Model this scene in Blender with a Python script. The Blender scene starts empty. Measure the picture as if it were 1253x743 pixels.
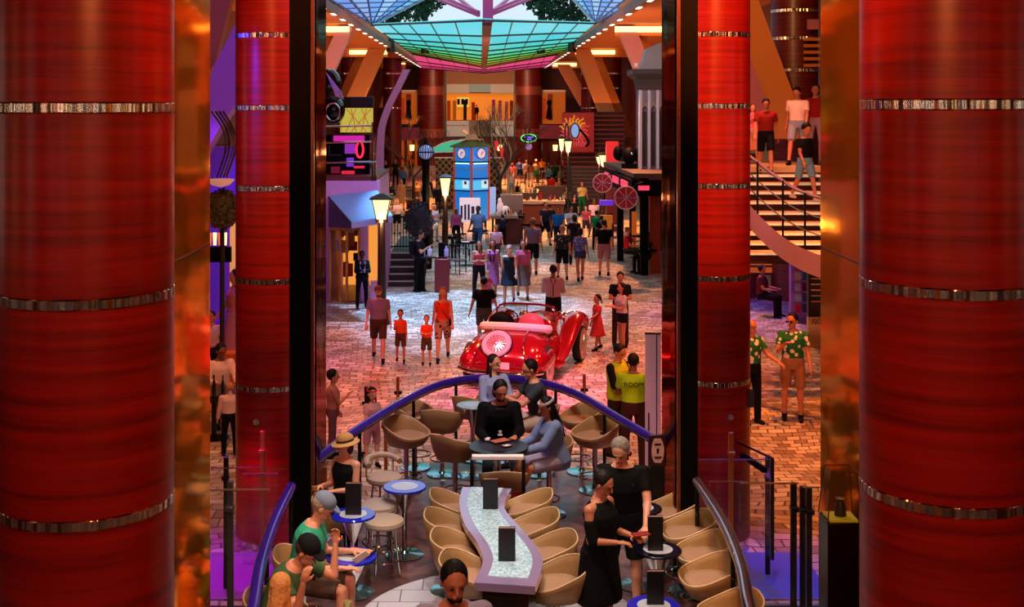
import bpy, bmesh, math, random
from mathutils import Vector, Matrix, Euler
R = math.radians
PI = math.pi
CX, HY, F, CH = 593.0, 130.0, 1500.0, 5.3      # picture centre column of the view axis, eye level row, focal length in pixels, eye height
BF = 0.4                                        # height of the bar floor above the promenade
sc = bpy.context.scene
COL = sc.collection
rnd = random.Random(7)

def P(px, py, D): return Vector(((px-CX)*D/F, D, CH-(py-HY)*D/F))
def DG(py, z=0.0): return (CH-z)*F/(py-HY)
def G(px, py, z=0.0):
    D = DG(py, z); return Vector(((px-CX)*D/F, D, z))
def XX(px, D): return (px-CX)*D/F
def ZZ(py, D): return CH-(py-HY)*D/F

# ---------------------------------------------------------------- materials
MATS = {}
def srgb(c):
    if isinstance(c, str):
        c = tuple(int(c[i:i+2], 16)/255 for i in (0, 2, 4))
    return tuple((v/12.92 if v <= 0.04045 else ((v+0.055)/1.055)**2.4) for v in c)
def pm(name, col, rough=0.6, metal=0.0, emis=None, es=1.0, coat=0.0, var=0.12, scale=6.0, bump=0.0, spec=0.5, alpha=1.0):
    if name in MATS: return MATS[name]
    m = bpy.data.materials.new(name); m.use_nodes = True
    nt = m.node_tree; N = nt.nodes; L = nt.links
    b = N['Principled BSDF']; c = srgb(col)
    b.inputs['Base Color'].default_value = (*c, 1)
    b.inputs['Roughness'].default_value = rough
    b.inputs['Metallic'].default_value = metal
    b.inputs['Coat Weight'].default_value = coat
    b.inputs['Specular IOR Level'].default_value = spec
    if emis is not None:
        b.inputs['Emission Color'].default_value = (*srgb(emis), 1); b.inputs['Emission Strength'].default_value = es
    if var > 0:
        tc = N.new('ShaderNodeTexCoord'); no = N.new('ShaderNodeTexNoise'); no.inputs['Scale'].default_value = scale
        no.inputs['Detail'].default_value = 3
        L.new(tc.outputs['Object'], no.inputs['Vector'])
        mx = N.new('ShaderNodeMix'); mx.data_type = 'RGBA'
        mx.inputs[6].default_value = (*[v*(1-var) for v in c], 1); mx.inputs[7].default_value = (*[min(1, v*(1+var)) for v in c], 1)
        L.new(no.outputs['Fac'], mx.inputs[0]); L.new(mx.outputs[2], b.inputs['Base Color'])
        if bump > 0:
            bu = N.new('ShaderNodeBump'); bu.inputs['Strength'].default_value = bump; bu.inputs['Distance'].default_value = 0.02
            L.new(no.outputs['Fac'], bu.inputs['Height']); L.new(bu.outputs['Normal'], b.inputs['Normal'])
    MATS[name] = m
    return m
def glow(name, col, es): return pm(name, '101010', 0.5, emis=col, es=es, var=0)
def ramp(nt, stops, interp='LINEAR'):
    r = nt.nodes.new('ShaderNodeValToRGB'); cr = r.color_ramp; cr.interpolation = interp
    while len(cr.elements) > 1: cr.elements.remove(cr.elements[-1])
    cr.elements[0].position = stops[0][0]; cr.elements[0].color = (*srgb(stops[0][1]), 1)
    for p, c in stops[1:]:
        e = cr.elements.new(p); e.color = (*srgb(c), 1)
    return r
def newmat(name):
    m = bpy.data.materials.new(name); m.use_nodes = True; MATS[name] = m
    nt = m.node_tree; return m, nt, nt.nodes['Principled BSDF']
def node(nt, t, **kw):
    n = nt.nodes.new(t)
    for k, v in kw.items():
        if k in n.inputs: n.inputs[k].default_value = v
        else: setattr(n, k, v)
    return n
def coords(nt, scale=(1, 1, 1), rot=(0, 0, 0), kind='Object'):
    tc = nt.nodes.new('ShaderNodeTexCoord'); mp = nt.nodes.new('ShaderNodeMapping')
    mp.inputs['Scale'].default_value = scale; mp.inputs['Rotation'].default_value = rot
    nt.links.new(tc.outputs[kind], mp.inputs['Vector']); return mp
def spotted(name, base, spot, scale=14, thr=0.28, rough=0.8, third=None):
    if name in MATS: return MATS[name]
    m, nt, b = newmat(name)
    mp = coords(nt); v = node(nt, 'ShaderNodeTexVoronoi', Scale=scale); nt.links.new(mp.outputs[0], v.inputs['Vector'])
    st = [(0.0, third or base), (thr*0.35, spot), (thr, base)]
    r = ramp(nt, st, 'CONSTANT'); nt.links.new(v.outputs['Distance'], r.inputs[0]); nt.links.new(r.outputs[0], b.inputs['Base Color'])
    b.inputs['Roughness'].default_value = rough
    return m

def wood_red(name, c0, c1, c2, rough=0.32):
    m, nt, b = newmat(name)
    mp = coords(nt, (0.25, 0.25, 9.0)); n = node(nt, 'ShaderNodeTexNoise', Scale=2.0, Detail=5.0, Roughness=0.6, Distortion=0.05)
    nt.links.new(mp.outputs[0], n.inputs['Vector'])
    mp2 = coords(nt, (1.5, 1.5, 60.0)); n2 = node(nt, 'ShaderNodeTexNoise', Scale=3.0, Detail=3.0)
    nt.links.new(mp2.outputs[0], n2.inputs['Vector'])
    mx = node(nt, 'ShaderNodeMath', operation='MULTIPLY_ADD'); mx.inputs[1].default_value = 0.3; 
    nt.links.new(n2.outputs['Fac'], mx.inputs[0]); nt.links.new(n.outputs['Fac'], mx.inputs[2])
    r = ramp(nt, [(0.4, c0), (0.62, c1), (0.85, c2)]); nt.links.new(mx.outputs[0], r.inputs[0]); nt.links.new(r.outputs[0], b.inputs['Base Color'])
    b.inputs['Roughness'].default_value = rough; b.inputs['Coat Weight'].default_value = 0.15; b.inputs['Coat Roughness'].default_value = 0.25
    return m
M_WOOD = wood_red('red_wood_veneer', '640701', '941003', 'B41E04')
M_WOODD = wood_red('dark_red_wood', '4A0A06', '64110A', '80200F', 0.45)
def mirror_mat(name, col, rough=0.08, wav=0.08, sc_=(0.6, 0.6, 0.6)):
    m, nt, b = newmat(name)
    b.inputs['Base Color'].default_value = (*srgb(col), 1); b.inputs['Metallic'].default_value = 1; b.inputs['Roughness'].default_value = rough
    mp = coords(nt, sc_); n = node(nt, 'ShaderNodeTexNoise', Scale=1.6, Detail=1.0); nt.links.new(mp.outputs[0], n.inputs['Vector'])
    bu = nt.nodes.new('ShaderNodeBump'); bu.inputs['Strength'].default_value = wav; bu.inputs['Distance'].default_value = 0.25
    nt.links.new(n.outputs['Fac'], bu.inputs['Height']); nt.links.new(bu.outputs[0], b.inputs['Normal'])
    return m
M_GOLD = mirror_mat('gold_mirror', 'F0A238', 0.08, 0.05, (.6, .6, 0.5))
M_GOLD.node_tree.nodes['Principled BSDF'].inputs['Metallic'].default_value = .85
M_GOLD.node_tree.nodes['Principled BSDF'].inputs['Specular Tint'].default_value = (*srgb('FFB858'), 1)
M_BRONZE = mirror_mat('bronze_mirror', '805048', 0.07, 0.03, (1.0, 1.0, .6))
M_BRONZE.node_tree.nodes['Principled BSDF'].inputs['Specular Tint'].default_value = (*srgb('A06048'), 1)
M_CHROME = mirror_mat('chrome', 'D8D4CE', 0.12, 0.02)
M_BAND = mirror_mat('polished_band', 'FFF4E4', 0.2, 0.55, (11, 11, 0.1))
M_BLACK = pm('black_paint', '040404', 0.6, var=0, spec=.1)
M_BLACKM = pm('black_metal', '121010', 0.35, 0.4, var=0)
M_DARK = pm('dark_brown', '1C0E0A', 0.5)
M_MAROON = pm('maroon_panel', '5A1210', 0.5)
M_WHITE = pm('white_paint', 'E8E2DC', 0.6, var=0.03)
M_TAN = pm('tan_leather', '9C7C50', 0.42, var=0.06, scale=3)
M_TANL = pm('tan_piping', 'D8BC90', 0.4, var=0)
M_CUSH = pm('seat_cushion', 'A88468', 0.5, var=0.04)
M_CREAM = pm('cream_fabric', 'B8A890', 0.6, var=0.04)
M_DISC = pm('teal_reflection_tint', '7FB8C0', 0.12, 0.9, var=0)  # teal of the reflected light put into the metal colour
M_BLUERIM = pm('blue_reflection_rim', '1A28C8', 0.12, 0.0, var=0, coat=0.5)  # reflected blue LED light put into the rim colour
M_BLKTOP = pm('black_glass_rim', '08081A', 0.25, 0.0, var=0, spec=.3)
M_TOPIN = pm('frosted_table_top', 'BCC8D8', 0.25, var=0.03)
M_RAIL = pm('blue_handrail', '3A22C0', 0.22, 0.35, var=0, coat=0.4)
M_STEEL = pm('brushed_steel_rail', 'B8C8DC', 0.18, 0.95, var=0)
M_BRASS = pm('brass_post', 'C8783C', 0.3, 0.8, var=0)
M_GREYP = pm('grey_metal_post', '5A5A60', 0.35, 0.7, var=0)
M_PAPER = pm('paper_orange', 'E89A60', 0.7, var=0)
M_MENU = pm('menu_black', '0A0A0A', 0.45, var=0)
M_ORANGE = pm('orange_plaster', 'C87838', 0.7, var=0.08, scale=1)
M_BEAM = pm('beam_beige', 'D09060', 0.6, var=0.05, scale=1)
M_PINKW = pm('pink_wall', 'B86A80', 0.7, var=0.05)
M_LILAC = pm('lilac_wall', '9A60B0', 0.7, var=0.05)
M_LAMPG = glow('lamp_glow', 'FFC880', 2.6)
M_LEDW = glow('warm_led_strip', 'FFC070', 5.0)
M_SKINS = [pm('skin_fair', 'E0A083', 0.55, var=0.04), pm('skin_tan', 'C07A5A', 0.55, var=0.04), pm('skin_brown', '80482F', 0.55, var=0.04), pm('skin_dark', '45261A', 0.55, var=0.04)]

def glass_mat(name, tint, t=0.85, emis=None):
    m, nt, b = newmat(name)
    nt.nodes.remove(b); out = [n for n in nt.nodes if n.type == 'OUTPUT_MATERIAL'][0]
    tr = node(nt, 'ShaderNodeBsdfTransparent'); tr.inputs['Color'].default_value = (*srgb(tint), 1)
    gl = node(nt, 'ShaderNodeBsdfGlossy'); gl.inputs['Roughness'].default_value = 0.03
    fr = node(nt, 'ShaderNodeFresnel', IOR=1.45)
    geo = nt.nodes.new('ShaderNodeNewGeometry')
    bk = node(nt, 'ShaderNodeMath', operation='MULTIPLY_ADD'); bk.inputs[1].default_value = -1.0; bk.inputs[2].default_value = 1.0; nt.links.new(geo.outputs['Backfacing'], bk.inputs[0])
    fm = node(nt, 'ShaderNodeMath', operation='MULTIPLY'); nt.links.new(fr.outputs[0], fm.inputs[0]); nt.links.new(bk.outputs[0], fm.inputs[1])
    mi = node(nt, 'ShaderNodeMixShader'); nt.links.new(fm.outputs[0], mi.inputs[0]); nt.links.new(tr.outputs[0], mi.inputs[1]); nt.links.new(gl.outputs[0], mi.inputs[2])
    nt.links.new(mi.outputs[0], out.inputs['Surface'])
    return m
M_GLASS = glass_mat('clear_glass', 'F9F9FC')

def col_(c, rough=0.8):                     # cloth by hex
    return pm('cloth_'+c, c, rough, var=0.10, scale=9, spec=.15)

# ---------------------------------------------------------------- meshes
class MB:
    def __init__(s): s.bm = bmesh.new(); s.M = Matrix.Identity(4); s.mi = 0
    def v(s, co): return s.bm.verts.new(s.M @ Vector(co))
    def f(s, vs):
        try:
            q = s.bm.faces.new(vs); q.material_index = s.mi; return q
        except ValueError: return None
    def box(s, c, d, rz=0, M=None):
        hx, hy, hz = d[0]/2, d[1]/2, d[2]/2
        T = Matrix.Translation(c) @ (M if M is not None else Matrix.Rotation(rz, 4, 'Z'))
        vs = [s.v(T @ Vector((x, y, z))) for x, y, z in ((-hx,-hy,-hz),(hx,-hy,-hz),(hx,hy,-hz),(-hx,hy,-hz),(-hx,-hy,hz),(hx,-hy,hz),(hx,hy,hz),(-hx,hy,hz))]
        for q in ((3,2,1,0),(4,5,6,7),(0,1,5,4),(1,2,6,5),(2,3,7,6),(3,0,4,7)): s.f([vs[i] for i in q])
        return s
    def box2(s, a, b): return s.box([(a[i]+b[i])/2 for i in range(3)], [abs(b[i]-a[i]) for i in range(3)])
    def rings(s, rs, cap0=True, cap1=True, close=False):
        V = [[s.v(p) for p in r] for r in rs]; n = len(V[0]); k = len(V)
        for i in range(k if close else k-1):
            a, b = V[i], V[(i+1) % k]
            for j in range(n): s.f([a[j], a[(j+1) % n], b[(j+1) % n], b[j]])
        if not close:
            if cap0: s.f(V[0][::-1])
            if cap1: s.f(V[-1])
        return s
    def cone(s, p0, p1, r0, r1, n=12):
        p0, p1 = Vector(p0), Vector(p1); d = (p1-p0)
        if d.length < 1e-6: return s
        q = d.to_track_quat('Z', 'Y')
        e = [q @ Vector((math.cos(2*PI*i/n), math.sin(2*PI*i/n), 0)) for i in range(n)]
        return s.rings([[p0+v*r0 for v in e], [p1+v*r1 for v in e]])
    def cap(s, p0, p1, r0, r1, n=8):                     # tapered limb with round ends
        p0, p1 = Vector(p0), Vector(p1); d = p1-p0
        q = d.to_track_quat('Z', 'Y') if d.length > 1e-6 else Euler((0,0,0)).to_quaternion(); u = q @ Vector((0,0,1))
        e = [q @ Vector((math.cos(2*PI*i/n), math.sin(2*PI*i/n), 0)) for i in range(n)]
        rs = []
        for a in (80, 50, 22): rs.append([p0 - u*r0*math.sin(R(a)) + v*r0*math.cos(R(a)) for v in e])
        rs.append([p0+v*r0 for v in e]); rs.append([p1+v*r1 for v in e])
        for a in (22, 50, 80): rs.append([p1 + u*r1*math.sin(R(a)) + v*r1*math.cos(R(a)) for v in e])
        return s.rings(rs)
    def tube(s, pts, r, n=8, close=False):
        pts = [Vector(p) for p in pts]; rs = []; k = len(pts)
        rr = r if isinstance(r, (list, tuple)) else [r]*k
        prev = None
        for i, p in enumerate(pts):
            a = pts[(i-1) % k] if (close or i > 0) else p; b = pts[(i+1) % k] if (close or i < k-1) else p
            d = (b-a).normalized()
            up = Vector((0,0,1)) if abs(d.z) < 0.9 else Vector((0,1,0))
            if prev is not None and abs(prev.dot(d)) < 0.95: up = prev
            x = d.cross(up).normalized(); y = x.cross(d).normalized(); prev = y
            rs.append([p + (x*math.cos(2*PI*j/n) + y*math.sin(2*PI*j/n))*rr[i] for j in range(n)])
        return s.rings(rs, close=close)
    def ell(s, c, r, rot=None, n=12, m=8):
        c = Vector(c); rot = rot or Matrix.Identity(3); rs = []
        for i in range(1, m):
            a = PI*i/m - PI/2
            rs.append([c + rot @ Vector((r[0]*math.cos(a)*math.cos(2*PI*j/n), r[1]*math.cos(a)*math.sin(2*PI*j/n), r[2]*math.sin(a))) for j in range(n)])
        V = [[s.v(p) for p in q] for q in rs]
        for i in range(len(V)-1):
            for j in range(n): s.f([V[i][j], V[i][(j+1) % n], V[i+1][(j+1) % n], V[i+1][j]])
        b = s.v(c + rot @ Vector((0,0,-r[2]))); t = s.v(c + rot @ Vector((0,0,r[2])))
        for j in range(n): s.f([b, V[0][(j+1) % n], V[0][j]]); s.f([t, V[-1][j], V[-1][(j+1) % n]])
        return s
    def lathe(s, prof, n=24, c=(0,0,0), arc=None):
        c = Vector(c)
        return s.rings([[c + Vector((r*math.cos(2*PI*j/n), r*math.sin(2*PI*j/n), z)) for j in range(n)] for r, z in prof])
    def prism(s, poly, z0, z1):
        a = [s.v((p[0], p[1], z0)) for p in poly]; b = [s.v((p[0], p[1], z1)) for p in poly]; n = len(poly)
        s.f(a[::-1]); s.f(b)
        for i in range(n): s.f([a[i], a[(i+1) % n], b[(i+1) % n], b[i]])
        return s
    def extr(s, poly, off):                              # planar polygon of 3-D points pushed along off
        off = Vector(off); a = [s.v(p) for p in poly]; b = [s.v(Vector(p)+off) for p in poly]; n = len(poly)
        s.f(a[::-1]); s.f(b)
        for i in range(n): s.f([a[i], a[(i+1) % n], b[(i+1) % n], b[i]])
        return s
    def bar(s, a, b, w, h=None):
        a, b = Vector(a), Vector(b); h = h or w; d = b-a
        q = d.to_track_quat('Y', 'Z').to_matrix().to_4x4()
        return s.box((a+b)/2, (w, d.length, h), M=q)
    def build(s, name, mat, parent=None, smooth=30, bevel=0):
        me = bpy.data.meshes.new(name); bmesh.ops.recalc_face_normals(s.bm, faces=s.bm.faces[:]); s.bm.to_mesh(me); s.bm.free()
        for m in (mat if isinstance(mat, (list, tuple)) else [mat]): me.materials.append(m)
        if smooth:
            me.polygons.foreach_set('use_smooth', [True]*len(me.polygons)); me.set_sharp_from_angle(angle=R(smooth))
        o = bpy.data.objects.new(name, me); COL.objects.link(o)
        if parent is not None: o.parent = parent
        if bevel:
            bv = o.modifiers.new('bevel', 'BEVEL'); bv.width = bevel; bv.segments = 2; bv.limit_method = 'ANGLE'
        return o
def tag(o, label=None, cat=None, group=None, kind=None):
    if label: o['label'] = label
    if cat: o['category'] = cat
    if group: o['group'] = group
    if kind: o['kind'] = kind
    return o
def empty(name, loc=(0,0,0), rz=0, label=None, cat=None, group=None, kind=None):
    o = bpy.data.objects.new(name, None); COL.objects.link(o); o.location = loc; o.rotation_euler = (0,0,rz); o.empty_display_size = 0.1
    return tag(o, label, cat, group, kind)
def struct(name, mb, mat, **k): return tag(mb.build(name, mat, **k), kind='structure')
KIDS = {}
def copy_tree(o, parent=None):
    c = o.copy(); COL.objects.link(c)
    if parent is not None: c.parent = parent
    for ch in [x for x in COL.objects if x.parent == o]: copy_tree(ch, c)
    return c
def spline(pts, n=8, close=False):
    pts = [Vector(p) for p in pts]; out = []; k = len(pts)
    for i in range(k if close else k-1):
        if close: a, b, c, d = pts[i-1], pts[i], pts[(i+1) % k], pts[(i+2) % k]
        else: a, b, c, d = pts[max(i-1,0)], pts[i], pts[i+1], pts[min(i+2,k-1)]
        for j in range(n):
            t = j/n
            out.append(0.5*((2*b)+(-a+c)*t+(2*a-5*b+4*c-d)*t*t+(-a+3*b-3*c+d)*t**3))
    if not close: out.append(pts[-1])
    return out
def text(body, name, size, mat, loc, rot, parent, ext=0.004):
    cu = bpy.data.curves.new(name, 'FONT'); cu.body = body; cu.size = size; cu.extrude = ext; cu.align_x = 'CENTER'; cu.align_y = 'CENTER'
    cu.materials.append(mat); o = bpy.data.objects.new(name, cu); COL.objects.link(o); o.location = loc; o.rotation_euler = rot
    if parent is not None: o.parent = parent
    return o
# ---------------------------------------------------------------- people
BAKE = []
def remesh(o, vox, sm=2):
    m = o.modifiers.new('r', 'REMESH'); m.mode = 'VOXEL'; m.voxel_size = vox; m.use_smooth_shade = True
    s = o.modifiers.new('s', 'SMOOTH'); s.iterations = sm; s.factor = 0.5
    BAKE.append(o); return o
def bake_all():
    dg = bpy.context.evaluated_depsgraph_get(); dg.update()
    new = []
    for o in BAKE:
        me = bpy.data.meshes.new_from_object(o.evaluated_get(dg)); new.append(me)
    for o in [x for x in COL.objects if x.type == 'FONT']:
        me = bpy.data.meshes.new_from_object(o.evaluated_get(dg)); n_ = o.name; o.name = 'old'; q = bpy.data.objects.new(n_, me); COL.objects.link(q); q.location = o.location; q.rotation_euler = o.rotation_euler; q.parent = o.parent; bpy.data.objects.remove(o)
    for o, me in zip(BAKE, new):
        mats = list(o.data.materials); old = o.data; nm = old.name; o.modifiers.clear(); o.data = me
        if len(me.materials) == 0:
            for m in mats: me.materials.append(m)
        bpy.data.meshes.remove(old)
        me.polygons.foreach_set('use_smooth', [True]*len(me.polygons))

POSES = {
 'stand': dict(tl=2, kl=3, tr=-1, kr=2, sl=5, sr=5, al=5, bl=10, el=12, cl=4, ar=3, br=10, er=14, cr=4),
 'walk':  dict(tl=20, kl=6, tr=-16, kr=18, sl=2, sr=2, al=-16, bl=9, el=14, cl=0, ar=18, br=9, er=22, cr=4),
 'walk2': dict(tl=-14, kl=20, tr=22, kr=5, sl=2, sr=2, al=18, bl=9, el=24, cl=4, ar=-15, br=9, er=12, cr=0),
 'hold':  dict(tl=3, kl=4, tr=-2, kr=3, sl=4, sr=5, al=22, bl=8, el=82, cl=38, ar=20, br=8, er=86, cr=38),
 'phone': dict(tl=2, kl=4, tr=-3, kr=3, sl=4, sr=4, al=8, bl=10, el=14, cl=2, ar=28, br=10, er=100, cr=34),
 'sit':   dict(tl=84, kl=84, tr=84, kr=84, sl=9, sr=9, al=25, bl=10, el=62, cl=26, ar=25, br=10, er=62, cr=26),
 'crossed': dict(tl=2, kl=2, tr=-1, kr=3, sl=5, sr=5, al=18, bl=10, el=95, cl=70, ar=14, br=10, er=90, cr=70),
}
def person(label, loc, H=1.75, rz=0, pose='stand', skin=0, top=('tshirt', '333333'), bot=('pants', '222222'), hair=('short', '1A100A'), shoes='151515',
           w=1.08, fem=False, det=1, lean=0, side=0, head=(0, 0), group=None, seat=None, hat=None, extra=(), child=False, **pk):
    """loc = feet (or the floor under the seat); det 0 far, 1 mid, 2 near (face, fingers)."""
    ps = dict(POSES[pose]); ps.update(pk)
    S = H/1.75
    root = empty('person', loc, rz, label, 'person', group)
    sit = pose == 'sit'
    # ---- joints (metres at H = 1.75)
    def leg(sx, t, k, s):
        hip = Vector((0.088*sx, 0, -0.03))
        d = Vector((sx*math.sin(R(s)), -math.sin(R(t))*math.cos(R(s)), -math.cos(R(t))*math.cos(R(s))))
        kn = hip + d*0.43
        s2 = s*0.3
        d2 = Vector((sx*math.sin(R(s2)), -math.sin(R(t-k)), -math.cos(R(t-k)))).normalized()
        return hip, kn, kn + d2*0.42
    Lh, Lk, La = leg(1, ps['tl'], ps['kl'], ps['sl']); Rh, Rk, Ra = leg(-1, ps['tr'], ps['kr'], ps['sr'])
    if seat is not None: pz = (seat/S) + 0.10
    else: pz = 0.085 - min(La.z, Ra.z)
    T = Vector((0, 0, pz))
    Lh, Lk, La, Rh, Rk, Ra = [v+T for v in (Lh, Lk, La, Rh, Rk, Ra)]
    sp = Vector((math.sin(R(side)), -math.sin(R(lean)), math.cos(R(lean)))).normalized()
    fw = Vector((0, -math.cos(R(lean)), -math.sin(R(lean)))).normalized(); rt = sp.cross(fw).normalized()*-1
    if rt.x < 0: rt = -rt
    def tp(x, y, z): return T + rt*x + (-fw)*y + sp*z          # torso frame: x left, y back, z up the spine
    sw = 0.150 if fem else 0.178
    if child: sw = 0.14
    sw *= (0.5+0.5*w)
    shz = 0.415
    def arm(sx, a, b, e, c):
        sh = tp(sx*sw, 0.0, shz)
        d = Vector((sx*math.sin(R(b)), -math.sin(R(a))*math.cos(R(b)), -math.cos(R(a))*math.cos(R(b))))
        el = sh + d*0.28
        d2 = Vector((sx*math.sin(R(b-c)), -math.sin(R(a+e))*math.cos(R(b-c)), -math.cos(R(a+e))*math.cos(R(b-c))))
        return sh, el, el + d2*0.25, d2
    LA = arm(1, ps['al'], ps['bl'], ps['el'], ps['cl']); RA = arm(-1, ps['ar'], ps['br'], ps['er'], ps['cr'])
    hs = 1.30 if child else 1.07
    nb = tp(0, 0.0, 0.475)
    hp, hyaw = head
    HM = Matrix.Rotation(R(hyaw), 3, 'Z') @ Matrix.Rotation(R(-(hp+lean*0.5))*-1, 3, 'X')
    hc = nb + (sp*0.6 + HM @ Vector((0, -0.15, 0.9))*0.6).normalized()*0.155*hs
    SM = Matrix.Scale(S, 4)
    def new():
        m = MB(); m.M = SM; return m
    ns = 14 if det == 2 else 10
    tm = Matrix((rt, -fw, sp)).transposed()
    # torso profile z, rx, ry, yoff
    if fem: prof = [(-0.12, .135, .10, .01), (-0.04, .168, .118, .012), (0.04, .155, .112, .0), (0.16, .125, .092, -.005), (0.27, .140, .108, -.012), (0.35, .150, .118, -.015), (0.42, .135, .086, 0), (0.46, .088, .062, 0.005), (.50, .052, .05, .005)]
    else: prof = [(-0.12, .135, .10, .0), (-0.04, .158, .112, .0), (0.05, .150, .112, -.004), (0.17, .148, .112, -.010), (0.28, .165, .120, -.008), (0.36, .174, .118, -.004), (0.42, .152, .094, 0), (0.462, .100, .068, 0.005), (.50, .058, .055, .005)]
    if w > 1.1: prof = [(z, rx, ry*(1.0+0.25*(w-1) if z < .3 else 1), yo-(0.06*(w-1) if z < .3 else 0)) for z, rx, ry, yo in prof]
    def ring(z, rx, ry, yo, d=0.0):
        rx, ry = rx*w+d, ry*w+d
        return [tp(rx*math.cos(2*PI*j/16), yo+ry*math.sin(2*PI*j/16), z) for j in range(16)]
    def torso(m, z0, z1, d):
        pr = [q for q in prof if z0 < q[0] < z1]
        def at(z):
            for a, b in zip(prof, prof[1:]):
                if a[0] <= z <= b[0]:
                    t = (z-a[0])/(b[0]-a[0]); return tuple(a[i]+(b[i]-a[i])*t for i in range(4))
            return prof[0] if z < prof[0][0] else prof[-1]
        a, b = at(z0), at(z1)
        seq = [(z0,)+tuple(a[1:])] + pr + [(z1,)+tuple(b[1:])]
        m.rings([ring(*q, d) for q in seq])
    # ---- body (one continuous surface)
    b = new()
    torso(b, -0.12, 0.50, 0)
    lw = 0.75+0.25*w
    for hip, kn, an in ((Lh, Lk, La), (Rh, Rk, Ra)):
        b.cap(hip, kn, .082*w, .052*lw, ns); b.cap(kn, kn+(an-kn)*0.35, .052*lw, .054*lw, ns); b.cap(kn+(an-kn)*0.35, an, .052*lw, .034, ns)
        b.cap(an+Vector((0, .03, -.04)), an+Vector((0, -.13, -.055)), .035, .026, ns)
    for sx, (sh, el, wr, d2) in ((1, LA), (-1, RA)):
        b.cap(tp(sx*sw*0.5, 0, shz+0.0), sh, .058, .054*lw, ns)
        b.cap(sh, el, .050*lw, .038*lw, ns); b.cap(el, wr, .038*lw, .024, ns)
    b.cap(nb-sp*0.03, hc, .052, .048, ns)
    hm = HM
    def hp_(x, y, z): return hc + hm @ (Vector((x, y, z))*hs)
    b.ell(hc+hm@Vector((0, .008, .022)), (.075*hs, .092*hs, .088*hs), hm, 16, 12); b.ell(hp_(0, -.012, -.045), (.056*hs, .066*hs, .064*hs), hm, 14, 10)
    if det >= 1:
        b.cap(hp_(0, -.086, .008), hp_(0, -.100, -.024), .009, .014, 8)
        for sx in (1, -1): b.ell(hp_(sx*.076, .008, -.008), (.010, .019, .030), hm, 8, 6)
    if det >= 2:
        b.ell(hp_(0, -.078, .026), (.045, .012, .010), hm); b.ell(hp_(0, -.078, -.052), (.024, .012, .007), hm); b.ell(hp_(0, -.075, -.064), (.022, .012, .007), hm)
        b.ell(hp_(0, -.066, -.092), (.020, .016, .014), hm)
    hands = []
    for sx, (sh, el, wr, d2) in ((1, LA), (-1, RA)):
        side_ = d2.cross(Vector((0, 0, 1)) if abs(d2.z) < .8 else Vector((1, 0, 0))).normalized()
        if abs(d2.z) >= .8: side_ = Vector((0, -1, 0))
        elif side_.x*sx > 0: side_ = -side_                  # thumb side points inward
        nrm = d2.cross(side_).normalized()
        if abs(d2.z) >= .8: nrm = Vector((-sx, 0, 0))
        elif nrm.z > 0: nrm = -nrm
        rotm = Matrix((side_, nrm, d2)).transposed()
        pc = wr + d2*.045
        b.ell(pc, (.040, .018, .052), rotm, 10, 8)
        hands.append(((T*0+pc+d2*.05)*S, d2))
        if det >= 1:
            rf = .0095 if det == 2 else .011
            for i, (o_, l_) in enumerate(((.030, .036), (.010, .041), (-.010, .038), (-.029, .030))):
                st = pc + side_*o_ + d2*.035; d_a = (d2*0.95+nrm*0.3).normalized(); d_b = (d2*0.6+nrm*0.8).normalized()
                m1 = st + d_a*l_; b.cap(st, m1, rf, rf*.95, 6); b.cap(m1, m1+d_b*l_*0.9, rf*.95, rf*.8, 6)
            t0 = pc + side_*.026 - d2*.012; t1 = t0 + (side_*.8+d2*.6+nrm*.3).normalized()*.038
            b.cap(t0, t1, .012, .011, 6); b.cap(t1, t1+(d2*.9+side_*.2+nrm*.3).normalized()*.028, .011, .009, 6)
        else: b.ell(pc+d2*.05+nrm*.01, (.034, .017, .045), rotm, 8, 6)
    vox = {0: .024, 1: .012, 2: .0075}[det]*S
    remesh(b.build('body', M_SKINS[skin], root), vox, 2 if det else 1)
    cvx = {0: .026, 1: .015, 2: .010}[det]*S
    # ---- clothes
    def mat(c): return c if not isinstance(c, str) else col_(c)
    kind, tc = top
    m = new(); dd = .013 if det < 2 else .011
    isdress = bot is not None and bot[0] == 'dress'
    ztop = .43 if kind in ('tank', 'dress_tank') else .47
    zb = {'tank': -.02, 'tshirt': -.09, 'long': -.09, 'jacket': -.14, 'crop': .12, 'vest': -.08, 'tube': .05}.get(kind, -.08)
    if kind == 'tube': ztop = .37
    torso(m, zb, ztop, dd+(.012 if kind in ('jacket',) else 0))
    for sx, (sh, el, wr, d2) in ((1, LA), (-1, RA)):
        if kind in ('tshirt', 'dress_t', 'vest_t'):
            m.cap(tp(sx*sw*0.5, 0, shz-0.005), sh, .064, .062*lw, ns); m.cone(sh, sh+(el-sh)*0.64, .060*lw, .060*lw, ns)
        elif kind in ('long', 'jacket', 'dress_long'):
            x = .012 if kind == 'jacket' else .004
            m.cap(tp(sx*sw*0.5, 0, shz-0.005), sh, .064, .062*lw+x, ns); m.cap(sh, el, .060*lw+x, .050*lw+x, ns); m.cone(el, wr, .050*lw+x, .036+x, ns); m.ell(el, (.05*lw+x,)*3)
        elif kind == 'offsh':
            m.cap(sh+(el-sh)*0.45, el+(wr-el)*0.1, .062, .058, ns); m.cap(tp(sx*sw*.45, 0, .35), sh+(el-sh)*.5, .05, .05, ns)
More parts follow.
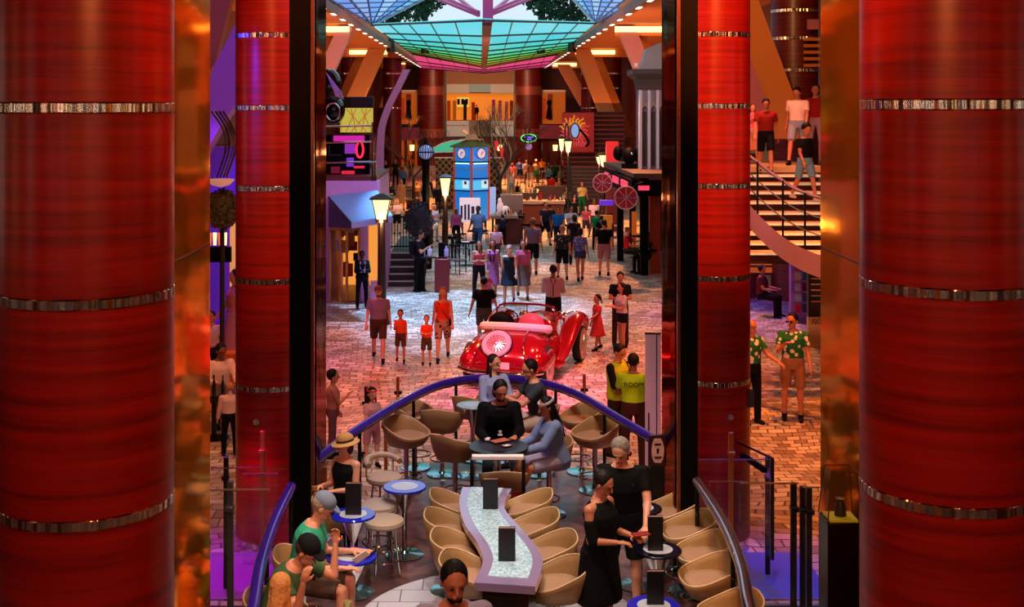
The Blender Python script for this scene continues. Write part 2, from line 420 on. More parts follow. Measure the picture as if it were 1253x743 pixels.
    if isdress:
        hemz = bot[2] if len(bot) > 2 else 0.52
        kc = (Lk+Rk)/2
        rs = []
        for t in (0, .25, .6, 1):
            z = (T.z+0.02)*(1-t) + hemz*t; cc = T*(1-t)+kc*t; spread = abs(Lk.y-Rk.y)*0.5*t
            rx = (.165*w+dd)*(1-t)+(.21*w+.02)*t; ry = (.118*w+dd)*(1-t)+(.16*w+spread)*t
            rs.append([Vector((cc.x+rx*math.cos(2*PI*j/20)*(1+.04*math.cos(j*PI)*t), cc.y+ry*math.sin(2*PI*j/20), z)) for j in range(20)])
        m.rings(rs)
    nm = {'tank': 'tank_top', 'tshirt': 'shirt', 'long': 'shirt', 'jacket': 'jacket', 'vest': 'vest', 'crop': 'top', 'tube': 'top'}.get(kind, 'dress')
    if isdress: nm = 'dress'
    if kind != 'none': remesh(m.build(nm, mat(tc), root), cvx, 2)
    else: m.bm.free()
    if kind == 'vest':
        pass
    if bot is not None and not isdress:
        bk, bc = bot[0], bot[1]
        m = new(); torso(m, -.13, .06, .014 if kind not in ('tucked',) else .018)
        for hip, kn, an in ((Lh, Lk, La), (Rh, Rk, Ra)):
            if bk == 'pants':
                m.cap(hip, kn, .094*w, .068*lw, ns); m.cap(kn, kn+(an-kn)*.5, .068*lw, .060*lw, ns); m.cone(kn+(an-kn)*.3, an+Vector((0, 0, -.03)), .064*lw, .056*lw, ns)
            elif bk == 'leggings':
                m.cap(hip, kn, .088*w, .060*lw, ns); m.cone(kn, kn+(an-kn)*.85, .060*lw, .045, ns)
            elif bk == 'shorts':
                m.cap(hip, hip+(kn-hip)*.3, .094*w, .09*w, ns); m.cone(hip+(kn-hip)*.2, hip+(kn-hip)*.92, .094*w, .084*lw, ns)
            elif bk == 'hotpants':
                m.cap(hip, hip+(kn-hip)*.12, .092*w, .09*w, ns); m.cone(hip+(kn-hip)*.1, hip+(kn-hip)*.38, .092*w, .090*w, ns)
        if bk == 'skirt':
            hemz = bot[2] if len(bot) > 2 else 0.55; kc = (Lk+Rk)/2; rs = []
            for t in (0, .3, .65, 1):
                z = (T.z+.05)*(1-t)+hemz*t; cc = T*(1-t)+kc*t; spread = abs(Lk.y-Rk.y)*0.5*t
                rx = (.168*w)*(1-t)+.2*w*t; ry = .13*w*(1-t)+(.15*w+spread)*t
                rs.append([Vector((cc.x+rx*math.cos(2*PI*j/20), cc.y+ry*math.sin(2*PI*j/20), z)) for j in range(20)])
            m.rings(rs)
        remesh(m.build({'pants': 'trousers', 'shorts': 'shorts', 'hotpants': 'shorts', 'skirt': 'skirt', 'leggings': 'leggings'}[bk], mat(bc), root), cvx, 2)
    # ---- shoes
    for an, kn in ((La, Lk), (Ra, Rk)):
        m = new(); m.cap(an+Vector((0, .035, -.045)), an+Vector((0, -.135, -.055)), .044, .034, ns); m.cap(an+Vector((0, .01, 0)), an+Vector((0, -.04, -.04)), .046, .04, ns)
        remesh(m.build('shoe', mat(shoes), root), max(cvx*.8, .008), 1)
    # ---- hair and hats
    hk, hcx = hair
    if hk != 'bald':
        m = new()
        m.ell(hp_(0, .022, .032), (.084*hs, .090*hs, .094*hs), hm, 16, 12)
        if hk in ('long', 'longback'):
            m.ell(hp_(0, .050, -.06), (.086, .056, .14), hm, 14, 10); m.cap(hp_(0, .055, .02), tp(0, .115, .30), .060, .045, 10); m.cap(hp_(.035, .055, .0), tp(.05, .115, .25), .042, .028, 10); m.cap(hp_(-.035, .055, .0), tp(-.05, .115, .25), .042, .028, 10)
            for sx in (1, -1): m.cap(hp_(sx*.068, .03, 0), hp_(sx*.075, .0, -.17), .026, .022, 8)
        elif hk == 'bob':
            m.ell(hp_(0, .045, -.03), (.088, .058, .10), hm, 14, 10)
        elif hk == 'pony':
            m.cap(hp_(0, .11, .03), hp_(0, .15, -.14), .032, .018, 8)
        elif hk == 'bun':
            m.ell(hp_(0, .10, .07), (.042, .042, .04), hm, 10, 8)
        elif hk == 'curly':
            for i in range(14):
                a = i*2.4; m.ell(hp_(.07*math.cos(a), .045+.05*math.sin(a), .06-.012*i), (.035, .035, .035))
        remesh(m.build('hair', pm('hair_'+hcx, hcx, .6, var=.45, scale=30, bump=.6, spec=.25), root), {0: .022, 1: .012, 2: .008}[det], 1)
    if det == 2:
        for sx in (1, -1):
            m = new(); m.ell(hp_(sx*.030, -.082, .004), (.013, .007, .007), hm, 8, 6); m.build('eye', pm('eye_dark', '1A1210', .2, var=0), root)
        m = new(); m.ell(hp_(0, -.0885, -.057), (.022, .006, .005), hm, 10, 6); m.build('mouth', pm('lip', '8A3A34', .5, var=0), root)
    if hat:
        hk2, hc2 = hat; m = new()
        m.ell(hp_(0, .014, .055), (.088*hs, .100*hs, .080*hs), hm, 16, 10)
        if hk2 == 'cap':
            pts = [hp_(.075*math.cos(a), -.075-.075*math.sin(a), .048-.012*math.sin(a)) for a in [PI*i/8 for i in range(9)]]
            m.extr(pts, hm@Vector((0, 0, .012)))
        elif hk2 == 'brim':
            m.rings([[hp_(r*math.cos(2*PI*j/20), .014+r*1.08*math.sin(2*PI*j/20), z) for j in range(20)] for r, z in ((.07, .03), (.15, .012), (.152, .02), (.07, .046))])
        m.build('hat', mat(hc2), root)
        if hk2 == 'brim':
            m = new(); m.rings([[hp_(r*math.cos(2*PI*j/20), .014+r*1.1*math.sin(2*PI*j/20), z) for j in range(20)] for r, z in ((.085, .040), (.092, .042), (.092, .062), (.085, .064))], close=True); m.build('hat_band', pm('hatband', '3A2418', .6, var=0), root)
    for e in extra:
        m = new()
        if e[0] == 'beard':
            m.ell(hp_(0, -.032, -.082), (.049, .050, .036), hm, 12, 8); m.build('beard', col_(e[1]), root)
        elif e[0] == 'glasses':
            for sx in (1, -1): m.box(hp_(sx*.032, -.098, .004), (.048, .008, .024), M=hm.to_4x4())
            m.build('glasses', M_BLACK, root)
        elif e[0] == 'headband':
            m.rings([[hp_(r*math.cos(2*PI*j/20), .012+r*1.1*math.sin(2*PI*j/20), z+.012*math.sin(2*PI*j/20)) for j in range(20)] for r, z in ((.080, .055), (.090, .055), (.088, .080), (.078, .080))], close=True); m.build('headband', mat(e[1]), root)
        elif e[0] == 'braces':
            for q in ((-.06,), (.06,)):
                m.bar(tp(q[0]*.3*0+q[0], .105, .46), tp(0, .135, .30), .022, .008)
            m.bar(tp(0, .135, .30), tp(0, .128, .06), .022, .01)
            for sx in (1, -1): m.bar(tp(sx*.06, -.10, .46), tp(sx*.07, -.135, .06), .02, .008)
            m.build('braces', M_BLACK, root)
        elif e[0] == 'strap':
            m.bar(tp(-.11, -.10, .45), tp(.0, -.148, .25), .03, .01); m.bar(tp(.0, -.148, .25), tp(.14, -.13, .05), .03, .01); m.box(tp(.17, -.06, -.02), (.06, .2, .16)); m.build('shoulder_bag', mat(e[1]), root)
        elif e[0] == 'vest':
            torso(m, -.09, .465, .032)
            for sx, q in ((1, LA), (-1, RA)): m.cap(tp(sx*sw*.45, 0, shz), q[0]-(q[0]-tp(0, 0, shz))*.12, .075, .070)
            remesh(m.build('safety_vest', mat(e[1]), root), cvx, 2)
        elif e[0] == 'backpack':
            m.box(tp(0, .19, .28), (.27*1, .14, .38), M=tm.to_4x4()); m.build('backpack', mat(e[1]), root, bevel=.03)
        elif e[0] == 'belt':
            m.rings([ring(z, .152, .113, -.003, d) for z, d in ((.035, .018), (.035, .026), (.065, .026), (.065, .018))], close=True); m.build('belt', mat(e[1]), root)
        elif e[0] == 'stole':
            for sx in (1, -1): m.bar(tp(sx*.07, -.12, .45), tp(sx*.05, -.15, .12), .05, .012)
            m.build('lapel', mat(e[1]), root)
        elif e[0] == 'logo':
            m.box(tp(.07, -.142, .33), (.07, .01, .05)); m.build('chest_logo', mat(e[1]), root)
        elif e[0] == 'undershirt':
            m.rings([[tp(.055*a, -.1-.035*abs(1), zz) for a in (-1, 1)] + [tp(.055*a*.9, -.1, zz) for a in (1, -1)] for zz in (.08, .30, .46)]); m.build('shirt', mat(e[1]), root)
    root['_'] = 0; del root['_']
    W = Matrix.Translation(loc) @ Matrix.Rotation(rz, 4, 'Z')
    return root, [(W @ h[0], (W.to_3x3() @ h[1])) for h in hands], W @ (hc*S)
# ================================================================ SETTING
def tile_floor():
    m, nt, b = newmat('promenade_tiles')
    mp = coords(nt, (1, 1, 1), (0, 0, R(0)))
    # gentle wave so courses bend like fan-laid stone
    wv = node(nt, 'ShaderNodeTexNoise', Scale=0.35, Detail=1.0); nt.links.new(mp.outputs[0], wv.inputs['Vector'])
    mm = node(nt, 'ShaderNodeVectorMath', operation='MULTIPLY_ADD'); mm.inputs[1].default_value = (1.6, 1.6, 0); nt.links.new(wv.outputs['Color'], mm.inputs[0]); nt.links.new(mp.outputs[0], mm.inputs[2])
    br = node(nt, 'ShaderNodeTexBrick', Scale=1.0); br.inputs['Brick Width'].default_value = 0.25; br.inputs['Row Height'].default_value = 0.19
    br.inputs['Mortar Size'].default_value = 0.012; br.inputs['Color1'].default_value = (*srgb('F0E6DC'), 1); br.inputs['Color2'].default_value = (*srgb('9A7C6C'), 1); br.inputs['Mortar'].default_value = (*srgb('5A463C'), 1)
    br.inputs['Bias'].default_value = -0.1
    nt.links.new(mm.outputs[0], br.inputs['Vector'])
    rn = node(nt, 'ShaderNodeTexNoise', Scale=1.2, Detail=3.0); nt.links.new(mp.outputs[0], rn.inputs['Vector'])
    mx = node(nt, 'ShaderNodeMix', data_type='RGBA', blend_type='MULTIPLY'); mx.inputs[0].default_value = 0.45
    rr = ramp(nt, [(0.35, '80685C'), (0.65, 'FFFFFF')]); nt.links.new(rn.outputs['Fac'], rr.inputs[0])
    nt.links.new(br.outputs['Color'], mx.inputs[6]); nt.links.new(rr.outputs[0], mx.inputs[7]); nt.links.new(mx.outputs[2], b.inputs['Base Color'])
    b.inputs['Roughness'].default_value = 0.38
    bu = nt.nodes.new('ShaderNodeBump'); bu.inputs['Strength'].default_value = 0.4; bu.inputs['Distance'].default_value = 0.02; nt.links.new(br.outputs['Fac'], bu.inputs['Height']); bu.invert = True
    nt.links.new(bu.outputs[0], b.inputs['Normal'])
    return m
M_TILE = tile_floor()
WX0, WX1, YF, ZC = -9.5, 10.0, 112.0, 8.9
struct('floor', MB().box2((WX0-.3, -4, -.3), (WX1+.3, YF+.3, 0)), M_TILE, smooth=0)
def panel_mat(name, c, band):
    m, nt, b = newmat(name)
    b.inputs['Base Color'].default_value = (*srgb(c), 1); b.inputs['Roughness'].default_value = 0.5
    return m
M_WALL = pm('wall_maroon', '56140F', 0.5, var=0.15, scale=0.5)
M_CEIL = pm('ceiling_ochre', 'B86A34', 0.7, var=0.06, scale=0.5)
struct('wall_left', MB().box2((WX0-.3, -4, 0), (WX0, YF, ZC+.3)), M_WALL, smooth=0)
struct('wall_right', MB().box2((WX1, -4, 0), (WX1+.3, YF, ZC+.3)), M_WALL, smooth=0)
struct('wall_back', MB().box2((WX0, -4.3, 0), (WX1, -4, ZC+.3)), M_WALL, smooth=0)
# ceiling with a long opening for the glass canopy
OX0, OX1, OY0 = -5.45, 5.2, 34.0
cb = MB(); cb.box2((WX0, -4, ZC), (WX1, OY0, ZC+.3)); cb.box2((WX0, OY0, ZC), (OX0, YF, ZC+.3)); cb.box2((OX1, OY0, ZC), (WX1, YF, ZC+.3)); cb.box2((OX0, 100, ZC), (OX1, YF, ZC+.3))
struct('ceiling', cb, M_CEIL, smooth=0)
# far wall built round a two-storey glazed bay
BX0, BX1 = XX(545, YF), XX(631, YF)
fw_ = MB(); fw_.box2((WX0, YF, 0), (BX0, YF+.3, 12)); fw_.box2((BX1, YF, 0), (WX1, YF+.3, 12)); fw_.box2((BX0, YF, 9.4), (BX1, YF+.3, 12)); fw_.box2((BX0, YF, 0), (BX1, YF+.3, ZZ(166, YF))); fw_.box2((BX0-1, YF+2.6, 0), (BX1+1, YF+2.9, 12))
struct('wall_far', fw_, M_WALL, smooth=0)
# coloured uprights either side of the opening lip, with recessed light slots
for sx, X in ((-1, OX0), (1, OX1)):
    t = MB(); t.box2((X-.12, OY0, ZC-.28), (X+.12, 108, ZC+.02)); tr = struct('trim_%d' % (1 if sx < 0 else 2), t, pm('lip_brown', '7A4030', .5))
    s = MB()
    y = 38
    while y < 106: s.box2((X-.07, y, ZC-.30), (X+.07, y+.8, ZC-.28)); y += 2.9
    l = s.build('recessed_light_row', glow('slot_light', 'FFE8D0', 2.5), tr, smooth=0); l['kind'] = 'stuff'

# ---- glass canopy (lit coloured glass strips between dark mullions)
can = empty('glass_canopy', (0, 60, ZC), 0, 'faceted glass ceiling canopy lit cyan, green and pink high over the promenade', 'skylight')
Mi = Matrix.Translation((0, -60, -ZC))
def cpt(px, py, D): return Mi @ P(px, py, D)
M_MUL = pm('mullion', '30504A', .4, .6, var=0)
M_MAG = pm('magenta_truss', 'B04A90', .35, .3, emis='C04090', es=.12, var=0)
def strips(TL, TR, BR, BL, cols, fr=None):
    n = len(cols); fr = fr or [i/n for i in range(n+1)]
    for i, c in enumerate(cols):
        a, b = fr[i], fr[i+1]
        q = [TL.lerp(BL, a), TR.lerp(BR, a), TR.lerp(BR, b), TL.lerp(BL, b)]
        m = MB(); m.extr(q, (0, 0, .04)); m.build('glass_strip', glow('lit_glass_'+c, c, GE.get(c, 1.0)), can, smooth=0)
    for i in range(n+1):
        m = MB(); m.bar(TL.lerp(BL, fr[i])-Vector((0, 0, .03)), TR.lerp(BR, fr[i])-Vector((0, 0, .03)), .07); m.build('mullion', M_MUL, can)
    for k in (1, 2, 3, 4):
        m = MB(); m.bar(TL.lerp(TR, k/5)-Vector((0, 0, .02)), BL.lerp(BR, k/5)-Vector((0, 0, .02)), .04); m.build('mullion', M_MUL, can)
GE = {}
gcols = ['58D8E8', '40D0DC', '38D0CC', '34D0B0', '3CC890', '54C060', '8CBC38', 'C8B040', 'D08048']
gfr = [0, .20, .36, .49, .60, .70, .79, .87, .94, 1.0]
for sx in (-1, 1):
    if sx < 0: A, B, C, D_, E = cpt(455, 30, 54), cpt(592, 24, 39), cpt(592, 82, 78), cpt(505, 66, 86), cpt(515, 83, 104)
    else: A, B, C, D_, E = cpt(729, 28, 54), cpt(592, 24, 39), cpt(592, 82, 78), cpt(684, 66, 86), cpt(676, 81, 104)
    C2 = cpt(592, 89, 92)
    strips(A, B, C, D_, gcols, gfr)
    strips(D_, C, C2, E, ['E04878', 'D83C74', 'C03068'], [0, .45, .75, 1])
    # blue upstand facets next to the lip
    if sx < 0: b0, b1, b2 = cpt(398, -4, 42), cpt(522, -4, 60), A
    else: b0, b1, b2 = cpt(790, -4, 42), cpt(700, -4, 60), A
    for i in range(6):
        a0, a1 = i/6, (i+1)/6
        q = [b0.lerp(b1, a0), b0.lerp(b1, a1), b2.lerp(b1, a1) if i == 5 else b2.lerp(b1, a1*.0+a1*0.0), ]
        q = [b0.lerp(b1, a0), b0.lerp(b1, a1), b2]
        m = MB(); m.extr(q, (0, 0, .04)); m.build('glass_strip', glow('lit_glass_blue%d' % i, ['7098E8', '88B0F0', '70A0F0', '9CC4F4', '6098E8', '70C0F0'][i], 1.0), can, smooth=0)
        m = MB(); m.bar(b0.lerp(b1, a0), b2, .07); m.build('mullion', pm('blue_mullion', '303C80', .4, .5, var=0), can)
    for k in (1, 2, 3, 4, 5):
        m = MB(); m.bar(b0.lerp(b2, k/6)-Vector((0, .1, .05)), b1.lerp(b2, k/6)-Vector((0, .1, .05)), .05); m.build('mullion', MATS['blue_mullion'], can)
    m = MB(); m.bar(b1, b2, .16); m.build('truss', pm('pale_truss', '9098B0', .4, .4, var=0), can)
    # magenta trusses running from the post up to the opening
    x0 = 592+sx*6; 
    for (px1, dy) in ((592+sx*68, 0), (592+sx*74, -7), (592+sx*40, -3)):
        m = MB(); m.bar(cpt(x0, 19+dy*.6, 40), cpt(px1, -6+dy, 44), .09); m.build('truss', M_MAG, can)
m = MB(); m.bar(cpt(592, 82, 78)-Vector((0, 0, .05)), cpt(596, 26, 40)-Vector((0, 0, .05)), .32, .2); m.build('ridge_beam', pm('ridge', '8A5A50', .5, var=0), can)
m = MB(); m.bar(cpt(597, 28, 40), cpt(597, -8, 40), .34, .3); m.build('post', M_MAG, can)

# ---- trees outside above the canopy, seen through the opening
def leaf_mat():
    return pm('dark_leaves', '16301C', .8, var=.5, scale=1)
def crown(label, px, py, D, rx, rz, n, seed):
    r_ = random.Random(seed); c = P(px, py, D); root = empty('tree', (c.x, c.y, ZC+1), 0, label, 'tree', 'trees outside above the canopy')
    m = MB(); 
    for i in range(n):
        a, u = r_.uniform(0, 2*PI), r_.uniform(-1, 1); q = (1-u*u)**.5; k = r_.uniform(.35, 1)**.5
        p = Vector((rx*k*q*math.cos(a), rx*.5*k*q*math.sin(a), c.z-ZC-1+rz*k*u)); s_ = r_.uniform(.10, .22)
        e1 = Vector((r_.gauss(0, 1), r_.gauss(0, 1), r_.gauss(0, 1))).normalized(); e2 = e1.cross(Vector((r_.gauss(0, 1), 1, .3))).normalized()
        m.f([m.v(p-e1*s_), m.v(p-e2*s_*.5), m.v(p+e1*s_), m.v(p+e2*s_*.5)])
    f = m.build('foliage', leaf_mat(), root, smooth=0); f['kind'] = 'stuff'
    m = MB(); m.cone((0, 0, -1.5), (0, 0, c.z-ZC), .25, .1); m.build('trunk', M_DARK, root)
crown('dark tree crown behind the left blue glass facet', 478, -10, 70, 3.3, 2.0, 2600, 1)
crown('dark tree crown behind the right blue glass facet', 700, -10, 70, 3.0, 1.9, 2600, 2)
crown('dark tree crown trailing toward the magenta post from the left', 520, -18, 72, 2.4, 1.3, 1400, 3)
crown('dark tree crown trailing toward the magenta post from the right', 662, -18, 72, 2.2, 1.3, 1400, 4)

# ---- slanting ceiling struts with cove lights between them
def strut(i, sx, Dd, pxa, pya, pxb, pyb, wpx, label, mt=None):
    t = empty('slanting_strut', (0, Dd, 0), 0, label, 'strut', 'slanting struts under the ceiling lip')
    a = P(pxa, pya, Dd)-Vector((0, Dd, 0)); b = P(pxb, pyb, Dd)-Vector((0, Dd, 0)); w = wpx*Dd/F
    m = MB(); m.extr([a+Vector((-w/2, -w*.3, 0)), a+Vector((w/2, -w*.3, 0)), b+Vector((w/2, -w*.3, 0)), b+Vector((-w/2, -w*.3, 0))], (0, w*.9, 0)); m.build('outer_face', M_BEAM if mt is None else mt, t, bevel=.02)
    m = MB(); m.extr([a+Vector((sx*w*.5, w*.1, 0)), a+Vector((sx*w*1.1, w*.6, 0)), b+Vector((sx*w*1.1, w*.6, 0)), b+Vector((sx*w*.5, w*.1, 0))], (0, .2, -.05)); m.build('inner_web', pm('strut_web', 'C88850', .6, var=0), t)
strut(0, -1, 54, 424, 32, 396, 95, 20, 'wide slanting strut high on the left, nearest the camera', pm('beam_mauve', 'B88080', .6, var=0))
strut(1, -1, 77, 462, 60, 434, 122, 22, 'ochre slanting strut above the dark box on the left', M_BEAM)
strut(2, -1, 99, 488, 79, 472, 132, 16, 'mauve slanting strut beside the far left shop')
strut(0, 1, 54, 765, 32, 805, 128, 22, 'wide mauve slanting strut reaching behind the gothic facade', MATS['beam_mauve'])
strut(1, 1, 77, 712, 60, 755, 168, 20, 'ochre slanting strut above the red slatted wall')
strut(2, 1, 100, 689, 79, 718, 130, 16, 'mauve slanting strut above the sun sign')
cv = [(-1, 54, 400, 428, 30), (-1, 77, 428, 474, 60), (-1, 100, 472, 496, 77), (1, 54, 752, 812, 29), (1, 77, 704, 752, 59), (1, 100, 676, 705, 76)]
for sx, D, x0, x1, y in cv:
    l = MB(); l.box2((XX(x0, D), D-.3, ZC-.34), (XX(x1, D), D-.05, ZC-.10)); o = l.build('cove_light', glow('cove', 'FFD080', 3.2), None, smooth=0)
    tag(o, '%s warm glowing cove strip under the ceiling, %s' % ({54: 'nearest', 77: 'middle', 100: 'farthest'}[D], 'left side' if sx < 0 else 'right side'), 'light')
    o2 = MB().box2((XX(x0, D)-(3 if sx < 0 else 0), D-.05, ZC-.5), (XX(x1, D)+(3 if sx > 0 else 0), D+.5, ZC)); struct('trim_%d' % (10+D//10+(5 if sx > 0 else 0)), o2, M_CEIL)

# ================================================================ COLUMNS
def column(label, X, D, r, bands, mat=None, ztop=None, rec=0.012, bh=0.062, bmat=None):
    t = empty('column', (X, D, 0), 0, label, 'column', kind='thing'); ztop = ztop or ZC; mat = mat or M_WOOD
    zs = sorted([ZZ(y, D-r*.5) for y in bands]); lo = 0.12
    for z in zs+[ztop]:
        hi = z-bh/2 if z != ztop else z
        MB().lathe([(r-.01, lo), (r, lo+.005), (r, hi-.005), (r-.01, hi)], 72).build('veneer_panel', mat, t, smooth=30)
        if z != ztop: MB().lathe([(r-.004, z-bh/2), (r+.002, z-bh/2+.004), (r+.002, z+bh/2-.004), (r-.004, z+bh/2)], 96).build('metal_band', bmat or M_BAND, t)
        lo = z+bh/2
    MB().lathe([(r-.02, 0), (r-.02, .12)], 48).build('plinth', M_CHROME, t)
    return t
RC = .437
cL = column('large red wood column filling the left edge', XX(106, 6.3), 6.3, RC, (132, 366, 628), rec=0, bh=.05)
cR = column('large red wood column filling the right edge', XX(1160, 6.3), 6.3, RC, (128, 354, 612), bh=.05)
cl = column('slimmer red wood column just left of the black pylon', XX(333, 14.9), 14.9, RC, (44, 132, 230, 343, 473), bh=.06)
cr = column('slimmer red wood column just right of the black pylon', XX(873, 14.9), 14.9, RC, (43, 130, 227, 339, 467), bh=.06)
for c_, px in ((cl, 314), (cr, 893)):            # small round access plates and a switch box
    dx = XX(px, 14.5)-c_.location.x; m = MB(); yy = -(max(RC**2-dx**2, .01))**.5
    m.cone((dx, yy-.012, ZZ(516 if c_ is cl else 510, 14.5)), (dx, yy+.03, ZZ(516 if c_ is cl else 510, 14.5)), .036, .036, 20); m.build('access_plate', M_CHROME, c_)
m = MB(); m.box((RC*.93, -RC*.42, ZZ(490, 14.6)), (.08, .12, .2)); m.build('switch_box', M_GREYP, cr, bevel=.01)
# dark red columns deeper in the hall
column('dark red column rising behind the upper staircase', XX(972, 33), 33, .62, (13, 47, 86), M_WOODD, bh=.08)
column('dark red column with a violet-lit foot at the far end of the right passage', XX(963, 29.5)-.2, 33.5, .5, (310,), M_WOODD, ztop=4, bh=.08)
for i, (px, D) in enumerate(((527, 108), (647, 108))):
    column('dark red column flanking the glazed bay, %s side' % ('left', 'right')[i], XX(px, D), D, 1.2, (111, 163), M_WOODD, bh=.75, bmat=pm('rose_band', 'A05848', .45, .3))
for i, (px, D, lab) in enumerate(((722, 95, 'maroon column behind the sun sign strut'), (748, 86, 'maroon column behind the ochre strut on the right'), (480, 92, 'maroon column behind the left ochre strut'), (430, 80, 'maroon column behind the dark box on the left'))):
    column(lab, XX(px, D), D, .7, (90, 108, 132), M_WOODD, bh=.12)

# ================================================================ BAR LIFT PYLONS AND MIRRORED PIERS
def pylon(label, x_out, x_in, D0, D1, px0):
    t = empty('guide_pylon', ((x_out+x_in)/2, D0, 0), 0, label, 'pylon', 'black pylons guiding the bar platform')
    ox = (x_out+x_in)/2; sx = 1 if x_in > x_out else -1
    m = MB(); m.box2((x_out-ox, 0, 0), (x_in-ox-.02*sx, .18, ZC)); m.build('black_face', M_BLACK, t, smooth=0)
    m = MB(); m.box2((x_in-ox-.12*sx, .18, 0), (x_in-ox, D1-D0, ZC)); m.build('mirrored_side', M_BRONZE, t, smooth=0)
    m = MB(); m.box2((x_in-ox-.03*sx, -.01, 0), (x_in-ox+.004*sx, .03, ZC)); m.build('edge_strip', pm('copper_edge', 'B06848', .25, .9, var=0), t, smooth=0)
    m = MB(); m.box2((x_out-ox, .18, 0), (x_in-ox-.12*sx, 1.0, ZC)); m.build('core', M_BLACK, t, smooth=0)
pylon('black guide pylon left of the bar platform', XX(354, 12.9), XX(384, 12.9), 12.9, 13.9, 0)
pylon('black guide pylon right of the bar platform', XX(854, 12.9), XX(829, 12.9), 12.9, 14.05, 0)
def pier(label, px, D1, D0, sx):
    X = XX(px, D1); t = empty('mirrored_pier', (X, D0, 0), 0, label, 'pier')
    n = 14; out = []
    for i in range(n+1):
        u = i/n; out.append((sx*(-.012*math.sin(PI*u)), (D1-D0)*u))
    poly = out + [(-sx*-.3*1, D1-D0), (-sx*-.3, 0)] if False else out + [(sx*.30, D1-D0), (sx*.30, 0)]
    MB().prism(poly, 0, ZC).build('gold_cladding', M_GOLD, t, smooth=25)
    for k in (1.9, 4.35):
        MB().prism([(p[0]-sx*.003, p[1]) for p in out]+[(sx*.29, D1-D0), (sx*.29, 0)], k-.006, k+.006).build('joint', pm('joint_dark', '402010', .5, var=0), t)
pier('gold mirror clad pier beside the left large column', 257, 8.5, 6.6, -1)
pier('gold mirror clad pier beside the right large column', 1004, 8.3, 6.6, 1)
# ================================================================ BAR PLATFORM
def rp(px, py, z): D = (CH-z)*F/(py-HY); return Vector(((px-CX)*D/F, D, z))
RZ = BF+1.05
far_rail = [rp(386, 563, RZ), rp(440, 524, RZ), rp(500, 488, RZ), rp(545, 469, RZ), rp(600, 462, RZ), rp(655, 467, RZ), rp(705, 482, RZ), rp(762, 515, RZ), rp(826, 553, RZ)]
lf_rail = [rp(356, 596, RZ), rp(335, 641, RZ), rp(319, 690, RZ), rp(310, 743, RZ), Vector((-1.68, 8.4, RZ)), Vector((-1.5, 7.2, RZ))]
rt_rail = [rp(853, 590, RZ), rp(885, 640, RZ), rp(906, 690, RZ), rp(917, 743, RZ), Vector((1.95, 8.4, RZ)), Vector((1.75, 7.2, RZ))]
out = spline(far_rail, 6)
outline = [Vector((p.x*1.02, p.y+.03, 0)) for p in out] + [Vector((p.x+.03, p.y, 0)) for p in rt_rail] + [Vector((p.x-.03, p.y, 0)) for p in reversed(lf_rail)]
def bar_floor_mat():
    m, nt, b = newmat('bar_floor_planks')
    mp = coords(nt, (1, 1, 1), (0, 0, R(38))); n = node(nt, 'ShaderNodeTexNoise', Scale=3.0, Detail=5.0, Distortion=1.2); nt.links.new(mp.outputs[0], n.inputs['Vector'])
    r = ramp(nt, [(0.3, '2A1C22'), (0.5, '5A3A38'), (0.62, '74504A'), (0.8, '8A6860')]); nt.links.new(n.outputs['Fac'], r.inputs[0]); nt.links.new(r.outputs[0], b.inputs['Base Color'])
    b.inputs['Roughness'].default_value = 0.3; return m
plat = empty('bar_platform', (0, 13, 0), 0, 'oval raised bar platform with dark mottled floor and violet glowing rim', 'platform')
sh = lambda L_: [Vector((p.x, p.y-13, 0)) for p in L_]
MB().prism(sh(outline), BF-.16, BF).build('deck', bar_floor_mat(), plat, smooth=0)
MB().prism(sh([Vector((p.x*.97, 13+(p.y-13)*.97, 0)) for p in outline]), .04, BF-.16).build('skirt', pm('skirt_purple', '5A3080', .4, var=0), plat, smooth=20)
m = MB(); ol = sh(outline); m.tube([Vector((p.x*1.01, p.y*1.01, BF-.08)) for p in ol[:49]], .025, 6); m.build('rim_light', glow('violet_led', 'B060E0', 2.0), plat)
# white curved tile inlay round the wavy table
def inlay_mat():
    m, nt, b = newmat('white_inlay_tiles'); mp = coords(nt); br = node(nt, 'ShaderNodeTexBrick', Scale=1.0); br.inputs['Brick Width'].default_value = .42; br.inputs['Row Height'].default_value = .3; br.inputs['Mortar Size'].default_value = .006
    br.inputs['Color1'].default_value = (*srgb('D8D8E4'), 1); br.inputs['Color2'].default_value = (*srgb('C8CAD8'), 1); br.inputs['Mortar'].default_value = (*srgb('706878'), 1)
    nt.links.new(mp.outputs[0], br.inputs['Vector']); nt.links.new(br.outputs['Color'], b.inputs['Base Color']); b.inputs['Roughness'].default_value = .25; return m
MB().lathe([(1.38, BF+.001), (1.38, BF+.006), (0.02, BF+.006)], 72, (.14, 11.55-13, 0)).build('white_inlay', inlay_mat(), plat, smooth=0)

